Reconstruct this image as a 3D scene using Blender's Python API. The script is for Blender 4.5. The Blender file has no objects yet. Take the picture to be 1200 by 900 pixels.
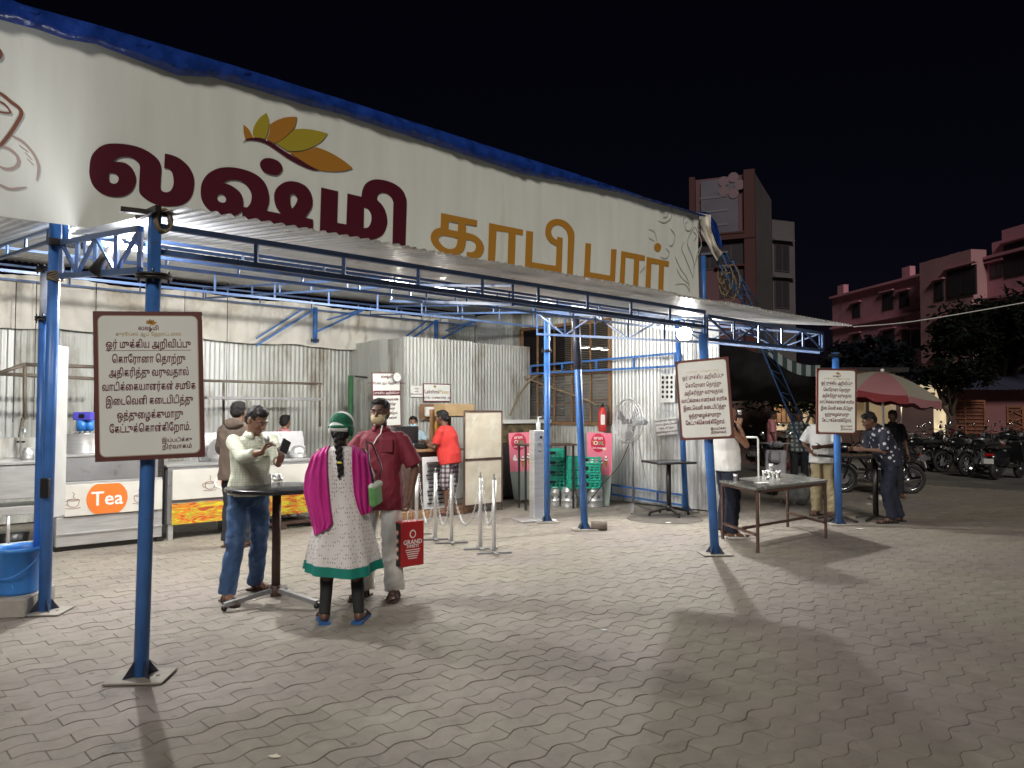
import bpy, bmesh, math, random
import numpy as np
from mathutils import Vector, Matrix, Euler, noise as mnoise
PI = math.pi
random.seed(7)
SC = bpy.context.scene
COL = SC.collection
# ------------------------------------------------------------ camera
FPX, PITCH, HCAM = 901.0, math.radians(2.16), 1.6
cam_d = bpy.data.cameras.new('camera'); cam = bpy.data.objects.new('camera', cam_d); COL.objects.link(cam)
cam_d.lens = FPX / 1200 * 36; cam_d.sensor_width = 36; cam_d.clip_end = 600; cam_d.clip_start = .05
cam.location = (0, 0, HCAM); cam.rotation_euler = (PI / 2 + PITCH, 0, 0)
SC.camera = cam
SC.view_settings.view_transform = 'Standard'; SC.view_settings.look = 'None'
SC.view_settings.exposure = 0.9; SC.view_settings.gamma = 1
# ------------------------------------------------------------ sky: a night sky
w = bpy.data.worlds.new('World'); SC.world = w; w.use_nodes = True
nt = w.node_tree; bg = nt.nodes['Background']
SUN_EL, SUN_AZ = math.radians(32), math.radians(-176)      # where the street lighting behind the camera comes from
sky = nt.nodes.new('ShaderNodeTexSky'); sky.sky_type = 'NISHITA'; sky.sun_disc = False
sky.sun_elevation = SUN_EL; sky.sun_rotation = SUN_AZ
tint = nt.nodes.new('ShaderNodeMix'); tint.data_type = 'RGBA'; tint.blend_type = 'MULTIPLY'
tint.inputs[0].default_value = 1; tint.inputs[7].default_value = (.7, .45, .75, 1)
nt.links.new(sky.outputs[0], tint.inputs[6]); nt.links.new(tint.outputs[2], bg.inputs[0])
bg.inputs[1].default_value = 0.0005
# ------------------------------------------------------------ one weak, warm, soft lamp from behind the camera
sd = bpy.data.lights.new('sun', 'SUN'); sd.energy = .88; sd.angle = math.radians(14); sd.color = (1, .93, .84)
sun = bpy.data.objects.new('sun', sd); COL.objects.link(sun)
sdir = Vector((math.sin(SUN_AZ) * math.cos(SUN_EL), math.cos(SUN_AZ) * math.cos(SUN_EL), math.sin(SUN_EL)))
sun.rotation_euler = sdir.to_track_quat('Z', 'Y').to_euler(); sun.location = (0, -10, 12)

# ------------------------------------------------------------ places: rays through the photograph met with real planes
_R = Matrix.Rotation(PITCH, 3, 'X')
def ray(px, py): return _R @ Vector(((px - 600) / FPX, 1, -(py - 450) / FPX))
O = Vector((0, 0, HCAM))
def G(px, py, z=0.0):
    r = ray(px, py); return O + r * ((z - HCAM) / r.z)
def D(px, py, Y):
    r = ray(px, py); return O + r * (Y / r.y)
U = Vector((.736, .677, 0)); V = Vector((-.677, .736, 0)); Z = Vector((0, 0, 1)); X = Vector((1, 0, 0)); Y = Vector((0, 1, 0))
P1 = G(165, 795)
def L(a, b, z=0): return P1 + U * a + V * b + Z * z
def onb(px, py, b):
    r = ray(px, py); return O + r * ((P1 + V * b - O).dot(V) / r.dot(V))
def ona(px, py, a):
    r = ray(px, py); return O + r * ((P1 + U * a - O).dot(U) / r.dot(U))
def ab(p): q = p - P1; return q.dot(U), q.dot(V), p.z
UANG = math.atan2(U.y, U.x)

# ------------------------------------------------------------ materials
MATS = {}
def M(name, col, rough=.6, metal=0.0, var=0.0, vs=6, bump=0.0, bs=60, emit=None, dirt=None, ds=3, dt=.55, spec=.5, stretch=None, alpha=None, coat=0, sss=0):
    if name in MATS: return MATS[name]
    m = bpy.data.materials.new(name); m.use_nodes = True; n = m.node_tree.nodes; l = m.node_tree.links
    b = n['Principled BSDF']; c4 = (*col, 1)
    b.inputs['Base Color'].default_value = c4; b.inputs['Roughness'].default_value = rough
    b.inputs['Metallic'].default_value = metal; b.inputs['Specular IOR Level'].default_value = spec
    b.inputs['Coat Weight'].default_value = coat
    if sss: b.inputs['Subsurface Weight'].default_value = sss; b.inputs['Subsurface Scale'].default_value = .01
    if alpha is not None: b.inputs['Alpha'].default_value = alpha
    if emit: b.inputs['Emission Color'].default_value = (*emit[0], 1); b.inputs['Emission Strength'].default_value = emit[1]
    tc = n.new('ShaderNodeTexCoord'); src = tc.outputs['Object']
    if stretch:
        mp = n.new('ShaderNodeMapping'); mp.inputs['Scale'].default_value = stretch; l.new(src, mp.inputs[0]); src = mp.outputs[0]
    cur = None
    if var:
        t = n.new('ShaderNodeTexNoise'); t.inputs['Scale'].default_value = vs; t.inputs['Detail'].default_value = 5; l.new(src, t.inputs[0])
        mr = n.new('ShaderNodeMapRange'); mr.inputs[1].default_value = .3; mr.inputs[2].default_value = .7
        mr.inputs[3].default_value = 1 - var; mr.inputs[4].default_value = 1 + var; l.new(t.outputs[0], mr.inputs[0])
        mx = n.new('ShaderNodeVectorMath'); mx.operation = 'SCALE'; mx.inputs[0].default_value = col; l.new(mr.outputs[0], mx.inputs['Scale'])
        cur = mx.outputs[0]
        r2 = n.new('ShaderNodeMapRange'); r2.inputs[3].default_value = max(0, rough - .12); r2.inputs[4].default_value = min(1, rough + .12); l.new(t.outputs[0], r2.inputs[0]); l.new(r2.outputs[0], b.inputs['Roughness'])
    if dirt:
        t = n.new('ShaderNodeTexNoise'); t.inputs['Scale'].default_value = ds; t.inputs['Detail'].default_value = 7; t.inputs['Roughness'].default_value = .65; l.new(src, t.inputs[0])
        cr = n.new('ShaderNodeMapRange'); cr.inputs[1].default_value = dt; cr.inputs[2].default_value = dt + .15; l.new(t.outputs[0], cr.inputs[0])
        mx = n.new('ShaderNodeMix'); mx.data_type = 'RGBA'; l.new(cr.outputs[0], mx.inputs[0]); mx.inputs[7].default_value = (*dirt, 1)
        if cur: l.new(cur, mx.inputs[6])
        else: mx.inputs[6].default_value = c4
        cur = mx.outputs[2]
    if cur: l.new(cur, b.inputs['Base Color'])
    if bump:
        t = n.new('ShaderNodeTexNoise'); t.inputs['Scale'].default_value = bs; t.inputs['Detail'].default_value = 4; l.new(src, t.inputs[0])
        bp = n.new('ShaderNodeBump'); bp.inputs['Strength'].default_value = min(1, bump * 20); bp.inputs['Distance'].default_value = bump; l.new(t.outputs[0], bp.inputs['Height']); l.new(bp.outputs[0], b.inputs['Normal'])
    MATS[name] = m; return m

M('blue_paint', (.045, .15, .43), .38, 0, .18, 5, .0015, 30, dirt=(.10, .07, .05), ds=9, dt=.62)
M('dark_paint', (.03, .035, .06), .45, 0, .2, 9, dirt=(.09, .06, .04), ds=8, dt=.6)
M('blue_truss', (.075, .135, .29), .42, 0, .2, 5, .0015, 30, dirt=(.10, .075, .055), ds=9, dt=.6)
M('blue_plastic', (.035, .19, .55), .38, 0, .08)
M('steel', (.66, .66, .66), .36, .7, .12, 4, .0006, 200, stretch=(1, 1, 9))
M('dull_steel', (.30, .30, .31), .45, .55, .15, 3, dirt=(.16, .15, .14), ds=5)
M('galvanised', (.60, .61, .60), .42, .35, .16, 2.2, .001, 40, dirt=(.30, .27, .22), ds=1.6, dt=.56, stretch=(1, 1, .35))
M('galvanised_dirty', (.52, .53, .50), .5, .3, .2, 2.2, .001, 40, dirt=(.23, .20, .16), ds=1.8, dt=.5, stretch=(1, 1, .3))
M('cloth_tarp', (.74, .71, .64), .8, 0, .12, 2, .004, 9, dirt=(.52, .46, .37), ds=1.3, dt=.55)
M('blue_tarp', (.012, .045, .26), .27, 0, .3, 6, .02, 16, dirt=(.06, .15, .45), ds=8, dt=.62)
M('banner', (.80, .83, .77), .42, 0, .05, 2.2, .005, 1.6, stretch=(3, 3, .35), dirt=(.66, .66, .58), ds=1.1, dt=.6)
M('maroon_print', (.085, .010, .022), .45)
M('orange_print', (.50, .24, .035), .45)
M('petal_orange', (.45, .20, .03), .45); M('petal_olive', (.42, .34, .035), .45)
M('brown_print', (.22, .09, .06), .5); M('pale_print', (.46, .36, .33), .5); M('grey_print', (.46, .47, .43), .5)
M('board_white', (.78, .80, .76), .35, 0, .03, 4)
M('board_border', (.12, .035, .03), .4)
M('cream_line', (.5, .4, .3), .5)
M('text_maroon', (.13, .015, .03), .5); M('gold_print', (.45, .32, .08), .5)
M('white_paint', (.75, .75, .72), .5, 0, .06)
M('black', (.012, .012, .013), .4); M('rubber', (.02, .02, .02), .7)
M('dark_metal', (.045, .04, .038), .4, .4, .2, 12)
M('brown_metal', (.10, .055, .045), .45, .2, .25, 10, dirt=(.16, .09, .05), ds=9, dt=.6)
M('rust', (.22, .09, .045), .8, 0, .25, 6)
M('wood', (.30, .17, .09), .55, 0, .2, 5, .001, 30, stretch=(1, 1, 8))
M('dark_wood', (.07, .04, .03), .5, 0, .2, 6)
M('teak', (.22, .12, .06), .6, 0, .2, 6)
M('concrete', (.30, .28, .25), .9, 0, .15, 8, .003, 60)
M('plate_dusty', (.28, .26, .23), .8, .1, .15, 9, .001, 50)
M('red', (.55, .03, .03), .4); M('green_plastic', (.02, .36, .25), .4, 0, .1)
M('teal', (.0, .17, .13), .8); M('blue_faded', (.035, .09, .22), .5, 0, .2, 8); M('paper', (.75, .75, .72), .7, 0, .05)
M('orange_sign', (.75, .18, .03), .4); M('white_print', (.8, .8, .78), .45)
M('tea_board', (.62, .60, .55), .35, 0, .04)
M('rope', (.20, .15, .09), .9, 0, .3, 40)
M('glass_dark', (.05, .05, .06), .15, .0)

# ------------------------------------------------------------ objects
def link(o, parent=None):
    COL.objects.link(o)
    if parent: o.parent = parent
    return o
def tag(o, label=None, cat=None, group=None, kind=None):
    if label: o['label'] = label
    if cat: o['category'] = cat
    if group: o['group'] = group
    if kind: o['kind'] = kind
    return o
def thing(name, label, cat, loc=(0, 0, 0), rz=0, group=None):
    o = bpy.data.objects.new(name, None); o.empty_display_size = .1; link(o); o.location = loc; o.rotation_euler = (0, 0, rz)
    return tag(o, label, cat, group)
def mesh(name, verts, faces, m, parent=None, smooth=False):
    me = bpy.data.meshes.new(name); me.from_pydata([tuple(v) for v in verts], [], faces); me.update()
    if m: me.materials.append(MATS[m] if isinstance(m, str) else m)
    if smooth: me.polygons.foreach_set('use_smooth', [True] * len(me.polygons))
    return link(bpy.data.objects.new(name, me), parent)
class MB:
    """collects shapes and links them as one mesh"""
    def __init__(s): s.v = []; s.f = []; s.fm = []; s.mi = 0; s.sm = []
    def add(s, v, f, smooth=False):
        o = len(s.v); s.v += [Vector(p) for p in v]; s.f += [tuple(i + o for i in q) for q in f]; s.fm += [s.mi] * len(f); s.sm += [smooth] * len(f); return s
    def box(s, c, d, rot=None, bev=0):
        hx, hy, hz = d[0] / 2, d[1] / 2, d[2] / 2
        R = rot if isinstance(rot, Matrix) else (Matrix.Rotation(rot, 3, 'Z') if rot else None)
        if bev:
            b = min(bev, hx * .9, hy * .9, hz * .9); pts = []
            for sx in (-1, 1):
                for sy in (-1, 1):
                    for sz in (-1, 1):
                        pts += [(sx * hx, sy * (hy - b), sz * (hz - b)), (sx * (hx - b), sy * hy, sz * (hz - b)), (sx * (hx - b), sy * (hy - b), sz * hz)]
            bm = bmesh.new(); [bm.verts.new(p) for p in pts]; r = bmesh.ops.convex_hull(bm, input=bm.verts[:]); bmesh.ops.dissolve_limit(bm, angle_limit=.02, verts=bm.verts[:], edges=bm.edges[:])
            bm.verts.ensure_lookup_table(); v = [q.co.copy() for q in bm.verts]; f = [[q.index for q in g.verts] for g in bm.faces]; bm.verts.index_update(); f = [[q.index for q in g.verts] for g in bm.faces]; bm.free()
        else:
            v = [Vector((sx * hx, sy * hy, sz * hz)) for sx in (-1, 1) for sy in (-1, 1) for sz in (-1, 1)]
            f = [(0, 1, 3, 2), (4, 6, 7, 5), (0, 4, 5, 1), (2, 3, 7, 6), (0, 2, 6, 4), (1, 5, 7, 3)]
        if R: v = [R @ q for q in v]
        return s.add([q + Vector(c) for q in v], f)
    def tube(s, p0, p1, r, r1=None, n=10, cap=True, smooth=True):
        p0 = Vector(p0); p1 = Vector(p1); r1 = r if r1 is None else r1; d = (p1 - p0)
        if d.length < 1e-6: return s
        q = d.to_track_quat('Z', 'Y'); a = [q @ Vector((math.cos(t * 2 * PI / n), math.sin(t * 2 * PI / n), 0)) for t in range(n)]
        v = [p0 + x * r for x in a] + [p1 + x * r1 for x in a]
        s.add(v, [(i, (i + 1) % n, n + (i + 1) % n, n + i) for i in range(n)], smooth)
        if cap: o = len(s.v) - 2 * n; s.f += [tuple(o + i for i in reversed(range(n))), tuple(o + n + i for i in range(n))]; s.fm += [s.mi] * 2; s.sm += [False] * 2
        return s
    def bar(s, p0, p1, w, h=None, up=Z):
        p0 = Vector(p0); p1 = Vector(p1); h = w if h is None else h; d = (p1 - p0).normalized(); sd = d.cross(Vector(up))
        if sd.length < 1e-4: sd = d.cross(X)
        sd.normalize(); u2 = sd.cross(d); v = [p + sd * (a * w / 2) + u2 * (b * h / 2) for p in (p0, p1) for a, b in ((-1, -1), (1, -1), (1, 1), (-1, 1))]
        return s.add(v, [(0, 1, 2, 3), (7, 6, 5, 4), (0, 4, 5, 1), (1, 5, 6, 2), (2, 6, 7, 3), (3, 7, 4, 0)])
    def path(s, pts, r, n=6, closed=False):
        pts = [Vector(p) for p in pts]; N = len(pts); rings = []; prev = None
        for i, p in enumerate(pts):
            a = pts[(i - 1) % N] if (closed or i > 0) else p; b = pts[(i + 1) % N] if (closed or i < N - 1) else p
            d = (b - a).normalized(); q = d.to_track_quat('Z', 'Y') if prev is None else prev
            if prev is not None: q = (prev @ Vector((0, 0, 1))).rotation_difference(d) @ prev
            prev = q; rr = r[i] if isinstance(r, (list, tuple)) else r
            rings.append([p + q @ Vector((math.cos(t * 2 * PI / n) * rr, math.sin(t * 2 * PI / n) * rr, 0)) for t in range(n)])
        v = [x for g in rings for x in g]; f = []
        for i in range(N if closed else N - 1):
            j = (i + 1) % N
            for k in range(n): f.append((i * n + k, i * n + (k + 1) % n, j * n + (k + 1) % n, j * n + k))
        if not closed: f += [tuple(reversed(range(n))), tuple((N - 1) * n + k for k in range(n))]
        return s.add(v, f, True)
    def lathe(s, c, prof, n=20, ax=None, smooth=True, sx=1, sy=1):
        c = Vector(c); q = (Vector(ax).to_track_quat('Z', 'Y') if ax else None); v = []
        for r, z in prof:
            for k in range(n):
                p = Vector((math.cos(k * 2 * PI / n) * r * sx, math.sin(k * 2 * PI / n) * r * sy, z)); v.append(c + (q @ p if q else p))
        f = [(i * n + k, i * n + (k + 1) % n, (i + 1) * n + (k + 1) % n, (i + 1) * n + k) for i in range(len(prof) - 1) for k in range(n)]
        if prof[0][0] > 1e-4: f.append(tuple(reversed(range(n))))
        if prof[-1][0] > 1e-4: f.append(tuple((len(prof) - 1) * n + k for k in range(n)))
        return s.add(v, f, smooth)
    def ball(s, c, r, n=12, m=7, rot=None):
        r = Vector(r) if hasattr(r, '__len__') else Vector((r, r, r)); v = []; f = []
        for i in range(m + 1):
            t = PI * i / m
            for k in range(n): p = Vector((math.sin(t) * math.cos(2 * PI * k / n) * r.x, math.sin(t) * math.sin(2 * PI * k / n) * r.y, math.cos(t) * r.z)); v.append(Vector(c) + (rot @ p if rot else p))
        for i in range(m):
            for k in range(n): f.append((i * n + k, (i + 1) * n + k, (i + 1) * n + (k + 1) % n, i * n + (k + 1) % n))
        return s.add(v, f, True)
    def quad(s, a, b, c, d): return s.add([a, b, c, d], [(0, 1, 2, 3)])
    def cap(s, p0, p1, r0, r1=None, n=12):
        r1 = r0 if r1 is None else r1
        s.tube(p0, p1, r0, r1, n); s.ball(p0, r0, n, 6); s.ball(p1, r1, n, 6); return s
    def build(s, name, m, parent=None, weld=False):
        me = bpy.data.meshes.new(name); me.from_pydata([tuple(p) for p in s.v], [], s.f)
        for x in (m if isinstance(m, (list, tuple)) else [m]): me.materials.append(MATS[x] if isinstance(x, str) else x)
        me.polygons.foreach_set('use_smooth', s.sm); me.polygons.foreach_set('material_index', s.fm); me.update()
        return link(bpy.data.objects.new(name, me), parent)
def tomesh(o, name, parent=None, mat=None):
    dg = bpy.context.evaluated_depsgraph_get(); dg.update(); me = bpy.data.meshes.new_from_object(o.evaluated_get(dg), depsgraph=dg); mw = o.matrix_basis.copy()
    d = o.data; bpy.data.objects.remove(o)
    n = bpy.data.objects.new(name, me); n.matrix_basis = mw; link(n, parent)
    if mat: me.materials.clear(); me.materials.append(MATS[mat] if isinstance(mat, str) else mat)
    return n
def remesh(mb, name, m, parent, vox=.01, smooth=4, disp=0, dscale=6):
    o = mb.build('tmp', m)
    r = o.modifiers.new('r', 'REMESH'); r.mode = 'VOXEL'; r.voxel_size = vox; r.use_smooth_shade = True
    if smooth: s = o.modifiers.new('s', 'SMOOTH'); s.iterations = smooth; s.factor = .5
    n = tomesh(o, name, parent, m)
    if disp:
        me = n.data; N = len(me.vertices); co = np.empty(N * 3); me.vertices.foreach_get('co', co); co = co.reshape(-1, 3)
        no = np.empty(N * 3); me.vertices.foreach_get('normal', no); no = no.reshape(-1, 3); dd = np.empty(N)
        for i in range(N):
            c = co[i]; dd[i] = .8 * mnoise.noise(Vector((c[0] * dscale * 1.6, c[1] * dscale * 1.6, c[2] * dscale))) + .9 * (.35 - 2 * abs(mnoise.noise(Vector((c[0] * dscale * .9 + c[2] * 2.5, c[1] * dscale * .9, c[2] * dscale * 1.5 + c[0] * 4 + 7))))) + .5 * mnoise.noise(Vector((c[0] * dscale * 3.4, c[1] * dscale * 3.4 + 5, c[2] * dscale * 2.2 + c[0] * 9)))
        co += no * (dd * disp)[:, None]; me.vertices.foreach_set('co', co.ravel()); me.update()
    me = n.data; me.polygons.foreach_set('use_smooth', [True] * len(me.polygons))
    return n
def copy_tree(o, parent=None, label=None, loc=None, rz=None):
    c = o.copy(); COL.objects.link(c)
    if parent: c.parent = parent
    for ch in [x for x in o.children]: copy_tree(ch, c)
    if label: c['label'] = label
    if loc is not None: c.location = loc
    if rz is not None: c.rotation_euler = (0, 0, rz)
    return c
def smooth_loop(pts, closed=True, n=6):
    out = []; N = len(pts)
    P = [Vector(p[:2]) for p in pts]; C = [len(p) > 2 for p in pts]
    for i in range(N if closed else N - 1):
        j = (i + 1) % N; p1, p2 = P[i], P[j]
        p0 = P[i - 1] if (not C[i] and (closed or i > 0)) else p1 * 2 - p2 if C[i] else p1
        p3 = P[(j + 1) % N] if (not C[j] and (closed or j < N - 1)) else p2
        if C[i]: p0 = p1
        out.append(p1)
        if C[i] and C[j]: continue
        for k in range(1, n):
            t = k / n; out.append(.5 * ((2 * p1) + (p2 - p0) * t + (2 * p0 - 5 * p1 + 4 * p2 - p3) * t * t + (3 * p1 - p0 - 3 * p2 + p3) * t ** 3))
    if not closed: out.append(P[-1])
    return out
def fill2d(name, loops, m, parent, mw=None, ext=.0015):
    cu = bpy.data.curves.new('c', 'CURVE'); cu.dimensions = '2D'; cu.fill_mode = 'BOTH'; cu.extrude = ext
    for lp in loops:
        sp = cu.splines.new('POLY'); sp.points.add(len(lp) - 1)
        for i, p in enumerate(lp): sp.points[i].co = (p[0], p[1], 0, 1)
        sp.use_cyclic_u = True
    o = bpy.data.objects.new('c', cu); COL.objects.link(o)
    n = tomesh(o, name, parent, m)
    if mw: n.matrix_basis = mw
    return n
def text(name, s, size, m, parent, mw, bold=0.0, ext=.001, align='CENTER', sx=1.0):
    cu = bpy.data.curves.new('t', 'FONT'); cu.body = s; cu.size = size; cu.align_x = align; cu.align_y = 'CENTER'; cu.resolution_u = 2; cu.extrude = ext; 
    o = bpy.data.objects.new('t', cu); COL.objects.link(o)
    n = tomesh(o, name, parent, m)
    if bold:
        me = n.data; N = len(me.vertices); co = np.empty(N * 3); me.vertices.foreach_get('co', co); co = co.reshape(-1, 3); fs = [tuple(p.vertices) for p in me.polygons]; V_ = []; F2 = []; d_ = bold * size * .42
        for k, (ax_, ay_) in enumerate(((0, 0), (1, .5), (-1, -.5), (.5, -1), (-.5, 1))): c2 = co + np.array([ax_ * d_, ay_ * d_, k * .00012]); V_.append(c2); F2 += [tuple(i + k * N for i in f) for f in fs]
        m2 = bpy.data.meshes.new(name); m2.from_pydata(np.concatenate(V_).tolist(), [], F2); m2.materials.append(me.materials[0]); n.data = m2
    n.matrix_basis = mw @ Matrix.Diagonal((sx, 1, 1, 1)); return n
def frame(o, x, z, off=0):
    """matrix whose local x,y lie along world vectors x,z at point o"""
    x = Vector(x).normalized(); z = Vector(z).normalized(); n = x.cross(z).normalized()
    return Matrix(((x.x, z.x, n.x, o[0] + n.x * off), (x.y, z.y, n.y, o[1] + n.y * off), (x.z, z.z, n.z, o[2] + n.z * off), (0, 0, 0, 1)))
def rloop(w, h, r, n=5, cx=0, cy=0):
    out = []
    for sx, sy, a in ((1, 1, 0), (-1, 1, PI / 2), (-1, -1, PI), (1, -1, 1.5 * PI)):
        for k in range(n + 1): t = a + PI / 2 * k / n; out.append((cx + sx * (w / 2 - r) + math.cos(t) * r, cy + sy * (h / 2 - r) + math.sin(t) * r))
    return out
def ell(cx, cy, rx, ry, n=24): return [(cx + rx * math.cos(2 * PI * k / n), cy + ry * math.sin(2 * PI * k / n)) for k in range(n)]
def corrug(name, m, parent, o, x, y, w, l, pitch=.087, amp=.011, seg=4, rows=1, thick=True):
    """one corrugated sheet: width w along x, length l along y (ribs run along y)"""
    x = Vector(x).normalized(); y = Vector(y).normalized(); n = x.cross(y); N = max(4, int(round(w / pitch * seg))); v = []; f = []
    for j in range(rows + 1):
        for i in range(N + 1):
            t = i / N * w; k = t / pitch; h = amp * math.sin(2 * PI * k)
            v.append(Vector(o) + x * t + y * (l * j / rows) + n * h)
    for j in range(rows):
        for i in range(N): a = j * (N + 1) + i; f.append((a, a + 1, a + N + 2, a + N + 1))
    ob = mesh(name, v, f, m, parent, True); return ob
# ============================================================ GROUND
def ground_mat(name, col, var, extra=None, dirt=(.13, .12, .10)):
    m = M(name, col, .85, 0, var, .7, .004, 45, dirt=dirt, ds=.45, dt=.52); return m
gm = ground_mat('dirt_ground', (.15, .135, .12), .2)
g = mesh('ground', [(-250, -60, -.014), (250, -60, -.014), (250, 420, -.014), (-250, 420, -.014)], [(0, 1, 2, 3)], 'dirt_ground'); tag(g, kind='structure')
# paver material: cement grey, each block a little different, fine ribs on top
pm = bpy.data.materials.new('paver'); pm.use_nodes = True; MATS['paver'] = pm
n = pm.node_tree.nodes; l = pm.node_tree.links; b = n['Principled BSDF']; b.inputs['Roughness'].default_value = .72
geo = n.new('ShaderNodeNewGeometry'); oi = n.new('ShaderNodeObjectInfo')
t1 = n.new('ShaderNodeTexNoise'); t1.inputs['Scale'].default_value = .55; t1.inputs['Detail'].default_value = 3; l.new(geo.outputs['Position'], t1.inputs[0])
t2 = n.new('ShaderNodeTexNoise'); t2.inputs['Scale'].default_value = 7; t2.inputs['Detail'].default_value = 8; t2.inputs['Roughness'].default_value = .7; l.new(geo.outputs['Position'], t2.inputs[0])
cr = n.new('ShaderNodeValToRGB'); l.new(t1.outputs[0], cr.inputs[0])
cr.color_ramp.elements[0].position = .42; cr.color_ramp.elements[0].color = (.245, .222, .182, 1)
cr.color_ramp.elements[1].position = .60; cr.color_ramp.elements[1].color = (.225, .196, .175, 1)
ad = n.new('ShaderNodeMath'); ad.operation = 'ADD'; l.new(geo.outputs['Random Per Island'], ad.inputs[0]); l.new(oi.outputs['Random'], ad.inputs[1])
fr = n.new('ShaderNodeMath'); fr.operation = 'FRACT'; l.new(ad.outputs[0], fr.inputs[0])
m1 = n.new('ShaderNodeMapRange'); l.new(fr.outputs[0], m1.inputs[0]); m1.inputs[3].default_value = .94; m1.inputs[4].default_value = 1.05
m2 = n.new('ShaderNodeMapRange'); l.new(t2.outputs[0], m2.inputs[0]); m2.inputs[1].default_value = .3; m2.inputs[2].default_value = .7; m2.inputs[3].default_value = .8; m2.inputs[4].default_value = 1.12
mm = n.new('ShaderNodeMath'); mm.operation = 'MULTIPLY'; l.new(m1.outputs[0], mm.inputs[0]); l.new(m2.outputs[0], mm.inputs[1])
sc_ = n.new('ShaderNodeVectorMath'); sc_.operation = 'SCALE'; l.new(cr.outputs[0], sc_.inputs[0]); 
t3 = n.new('ShaderNodeTexNoise'); t3.inputs['Scale'].default_value = 2.3; t3.inputs['Detail'].default_value = 9; t3.inputs['Roughness'].default_value = .72; l.new(geo.outputs['Position'], t3.inputs[0])
m3 = n.new('ShaderNodeMapRange'); m3.inputs[1].default_value = .56; m3.inputs[2].default_value = .70; m3.inputs[3].default_value = 1; m3.inputs[4].default_value = .62; l.new(t3.outputs[0], m3.inputs[0])
t4 = n.new('ShaderNodeTexNoise'); t4.inputs['Scale'].default_value = 11; t4.inputs['Detail'].default_value = 2; l.new(geo.outputs['Position'], t4.inputs[0])
m4 = n.new('ShaderNodeMapRange'); m4.inputs[1].default_value = .70; m4.inputs[2].default_value = .76; m4.inputs[3].default_value = 1; m4.inputs[4].default_value = .55; l.new(t4.outputs[0], m4.inputs[0])
m5 = n.new('ShaderNodeMath'); m5.operation = 'MULTIPLY'; l.new(m3.outputs[0], m5.inputs[0]); l.new(m4.outputs[0], m5.inputs[1]); m6 = n.new('ShaderNodeMath'); m6.operation = 'MULTIPLY'; l.new(m5.outputs[0], m6.inputs[0]); l.new(mm.outputs[0], m6.inputs[1]); l.new(m6.outputs[0], sc_.inputs['Scale']); l.new(sc_.outputs[0], b.inputs['Base Color'])
wv = n.new('ShaderNodeTexWave'); wv.inputs['Scale'].default_value = 42; wv.inputs['Distortion'].default_value = .3
mp = n.new('ShaderNodeMapping'); mp.inputs['Rotation'].default_value = (0, 0, -1.35); l.new(geo.outputs['Position'], mp.inputs[0]); l.new(mp.outputs[0], wv.inputs[0])
bp = n.new('ShaderNodeBump'); bp.inputs['Distance'].default_value = .0012; bp.inputs['Strength'].default_value = .35; l.new(wv.outputs[0], bp.inputs['Height'])
bp2 = n.new('ShaderNodeBump'); bp2.inputs['Distance'].default_value = .004; bp2.inputs['Strength'].default_value = .6; l.new(t2.outputs[0], bp2.inputs['Height']); l.new(bp.outputs[0], bp2.inputs['Normal']); l.new(bp2.outputs[0], b.inputs['Normal'])

PL_, PW, PA = .27, .135, .026       # paver length, row pitch, wave height
def wave(x): return PA * math.sin(2 * PI * x / PL_)
def paver_shape(x0):
    g_ = .0025; ns = 6; top = []
    xs = [g_ + (PL_ - 2 * g_) * i / ns for i in range(ns + 1)]
    top = [(x, g_ + wave(x + x0)) for x in xs] + [(x, PW - g_ + wave(x + x0)) for x in reversed(xs)]
    cx = PL_ / 2; cy = PW / 2
    inner = [(cx + (x - cx) * .975, cy + (y - cy) * .95, 0) for x, y in top]; outer = [(x, y, -.0018) for x, y in top]; low = [(x, y, -.02) for x, y in top]
    N = len(top); v = inner + outer + low; f = [tuple(range(N))]
    for r in (0, 1):
        for i in range(N): j = (i + 1) % N; f.append((r * N + j, r * N + i, (r + 1) * N + i, (r + 1) * N + j))
    return v, f
shapes = [paver_shape(0), paver_shape(PL_ / 2)]
tiles = []
A0, A1, B0, B1 = -7, 17, -7.5, 9
nb = int((B1 - B0) / PW); na = int((A1 - A0) / PL_)
for j in range(nb):
    for i in range(na):
        a = A0 + i * PL_ + (PL_ / 2 if j % 2 else 0); b_ = B0 + j * PW; c = L(a + PL_ / 2, b_ + PW / 2)
        if c.y < 1.8 or abs(c.x) > c.y * .82 + 1.2 or c.y > 17.5: continue
        if c.x > 7.2 and c.y < 60 and (c.x - 7.2) * 1.0 > (14 - c.y) * 1.2: pass
        tiles.append((c.length_squared, a, b_, j % 2, c))
tiles.sort(key=lambda t: t[0])
pav = mesh('pavement', [L(A0, B0, -.0035), L(A1, B0, -.0035), L(A1, B1, -.0035), L(A0, B1, -.0035)], [(0, 1, 2, 3)], M('joint_sand', (.14, .13, .11), .95, 0, .25, 5, .002, 80)); tag(pav, kind='structure')
protos = []
for v, f in shapes:
    me = bpy.data.meshes.new('paver'); me.from_pydata(v, [], f); me.materials.append(pm); me.update(); protos.append(me)
for k, (q, a, b_, s, c) in enumerate(tiles[:300]):
    o = bpy.data.objects.new('paver', protos[s]); link(o, pav); p = L(a, b_); r = random.uniform
    o.location = (p.x, p.y, r(-.0015, .0015)); o.rotation_euler = (r(-.008, .008), r(-.006, .006), UANG + r(-.006, .006))
vv = []; ff = []; cnt = 0
arrs = [np.array(v) for v, f in shapes]; NV = len(arrs[0])
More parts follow.
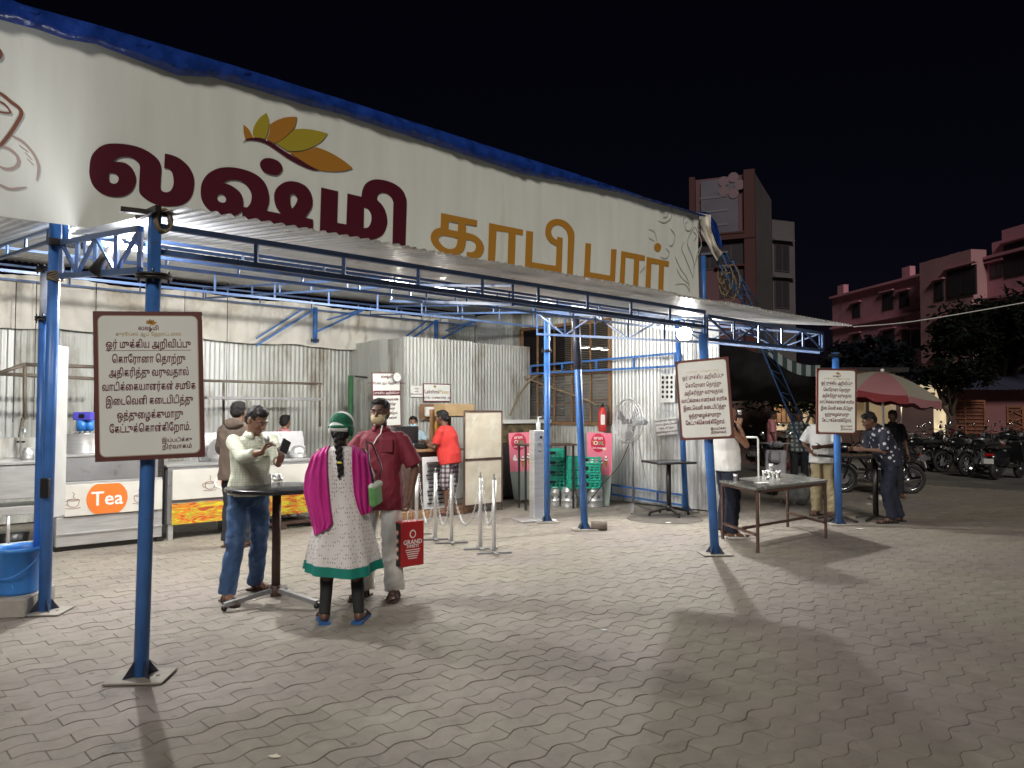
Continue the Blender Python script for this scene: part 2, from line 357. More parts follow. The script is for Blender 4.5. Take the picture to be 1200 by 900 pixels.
for (q, a, b_, s, c) in tiles[300:]:
    r = random.uniform; A = arrs[s].copy(); A[:, 2] += r(-.002, .002) + (A[:, 0] - .13) * r(-.008, .008) + (A[:, 1] - .07) * r(-.012, .012)
    p = L(a, b_); W = np.empty_like(A); W[:, 0] = p.x + A[:, 0] * U.x + A[:, 1] * V.x; W[:, 1] = p.y + A[:, 0] * U.y + A[:, 1] * V.y; W[:, 2] = A[:, 2]
    vv.append(W); ff += [tuple(i + cnt for i in t) for t in shapes[s][1]]; cnt += NV
me = bpy.data.meshes.new('paver_field'); me.from_pydata(np.concatenate(vv).tolist(), [], ff); me.materials.append(pm); me.update()
o = link(bpy.data.objects.new('paver_field', me), pav); tag(o, kind='stuff')
# bits of litter on the paving
def scrap(px, py, w_, h_, col, label):
    p = G(px, py); mb = MB(); N = 9; z = .006
    pts = [Vector((math.cos(2 * PI * k / N) * w_ * random.uniform(.7, 1), math.sin(2 * PI * k / N) * h_ * random.uniform(.7, 1), z + random.uniform(0, .008))) for k in range(N)]
    mb.add(pts + [q - Vector((0, 0, .004)) for q in pts], [tuple(range(N)), tuple(reversed(range(N, 2 * N)))] + [(k, N + k, N + (k + 1) % N, (k + 1) % N) for k in range(N)])
    o = mb.build('paper_scrap', M('scrap_' + str(px), col, .7)); o.location = p; tag(o, label, 'litter')
scrap(322, 888, .033, .016, (.75, .72, .6), 'pale torn leaf of paper lying on the paving nearest the camera')
scrap(708, 739, .03, .012, (.7, .75, .8), 'small bluish white scrap on the paving in the middle of the yard')
scrap(1008, 620, .07, .035, (.8, .8, .78), 'crumpled white scrap on the ground right of the far notice post')
scrap(1018, 591, .06, .03, (.7, .7, .68), 'small white scrap under the dark table behind the far notice post')
scrap(783, 613, .05, .02, (.8, .8, .78), 'white scrap on the floor under the small round high table')

# ============================================================ POSTS
PG = 'blue steel posts of the coffee bar'
def post(px, py, ztop, r, lean_px, label, base=.17, square=True, sleeve=None):
    """post standing at pixel (px,py); lean_px = pixel x its top is seen at"""
    p = G(px, py); t = thing('steel_post', label, 'post', p, 0, PG)
    top = D(lean_px[0], lean_px[1], p.y) - p if lean_px else Vector((0, 0, ztop)); top = Vector((top.x * ztop / max(top.z, .1), 0, ztop)) if lean_px else top
    mb = MB(); mb.tube((0, 0, .012), top, r, r, 18); mb.build('shaft', 'blue_paint', t)
    mb = MB(); mb.box((0, 0, .012), (base * 2, base * 1.6, .012), rot=.08, bev=.003); mb.tube((base * .6, .0, .018), (base * .6, 0, .026), .012, n=6); mb.build('base_plate', 'plate_dusty', t)
    for k in range(4):
        a = .08 + PI / 4 + k * PI / 2; d = Vector((math.cos(a), math.sin(a), 0)); s_ = Vector((-d.y, d.x, 0)) * .003; z0 = Vector((0, 0, .019))
        tri = [d * r + z0, d * (r + .065) + z0, d * r * .98 + Vector((0, 0, .11))]
        mesh('gusset', [q + s_ for q in tri] + [q - s_ for q in tri], [(0, 1, 2), (5, 4, 3), (0, 3, 4, 1), (1, 4, 5, 2), (2, 5, 3, 0)], 'dark_paint', t)
    return t, p + top
def flange(t, z, r, off=(0, 0)):
    mb = MB(); 
    mb.lathe((off[0], off[1], z), [(0.001, 0), (r, 0), (r, .012), (.001, .012)], 20); mb.lathe((off[0], off[1], z + .02), [(0.001, 0), (r, 0), (r, .012), (.001, .012)], 20)
    for k in range(4): a = k * PI / 2 + .4; mb.tube((off[0] + math.cos(a) * r * .8, off[1] + math.sin(a) * r * .8, z - .025), (off[0] + math.cos(a) * r * .8, off[1] + math.sin(a) * r * .8, z + .055), .007, n=6)
    mb.build('flange', 'dark_metal', t)
pA, tA = post(165, 795, 2.45, .043, (180, 330), 'blue post carrying the nearest notice board, foremost post at the left')
flange(pA, 2.42, .105, ((tA - P1).x, 0))
mb = MB(); mb.bar((tA.x - P1.x, 0, 2.46), (tA.x - P1.x, 0, 2.84), .06, .06, up=U); mb.build('head', 'blue_paint', pA)
pB, tB = post(52, 718, 3.15, .045, (64, 300), 'blue post under the left end of the banner, beside the bucket')
mb = MB(); p = G(44, 709) - G(52, 718); mb.tube((p.x, p.y, 0), (p.x, p.y, 2.42), .042, n=16); mb.build('inner_shaft', 'blue_paint', pB)
mb = MB(); mb.tube((p.x, p.y, 2.42), (p.x, p.y, 2.8), .036, n=14); mb.build('pipe_extension', 'white_paint', pB); flange(pB, 2.38, .07, (p.x, p.y)); flange(pB, 2.80, .07, (p.x, p.y))
mb = MB(); mb.box((.02, -.06, 1.0), (.07, .05, .16), bev=.01); mb.build('cable_joint', 'black', pB)
mb = MB()
for k in range(5): mb.path([(.03 + math.cos(a) * .058, math.sin(a) * .058, 2.68 + k * .014 + .01 * math.sin(a * 2 + k)) for a in [i * PI / 6 for i in range(12)]], .008, 5, True)
mb.build('rope_binding', 'rope', pB)
pC, tC = post(838, 650, 2.5, .05, (825, 420), 'blue post carrying the glossy notice board beside the long steel table')
pD, tD = post(983, 615, 2.47, .048, (979, 415), 'blue post carrying the farthest notice board, in front of the motorcycles')
flange(pD, 2.42, .09, ((tD - G(983, 615)).x, 0))
pE, tE = post(641, 612, 3.0, .045, (641, 400), 'thin blue post with a flanged sleeve beside the sanitiser pillar'); flange(pE, 2.5, .08)
pF, tF = post(685, 621, 3.0, .05, (675, 380), 'blue post leaning left in front of the milk cans')
mb = MB(); mb.tube(Vector((0, 0, 2.2)) + Vector(((tF - G(685, 621)).x * .73, 0, 0)), Vector(((tF - G(685, 621)).x, 0, 3.0)), .056, n=14); mb.build('sleeve', 'dark_paint', pF)
pH, tH = post(804, 600, 3.3, .045, (797, 450), 'blue post behind the glossy notice board, next to the small round table')
# stone block by the leaning post
o = MB(); o.lathe((0, 0, 0), [(.001, -.11), (.06, -.11), (.065, 0), (.06, .11), (.001, .11)], 16, ax=(1, -.12, 0)); q = o.build('weight_block', M('dark_stone', (.13, .11, .09), .8, 0, .2)); q.location = G(700, 622) + Vector((.03, .05, .064)); tag(q, 'round grey brown weight lying beside the foot of the leaning blue post', 'weight')
# ============================================================ TRUSSES AND ROOFS
def truss(label, p0, p1, h0, h1, n=6, w=.04, diag=True, m='blue_truss', group='blue roof trusses', post_ends=True, dx=1):
    """two chords (p0->p1 is the top one; bottom chord h0/h1 below) with uprights and diagonals"""
    p0 = Vector(p0); p1 = Vector(p1); q0 = p0 - Z * h0; q1 = p1 - Z * h1; w *= .78; t = thing('roof_truss', label, 'truss', q0, 0, group); o = q0
    MB().bar(p0 - o, p1 - o, w).build('chord', m, t); MB().bar(q0 - o, q1 - o, w).build('chord', m, t)
    for i in range(n + 1):
        f_ = i / n; a = p0.lerp(p1, f_); b = q0.lerp(q1, f_)
        if post_ends or 0 < i < n: MB().bar(a - Z * w * .5 - o, b + Z * w * .5 - o, w * .7, up=(1, 0, 0)).build('upright', m, t)
        if diag and i < n:
            c = q0.lerp(q1, (i + 1) / n) if (i % 2 == 0) == (dx > 0) else p0.lerp(p1, (i + 1) / n); s_ = a if (i % 2 == 0) == (dx > 0) else b
            MB().bar(s_.lerp(c, .06) - o, s_.lerp(c, .94) - o, w * .6).build('diagonal', m, t)
    return t
ZF, ZB = 2.80, 3.09
truss('shallow dark-topped truss carrying the front edge of the tin canopy', L(.02, 0, 2.76), L(6.05, 0, 2.76), .16, .17, 9, .045, False)
t = truss('deep blue truss between the glossy notice post and the farthest notice post', L(6.1, 0, 2.72), L(8.98, 0, 2.72), .27, .24, 5, .045, True)
t = truss('blue side truss with shining diagonals at the left end of the canopy', L(-.03, 2.06, 2.98), L(-.03, .06, 2.74), .27, .26, 4, .05, True)
MB().bar(Vector((0, 0, .27)) - U * .1, Vector((0, 0, .27)) + U * .16 , .07, .05).build('bracket', 'dark_metal', t)
truss('long thin truss under the banner at the second row of posts', L(.1, 1.9, 3.03), L(9.0, 1.9, 3.03), .17, .17, 14, .035, False)
truss('thin truss under the middle of the canopy tin', L(.3, 1.0, 2.88), L(9.0, 1.0, 2.88), .12, .12, 12, .03, False)
truss('blue cross truss from the glossy notice post back towards the window', L(6.12, .05, 2.70), L(6.3, 3.0, 3.05), .28, .3, 5, .04, True, dx=-1)
truss('blue cross truss under the middle of the canopy', L(3.1, .05, 2.74), L(3.1, 2.0, 2.98), .17, .17, 3, .035, False)
truss('short blue side truss at the far right end of the canopy', L(9.0, .05, 2.72), L(9.0, 1.95, 3.0), .27, .27, 3, .04, True)
truss('blue truss deep under the main roof above the tea counter', L(-2.6, 5.0, 3.42), L(9.0, 5.0, 3.42), .25, .25, 14, .04, False)
truss('blue truss along the top of the hung cloth at the back', L(-2.6, 7.6, 3.66), L(9.0, 7.6, 3.66), .2, .2, 12, .035, False)
for a_, lab in ((-.1, 'left'), (3.2, 'middle'), (6.3, 'right')):
    truss('blue rafter truss running back under the main roof, %s one of three' % lab, L(a_, 2.2, 3.1), L(a_, 7.5, 3.62), .1, .16, 6, .035, False)
# canopy roof: corrugated sheets side by side
rf = thing('canopy_roof', 'corrugated tin canopy sloping towards the yard in front of the banner', 'roof', L(0, 0, ZF))
rd = (L(0, 2.08, ZB) - L(0, -.45, ZF - .01)).normalized()
W_ = .835
for k in range(11):
    o = L(.05 + k * (W_ - .03), -.45 + random.uniform(-.02, .02), ZF - .012 + .004 * (k % 2)) - L(0, 0, ZF)
    corrug('roof_sheet', 'galvanised', rf, o, U, rd, W_, 2.62 if k else 2.6, pitch=.0835, amp=.0125, seg=6)
# main roof
mr_ = thing('main_roof', 'large corrugated tin roof behind the banner, seen from below', 'roof', L(0, 2.1, 3.2))
rd2 = (L(0, 8.2, 3.80) - L(0, 2.15, 3.14)).normalized()
for k in range(15):
    o = L(-2.9 + k * .82, 2.15, 3.17 + .004 * (k % 2)) - L(0, 2.1, 3.2)
    corrug('roof_sheet', 'galvanised', mr_, o, U, rd2, .85, 6.1, pitch=.0835, amp=.012)
# loose iron pieces and rope at the canopy corner
mb = MB(); c = L(0, -.05, 2.83)
mb.bar(c - U * .16 + V * .06, c + U * .12, .04, .03); mb.bar(c + V * .2 - U * .02, c - V * .12, .035)
q = mb.build('iron_bracket', 'dark_metal'); tag(q, 'dark drilled angle iron tied across the canopy corner above the foremost post', 'bracket')
mb = MB()
for k in range(4): mb.path([c + U * .06 + V * .0 + U * math.cos(a) * .045 + Z * (math.sin(a) * .07 - .05) + V * (.02 * k - .05) for a in [i * PI / 6 for i in range(12)]], .008, 5, True)
q = mb.build('rope_knot', 'rope'); tag(q, 'brown rope knot tied round the canopy corner', 'rope')

# ============================================================ BANNER
BB = 1.955; aR = ab(onb(819, 300, BB))[0]
def bz(px, py, b=BB): q = ab(onb(px, py, b)); return (q[0], q[2])
topc = [bz(*p) for p in ((0, 22), (42, 33), (77, 45), (110, 50), (160, 69), (207, 87), (247, 89), (300, 104), (350, 120), (400, 133), (500, 166), (608, 202), (725, 225), (806, 248), (819, 252))]
botc = [bz(*p) for p in ((0, 253), (60, 261), (98, 266), (140, 270), (819, 351))]
topc.insert(0, (-2.6, topc[0][1] - .03)); botc.insert(0, (-2.6, botc[0][1]))
def interp(c, a): return float(np.interp(a, [p[0] for p in c], [p[1] for p in c]))
bt = thing('banner', 'huge off white banner with maroon and orange Tamil lettering over the canopy', 'banner', L(0, 2.0, 3.1)); bo = L(0, 2.0, 3.1)
NA, NZ = 150, 24; v = []; f = []
for s in (0, 1):
    for j in range(NZ + 1):
        for i in range(NA + 1):
            a = -2.6 + (aR + 2.6) * i / NA; z0 = interp(botc, a); z1 = interp(topc, a) + .03; z = z0 + (z1 - z0) * j / NZ
            dd = .011 * mnoise.noise(Vector((a * .8, z * 1.1, 0))) + .004 * mnoise.noise(Vector((a * 3, z * 1.2, 4))) - .0
            # creases pinned at a few spots
            for ca, cz in ((-.02, 3.12), (-.02, 4.5), (3.3, 3.3)): dd += .012 * math.exp(-((a - ca) / .05) ** 2 - ((z - cz) / .28) ** 2)
            v.append(L(a, BB + .007 - min(dd, .0045) + s * .006, z) - bo)
n1 = (NA + 1) * (NZ + 1)
for j in range(NZ):
    for i in range(NA):
        a = j * (NA + 1) + i; f.append((a, a + 1, a + NA + 2, a + NA + 1)); f.append((a + n1, a + NA + 1 + n1, a + NA + 2 + n1, a + 1 + n1))
mesh('banner_sheet', v, f, 'banner', bt, True)
def deco(name, strs, ox, oy, sc, m, parent, closed=True):
    loops = []
    for pts in strs:
        px = [((ox + p[0] / sc, oy + p[1] / sc) + tuple(p[2:])) for p in pts]; q = [bz(p[0], p[1], BB - .002) + tuple(p[2:]) for p in px]
        loops.append(smooth_loop(q, True, 5))
    return fill2d(name, loops, m, parent, frame(L(0, BB - .001, 0) - bo, U, Z))
c = 1
deco('letter', [[(40,420),(60,290),(120,210),(200,165),(300,155),(420,165),(530,190),(630,235),(710,295),(750,350),(762,420),(757,520),(755,600),(775,635),(820,645),(860,625),(885,570),(885,500),(868,440),(835,410),(792,403,c),(800,256,c),(880,275),(960,315),(1040,390),(1085,480),(1092,580),(1070,680),(1020,745),(950,778),(850,788),(750,778),(660,745),(590,700),(548,655),(540,600),(545,480),(548,385),(520,335),(470,300),(410,287),(350,293),(300,318),(275,342,c),(330,340),(400,352),(460,395),(498,460),(508,530),(490,600),(450,650),(390,683),(310,693),(220,680),(140,640),(80,580),(48,500)],
  [(240,452,c),(290,455),(325,480),(335,515),(320,548),(285,560),(250,545),(236,510)]], 100, 150, 8.571, 'maroon_print', bt)
deco('letter', [[(82,400),(95,310),(150,230),(240,180),(340,167),(450,180),(560,215),(640,265),(695,335),(720,420),(720,500),(695,575,c),(840,605,c),(790,540),(770,450),(785,380),(830,330),(900,300),(980,305),(1060,340),(1110,400),(1130,470),(1120,550),(1058,640,c),(1135,658,c),(1133,760,c),(965,738,c),(940,785,c),(745,760,c),(785,708,c),(472,648,c),(470,570,c),(440,605),(390,622),(310,622),(220,605),(140,550),(95,480)],
  [(285,320,c),(350,288),(430,290),(500,325),(545,385),(560,440),(550,500),(520,545,c),(478,540,c),(478,470),(455,410),(400,360),(340,328)], [(235,450),(255,425),(290,425),(318,455),(315,490),(285,500),(250,485)], [(920,440),(940,418),(970,430),(988,465),(975,510),(940,555,c),(922,510)]], 225, 175, 8, 'maroon_print', bt)
deco('letter_dot', [[(638,130),(670,90),(730,82),(800,105),(842,150),(845,195),(810,235),(760,240),(690,220),(650,180)]], 225, 175, 8, 'maroon_print', bt)
deco('letter', [[(103,222,c),(280,262,c),(270,595,c),(368,612,c),(380,285,c),(528,320,c),(540,245),(575,180),(640,143),(720,138),(820,160),(910,205),(970,265),(1000,340),(1005,400,c),(992,845,c),(855,822,c),(865,380,c),(845,330),(800,290),(750,278),(710,295),(693,330),(700,360),(740,400),(780,470),(800,560),(795,630),(760,710),(700,755),(620,775),(530,765,c),(88,690,c)],
  [(555,435,c),(600,455),(630,510),(630,580),(600,640),(550,650,c)]], 365, 195, 9, 'maroon_print', bt)
for mm_, p in (('petal_orange', [(82,168,c),(130,210),(165,270),(175,292,c),(100,300,c),(85,240)]), ('petal_olive', [(297,58,c),(318,110),(320,190),(305,250),(285,302,c),(230,290),(182,290,c),(170,240),(190,170),(240,100)]),
   ('petal_orange', [(585,95,c),(565,180),(510,250),(440,310),(375,342,c),(300,308,c),(325,240),(332,165,c),(400,125),(490,98)]), ('petal_olive', [(872,252,c),(820,320),(740,370),(650,405),(560,415),(490,412,c),(430,370),(388,345,c),(470,295),(520,250),(560,212,c),(650,208),(760,222)]),
   ('petal_orange', [(1108,577,c),(1030,600),(920,608),(820,600),(740,570),(650,520),(510,425,c),(600,425),(690,405),(760,378,c),(850,410),(950,460),(1040,520)])):
    deco('petal', [p], 275, 125, 8, mm_, bt)
deco('emblem_stem', [[(75,332,c),(120,300),(190,293),(280,312),(370,352),(480,425),(600,495),(700,555),(800,602,c),(720,590),(600,540),(480,470),(380,400),(290,345),(200,318),(120,315)]], 275, 125, 8, 'maroon_print', bt)
om = 'orange_print'
deco('letter', [[(203,88,c),(592,168,c),(588,232,c),(470,208,c),(470,300,c),(560,325),(630,380),(665,450),(655,520),(615,570),(560,588),(478,578,c),(480,510,c),(540,512),(575,480),(575,420),(530,385),(470,378,c),(465,440),(440,500),(390,535),(320,545),(230,525),(150,470),(100,400),(92,330),(130,270),(197,245,c)],
  [(285,178,c),(387,195,c),(383,288,c),(280,265,c)], [(215,333),(300,342),(380,362,c),(375,420),(350,465),(300,478),(240,460),(190,410),(175,365)]], 495, 240, 9.2308, om, bt)
deco('letter', [[(722,197,c),(1090,270,c),(1086,332,c),(1010,318,c),(998,655,c),(922,642,c),(932,300,c),(802,283,c),(785,615,c),(710,605,c)]], 495, 240, 9.2308, om, bt)
deco('letter', [[(108,233,c),(183,245,c),(170,575,c),(428,615,c),(438,395,c),(370,360),(325,300),(315,240),(330,170),(380,120),(450,107),(530,130),(590,185),(625,250),(630,310,c),(612,708,c),(550,700,c),(562,310,c),(545,240),(500,190),(450,172),(400,190),(378,240),(395,300),(440,335,c),(443,300,c),(503,312,c),(490,688,c),(95,627,c)]], 605, 245, 9.2308, om, bt)
deco('letter', [[(750,368,c),(810,375,c),(797,683,c),(1015,720,c),(1028,432,c),(1086,437,c),(1068,785,c),(732,732,c)]], 605, 245, 9.2308, om, bt)
deco('letter', [[(398,405,c),(607,448,c),(605,492,c),(557,485,c),(547,710,c),(503,705,c),(512,475,c),(437,462,c),(427,690,c),(383,687,c)]], 675, 240, 7.5, om, bt)
deco('letter', [[(622,458,c),(818,498,c),(816,542,c),(775,535,c),(768,755,c),(724,748,c),(732,525,c),(664,512,c),(655,728,c),(612,722,c)]], 675, 240, 7.5, om, bt)
deco('letter_dot', [ell(718, 374, 31, 39, 16)], 675, 240, 7.5, om, bt)
def stroke(name, pts, ox, oy, sc, w_, m, parent, closed=False):
    q = smooth_loop([bz(ox + p[0] / sc, oy + p[1] / sc, BB - .002) for p in pts], closed, 5); Lf = []; Rt = []
    for i in range(len(q)):
        a = q[max(0, i - 1)]; b_ = q[min(len(q) - 1, i + 1)]; d = (b_ - a).normalized(); n_ = Vector((-d.y, d.x)) * w_ / 2 * (1 if closed else min(1, .35 + 4 * min(i, len(q) - 1 - i) / len(q))); Lf.append(q[i] + n_); Rt.append(q[i] - n_)
    return fill2d(name, [Lf + Rt[::-1]], m, parent, frame(L(0, BB - .001, 0) - bo, U, Z), .001)
for p, w_, m_ in (([(-90, 300), (0, 328), (60, 375), (108, 412), (118, 445), (90, 500), (50, 560), (0, 620), (-60, 680)], .026, 'brown_print'), ([(60, 562), (130, 600), (190, 670), (216, 740), (205, 815)], .02, 'pale_print'),
                  ([(-20, 625), (40, 632), (90, 670), (104, 710), (80, 742), (30, 748), (-20, 725)], .022, 'pale_print'), ([(-60, 820), (0, 838), (60, 860), (150, 850)], .02, 'pale_print'),
                  ([(-30, 365), (20, 385), (55, 425), (50, 438), (0, 432), (-40, 425)], .014, 'brown_print'), ([(105, 615), (160, 657)], .009, 'pale_print'), ([(138, 655), (180, 700)], .007, 'pale_print'), ([(150, 690), (190, 730)], .007, 'pale_print')):
    stroke('cup_outline', p, 0, 40, 4.737, w_, m_, bt)
deco('cup_drop', [ell(-10, 110, 24, 32, 16)], 0, 40, 4.737, 'brown_print', bt)
for p in ([(720,140),(780,155),(830,120),(845,60),(830,20)], [(765,110),(800,100),(810,60)], [(950,180),(945,130),(975,100),(1015,120),(1025,180),(1000,225),(965,215),(962,165),(985,145)], [(1110,130),(1075,150),(1070,200),(1095,240)], [(870,450),(920,560),(980,650),(1000,760)], [(1045,190),(1000,260),(980,340),(1010,420),(1040,520),(1030,650)], [(1045,190),(1090,280),(1100,360),(1060,480),(1035,560)], [(950,320),(930,380),(960,460),(1000,560),(1030,640)],
          [(1030,230),(1060,270),(1040,310)], [(1110,360),(1075,400),(1050,500)], [(830,205),(870,270),(850,350),(820,355)], [(640,215),(690,240),(712,320)], [(640,290),(690,320)], [(790,380),(820,420),(790,470),(740,455)], [(870,700),(960,700),(1000,770)], [(885,560),(930,640),(1000,700)], [(560,600),(610,540)]):
    stroke('vine_print', p, 675, 240, 7.5, .016, 'grey_print', bt)
# frame of steel pipes behind the banner
mb = MB()
for a in (-2.2, .0, 2.2, 4.4, 6.6, 8.9): mb.tube(L(a, 2.08, 3.0) - bo, L(a, 2.08, interp(topc, a) - .02) - bo, .025, n=8)
for zz in (.08, -.1): mb.tube(L(-2.4, 2.06, interp(topc if zz < 0 else botc, -2.4) + zz) - bo, L(8.95, 2.06, interp(topc if zz < 0 else botc, 8.95) + zz) - bo, .022, n=8)
mb.build('pipe_frame', 'blue_paint', bt)
# blue tarpaulin rolled over the top edge
tt = [bz(*p, 1.9) for p in ((-40, -30), (27, 0), (110, 23), (200, 50), (283, 75), (400, 112), (525, 152), (667, 198), (754, 229), (817, 249))]; tt.insert(0, (-2.6, tt[0][1] - .02))
v = []; f = []; NA = 420; prof = [(-.02, 0), (-.06, .12), (-.075, .3), (-.07, .5), (-.05, .7), (-.02, .88), (.03, 1.0), (.12, .98), (.25, .8), (.32, .3), (.34, -.4)]
for i in range(NA + 1):
    a = -2.6 + (aR + .12 + 2.6) * i / NA; z0 = interp(topc, a) - .02; z1 = interp(tt, a)
    for j, (db, k) in enumerate(prof):
        nz = mnoise.noise(Vector((a * 2.2 + j * .55, j * .5, 1))) * .035 + mnoise.noise(Vector((a * 7 - j * .8, j * .9, 3))) * .03 + mnoise.noise(Vector((a * 15 - j * 2.1, j * 1.3, 6))) * .014 + abs(mnoise.noise(Vector((a * 4 + j * 1.1, j * .4, 8)))) * -.03
        v.append(L(a, BB - .01 + db + nz * min(1, j / 3), z0 + (z1 - z0) * k + (nz * .5 if 0 < j < 10 else 0)))
P_ = len(prof)
for i in range(NA):
    for j in range(P_ - 1): f.append((i * P_ + j, (i + 1) * P_ + j, (i + 1) * P_ + j + 1, i * P_ + j + 1))
q = mesh('tarpaulin', v, f, 'blue_tarp', None, True); tag(q, 'crumpled blue tarpaulin folded over the top edge of the banner', 'tarpaulin')
# loose end of white cloth and tarp at the right end
def drape(name, m, label, cat, pts, b0, thick=.05, nx=14, ny=16, seed=0, fold=.04):
    """pts: left edge, right edge polylines in pixels, hung at depth b0"""
    le, re = pts; v = []; f = []
    def samp(pl, t):
        k = t * (len(pl) - 1); i = min(int(k), len(pl) - 2); r = k - i; return (pl[i][0] * (1 - r) + pl[i + 1][0] * r, pl[i][1] * (1 - r) + pl[i + 1][1] * r)
    for j in range(ny + 1):
        A = samp(le, j / ny); B = samp(re, j / ny)
        for i in range(nx + 1):
            s = i / nx; nb_ = b0 + fold * math.sin(s * 9 + j * .25 + seed) + fold * mnoise.noise(Vector((s * 4, j * .2, seed)))
            v.append(onb(A[0] * (1 - s) + B[0] * s, A[1] * (1 - s) + B[1] * s, nb_))
    f = [(j * (nx + 1) + i, j * (nx + 1) + i + 1, (j + 1) * (nx + 1) + i + 1, (j + 1) * (nx + 1) + i) for j in range(ny) for i in range(nx)]
    q = mesh(name, v, f, m, None, True); tag(q, label, cat); return q
drape('tarp_end', 'blue_tarp', 'blue tarpaulin end hanging down past the right edge of the banner', 'tarpaulin', ([(818, 247), (826, 260), (834, 280)], [(830, 249), (840, 262), (848, 292)]), 2.25, seed=3)
drape('cloth_end', 'cloth_tarp', 'dirty white cloth end crumpled over the right end of the banner', 'cloth', ([(806, 247), (817, 256), (822, 275), (840, 306)], [(833, 252), (833, 268), (841, 290), (847, 296)]), 2.1, seed=1, fold=.06)
# blue pole and stay ladder at the right end of the banner
mb = MB(); q0 = onb(825, 405, 2.15); mb.tube(Vector((0, 0, 0)), onb(824, 300, 2.15) - q0, .045, n=14)
t = mb.build('banner_pole', 'blue_paint'); t.location = q0; tag(t, 'blue pole holding up the right end of the banner above the canopy tin', 'pole')
def ladder(label, a0, a1, b0, b1, n, r=.022, m='blue_paint', zig=True):
    t = thing('stay_ladder', label, 'steel stay', a1); o = a1
    MB().tube(a0 - o, a1 - o, r, n=8).build('rail', m, t); MB().tube(b0 - o, b1 - o, r, n=8).build('rail', m, t); mb = MB()
    for i in range(n + 1):
        p = a0.lerp(a1, i / n) - o; q = b0.lerp(b1, i / n) - o; mb.tube(p, q, r * .6, n=6)
        if zig and i < n: mb.tube(p, b0.lerp(b1, (i + 1) / n) - o, r * .5, n=6)
    mb.build('lacing', m, t); return t
ladder('long leaning blue lattice stay running from the banner end down to the ground', D(846, 298, 13.2), G(966, 585), D(858, 305, 13.5), G(975, 572) , 11, .016, 'blue_faded')
ladder('short blue lattice stay above the canopy beside the dark cloth end', D(836, 300, 13.0), D(872, 358, 13.0), D(850, 296, 13.6), D(888, 356, 13.6), 5, .013, 'blue_faded')
def cable(pts, r, m, label, cat='cable', n=8, name='cable'):
    P = [Vector(p) for p in pts]; o = P[0].copy(); out = []
    for i in range(len(P) - 1):
        p0 = P[max(0, i - 1)]; p1 = P[i]; p2 = P[i + 1]; p3 = P[min(len(P) - 1, i + 2)]
        for k in range(n): t = k / n; out.append(.5 * ((2 * p1) + (p2 - p0) * t + (2 * p0 - 5 * p1 + 4 * p2 - p3) * t * t + (3 * p1 - p0 - 3 * p2 + p3) * t ** 3) - o)
    out.append(P[-1] - o); mb = MB(); mb.path(out, r, 6); q = mb.build(name, m); q.location = o; return tag(q, label, cat)
mb = MB()
for k in range(5):
    cx = 846 + k * 3; rx = 5 + (k * 7) % 6; cy = 322 + (k * 11) % 18
    mb.path([D(cx + rx * math.cos(i * PI / 7), cy + (rx * 2.2) * math.sin(i * PI / 7), 13.1 + .04 * k) for i in range(14)], .014, 5, True)
q = mb.build('cable_coil', 'rope'); tag(q, 'tangled coil of cable hanging behind the right end of the banner', 'cable')
cable([D(1000, 383, 22), D(1060, 378, 24), D(1130, 367, 26), D(1215, 352, 28)], .018, 'white_paint', 'long pale overhead cable sagging to the right over the motorcycles')
cable([D(835, 373, 13), D(870, 372, 14), D(905, 374, 16), D(960, 380, 20)], .01, 'rust', 'thin brown wire running right from the canopy end')
# ============================================================ WALLS
def sheet_wall(label, a0, b0, a1, b1, z1, w_=.82, z0=.02, m='galvanised_dirty', split=None, pitch=.076, amp=.009, holes=None, ztop=None):
    p0 = L(a0, b0); p1 = L(a1, b1); d = (p1 - p0); Ln = d.length; d.normalize(); t = thing('tin_wall', label, 'wall', p0, 0); n = max(1, round(Ln / w_)); w2 = Ln / n
    for k in range(n):
        s0 = k * w2; bands = [(z0, z1 + random.uniform(-.02, .02))]
        if split: bands = [(z0, split + .03), (split, z1 + random.uniform(-.02, .02))]
        if holes:
            h0, h1, hz0, hz1 = holes
            if s0 + w2 / 2 > h0 and s0 + w2 / 2 < h1: bands = [(z0, hz0), (hz1, z1)]
        for bi, (za, zb) in enumerate(bands):
            nn = d.cross(Z) * (.004 * ((k + bi) % 2)); corrug('tin_sheet', random.choice([m, m, 'galvanised']) , t, d * s0 + Z * za + nn + Vector((0, 0, 0)), d, Z, w2 + .025, zb - za, pitch=pitch, amp=amp)
    return t
sheet_wall('long corrugated tin wall behind the tea counters', -2.6, 8.0, 8.0, 8.0, 2.95, pitch=.082)
sheet_wall('left face of the tin booth by the menu board', 6.18, 7.95, 6.18, 6.21, 2.93, .6)
sheet_wall('front face of the tin booth behind the cashier', 6.18, 6.2, 9.2, 6.2, 2.93)
sheet_wall('tall pale tin wall rising behind the booth to the roof', 7.9, 8.05, 9.3, 8.05, 3.75, z0=2.9)
wp0 = ona(612, 440, 9.3); wp1 = ona(716, 440, 9.3); B_0 = ab(wp0)[1]; B_1 = ab(wp1)[1]; zs = ona(660, 496, 9.3).z; zt_ = ona(660, 381, 9.3).z
BE = ab(ona(842, 500, 9.3))[1]
sheet_wall('tin wall on the left of the barred window', 9.3, 8.0, 9.3, B_0 + .02, 3.72, .5)
sheet_wall('low tin wall under the barred window', 9.3, B_0, 9.3, B_1, zs - .02, .7)
sheet_wall('strip of tin wall above the barred window', 9.3, B_0, 9.3, B_1, 3.7, .7, z0=zt_ + .03)
sheet_wall('bright tin wall to the right of the barred window behind the fan', 9.3, B_1 - .02, 9.3, BE, 3.35, .62, m='galvanised')
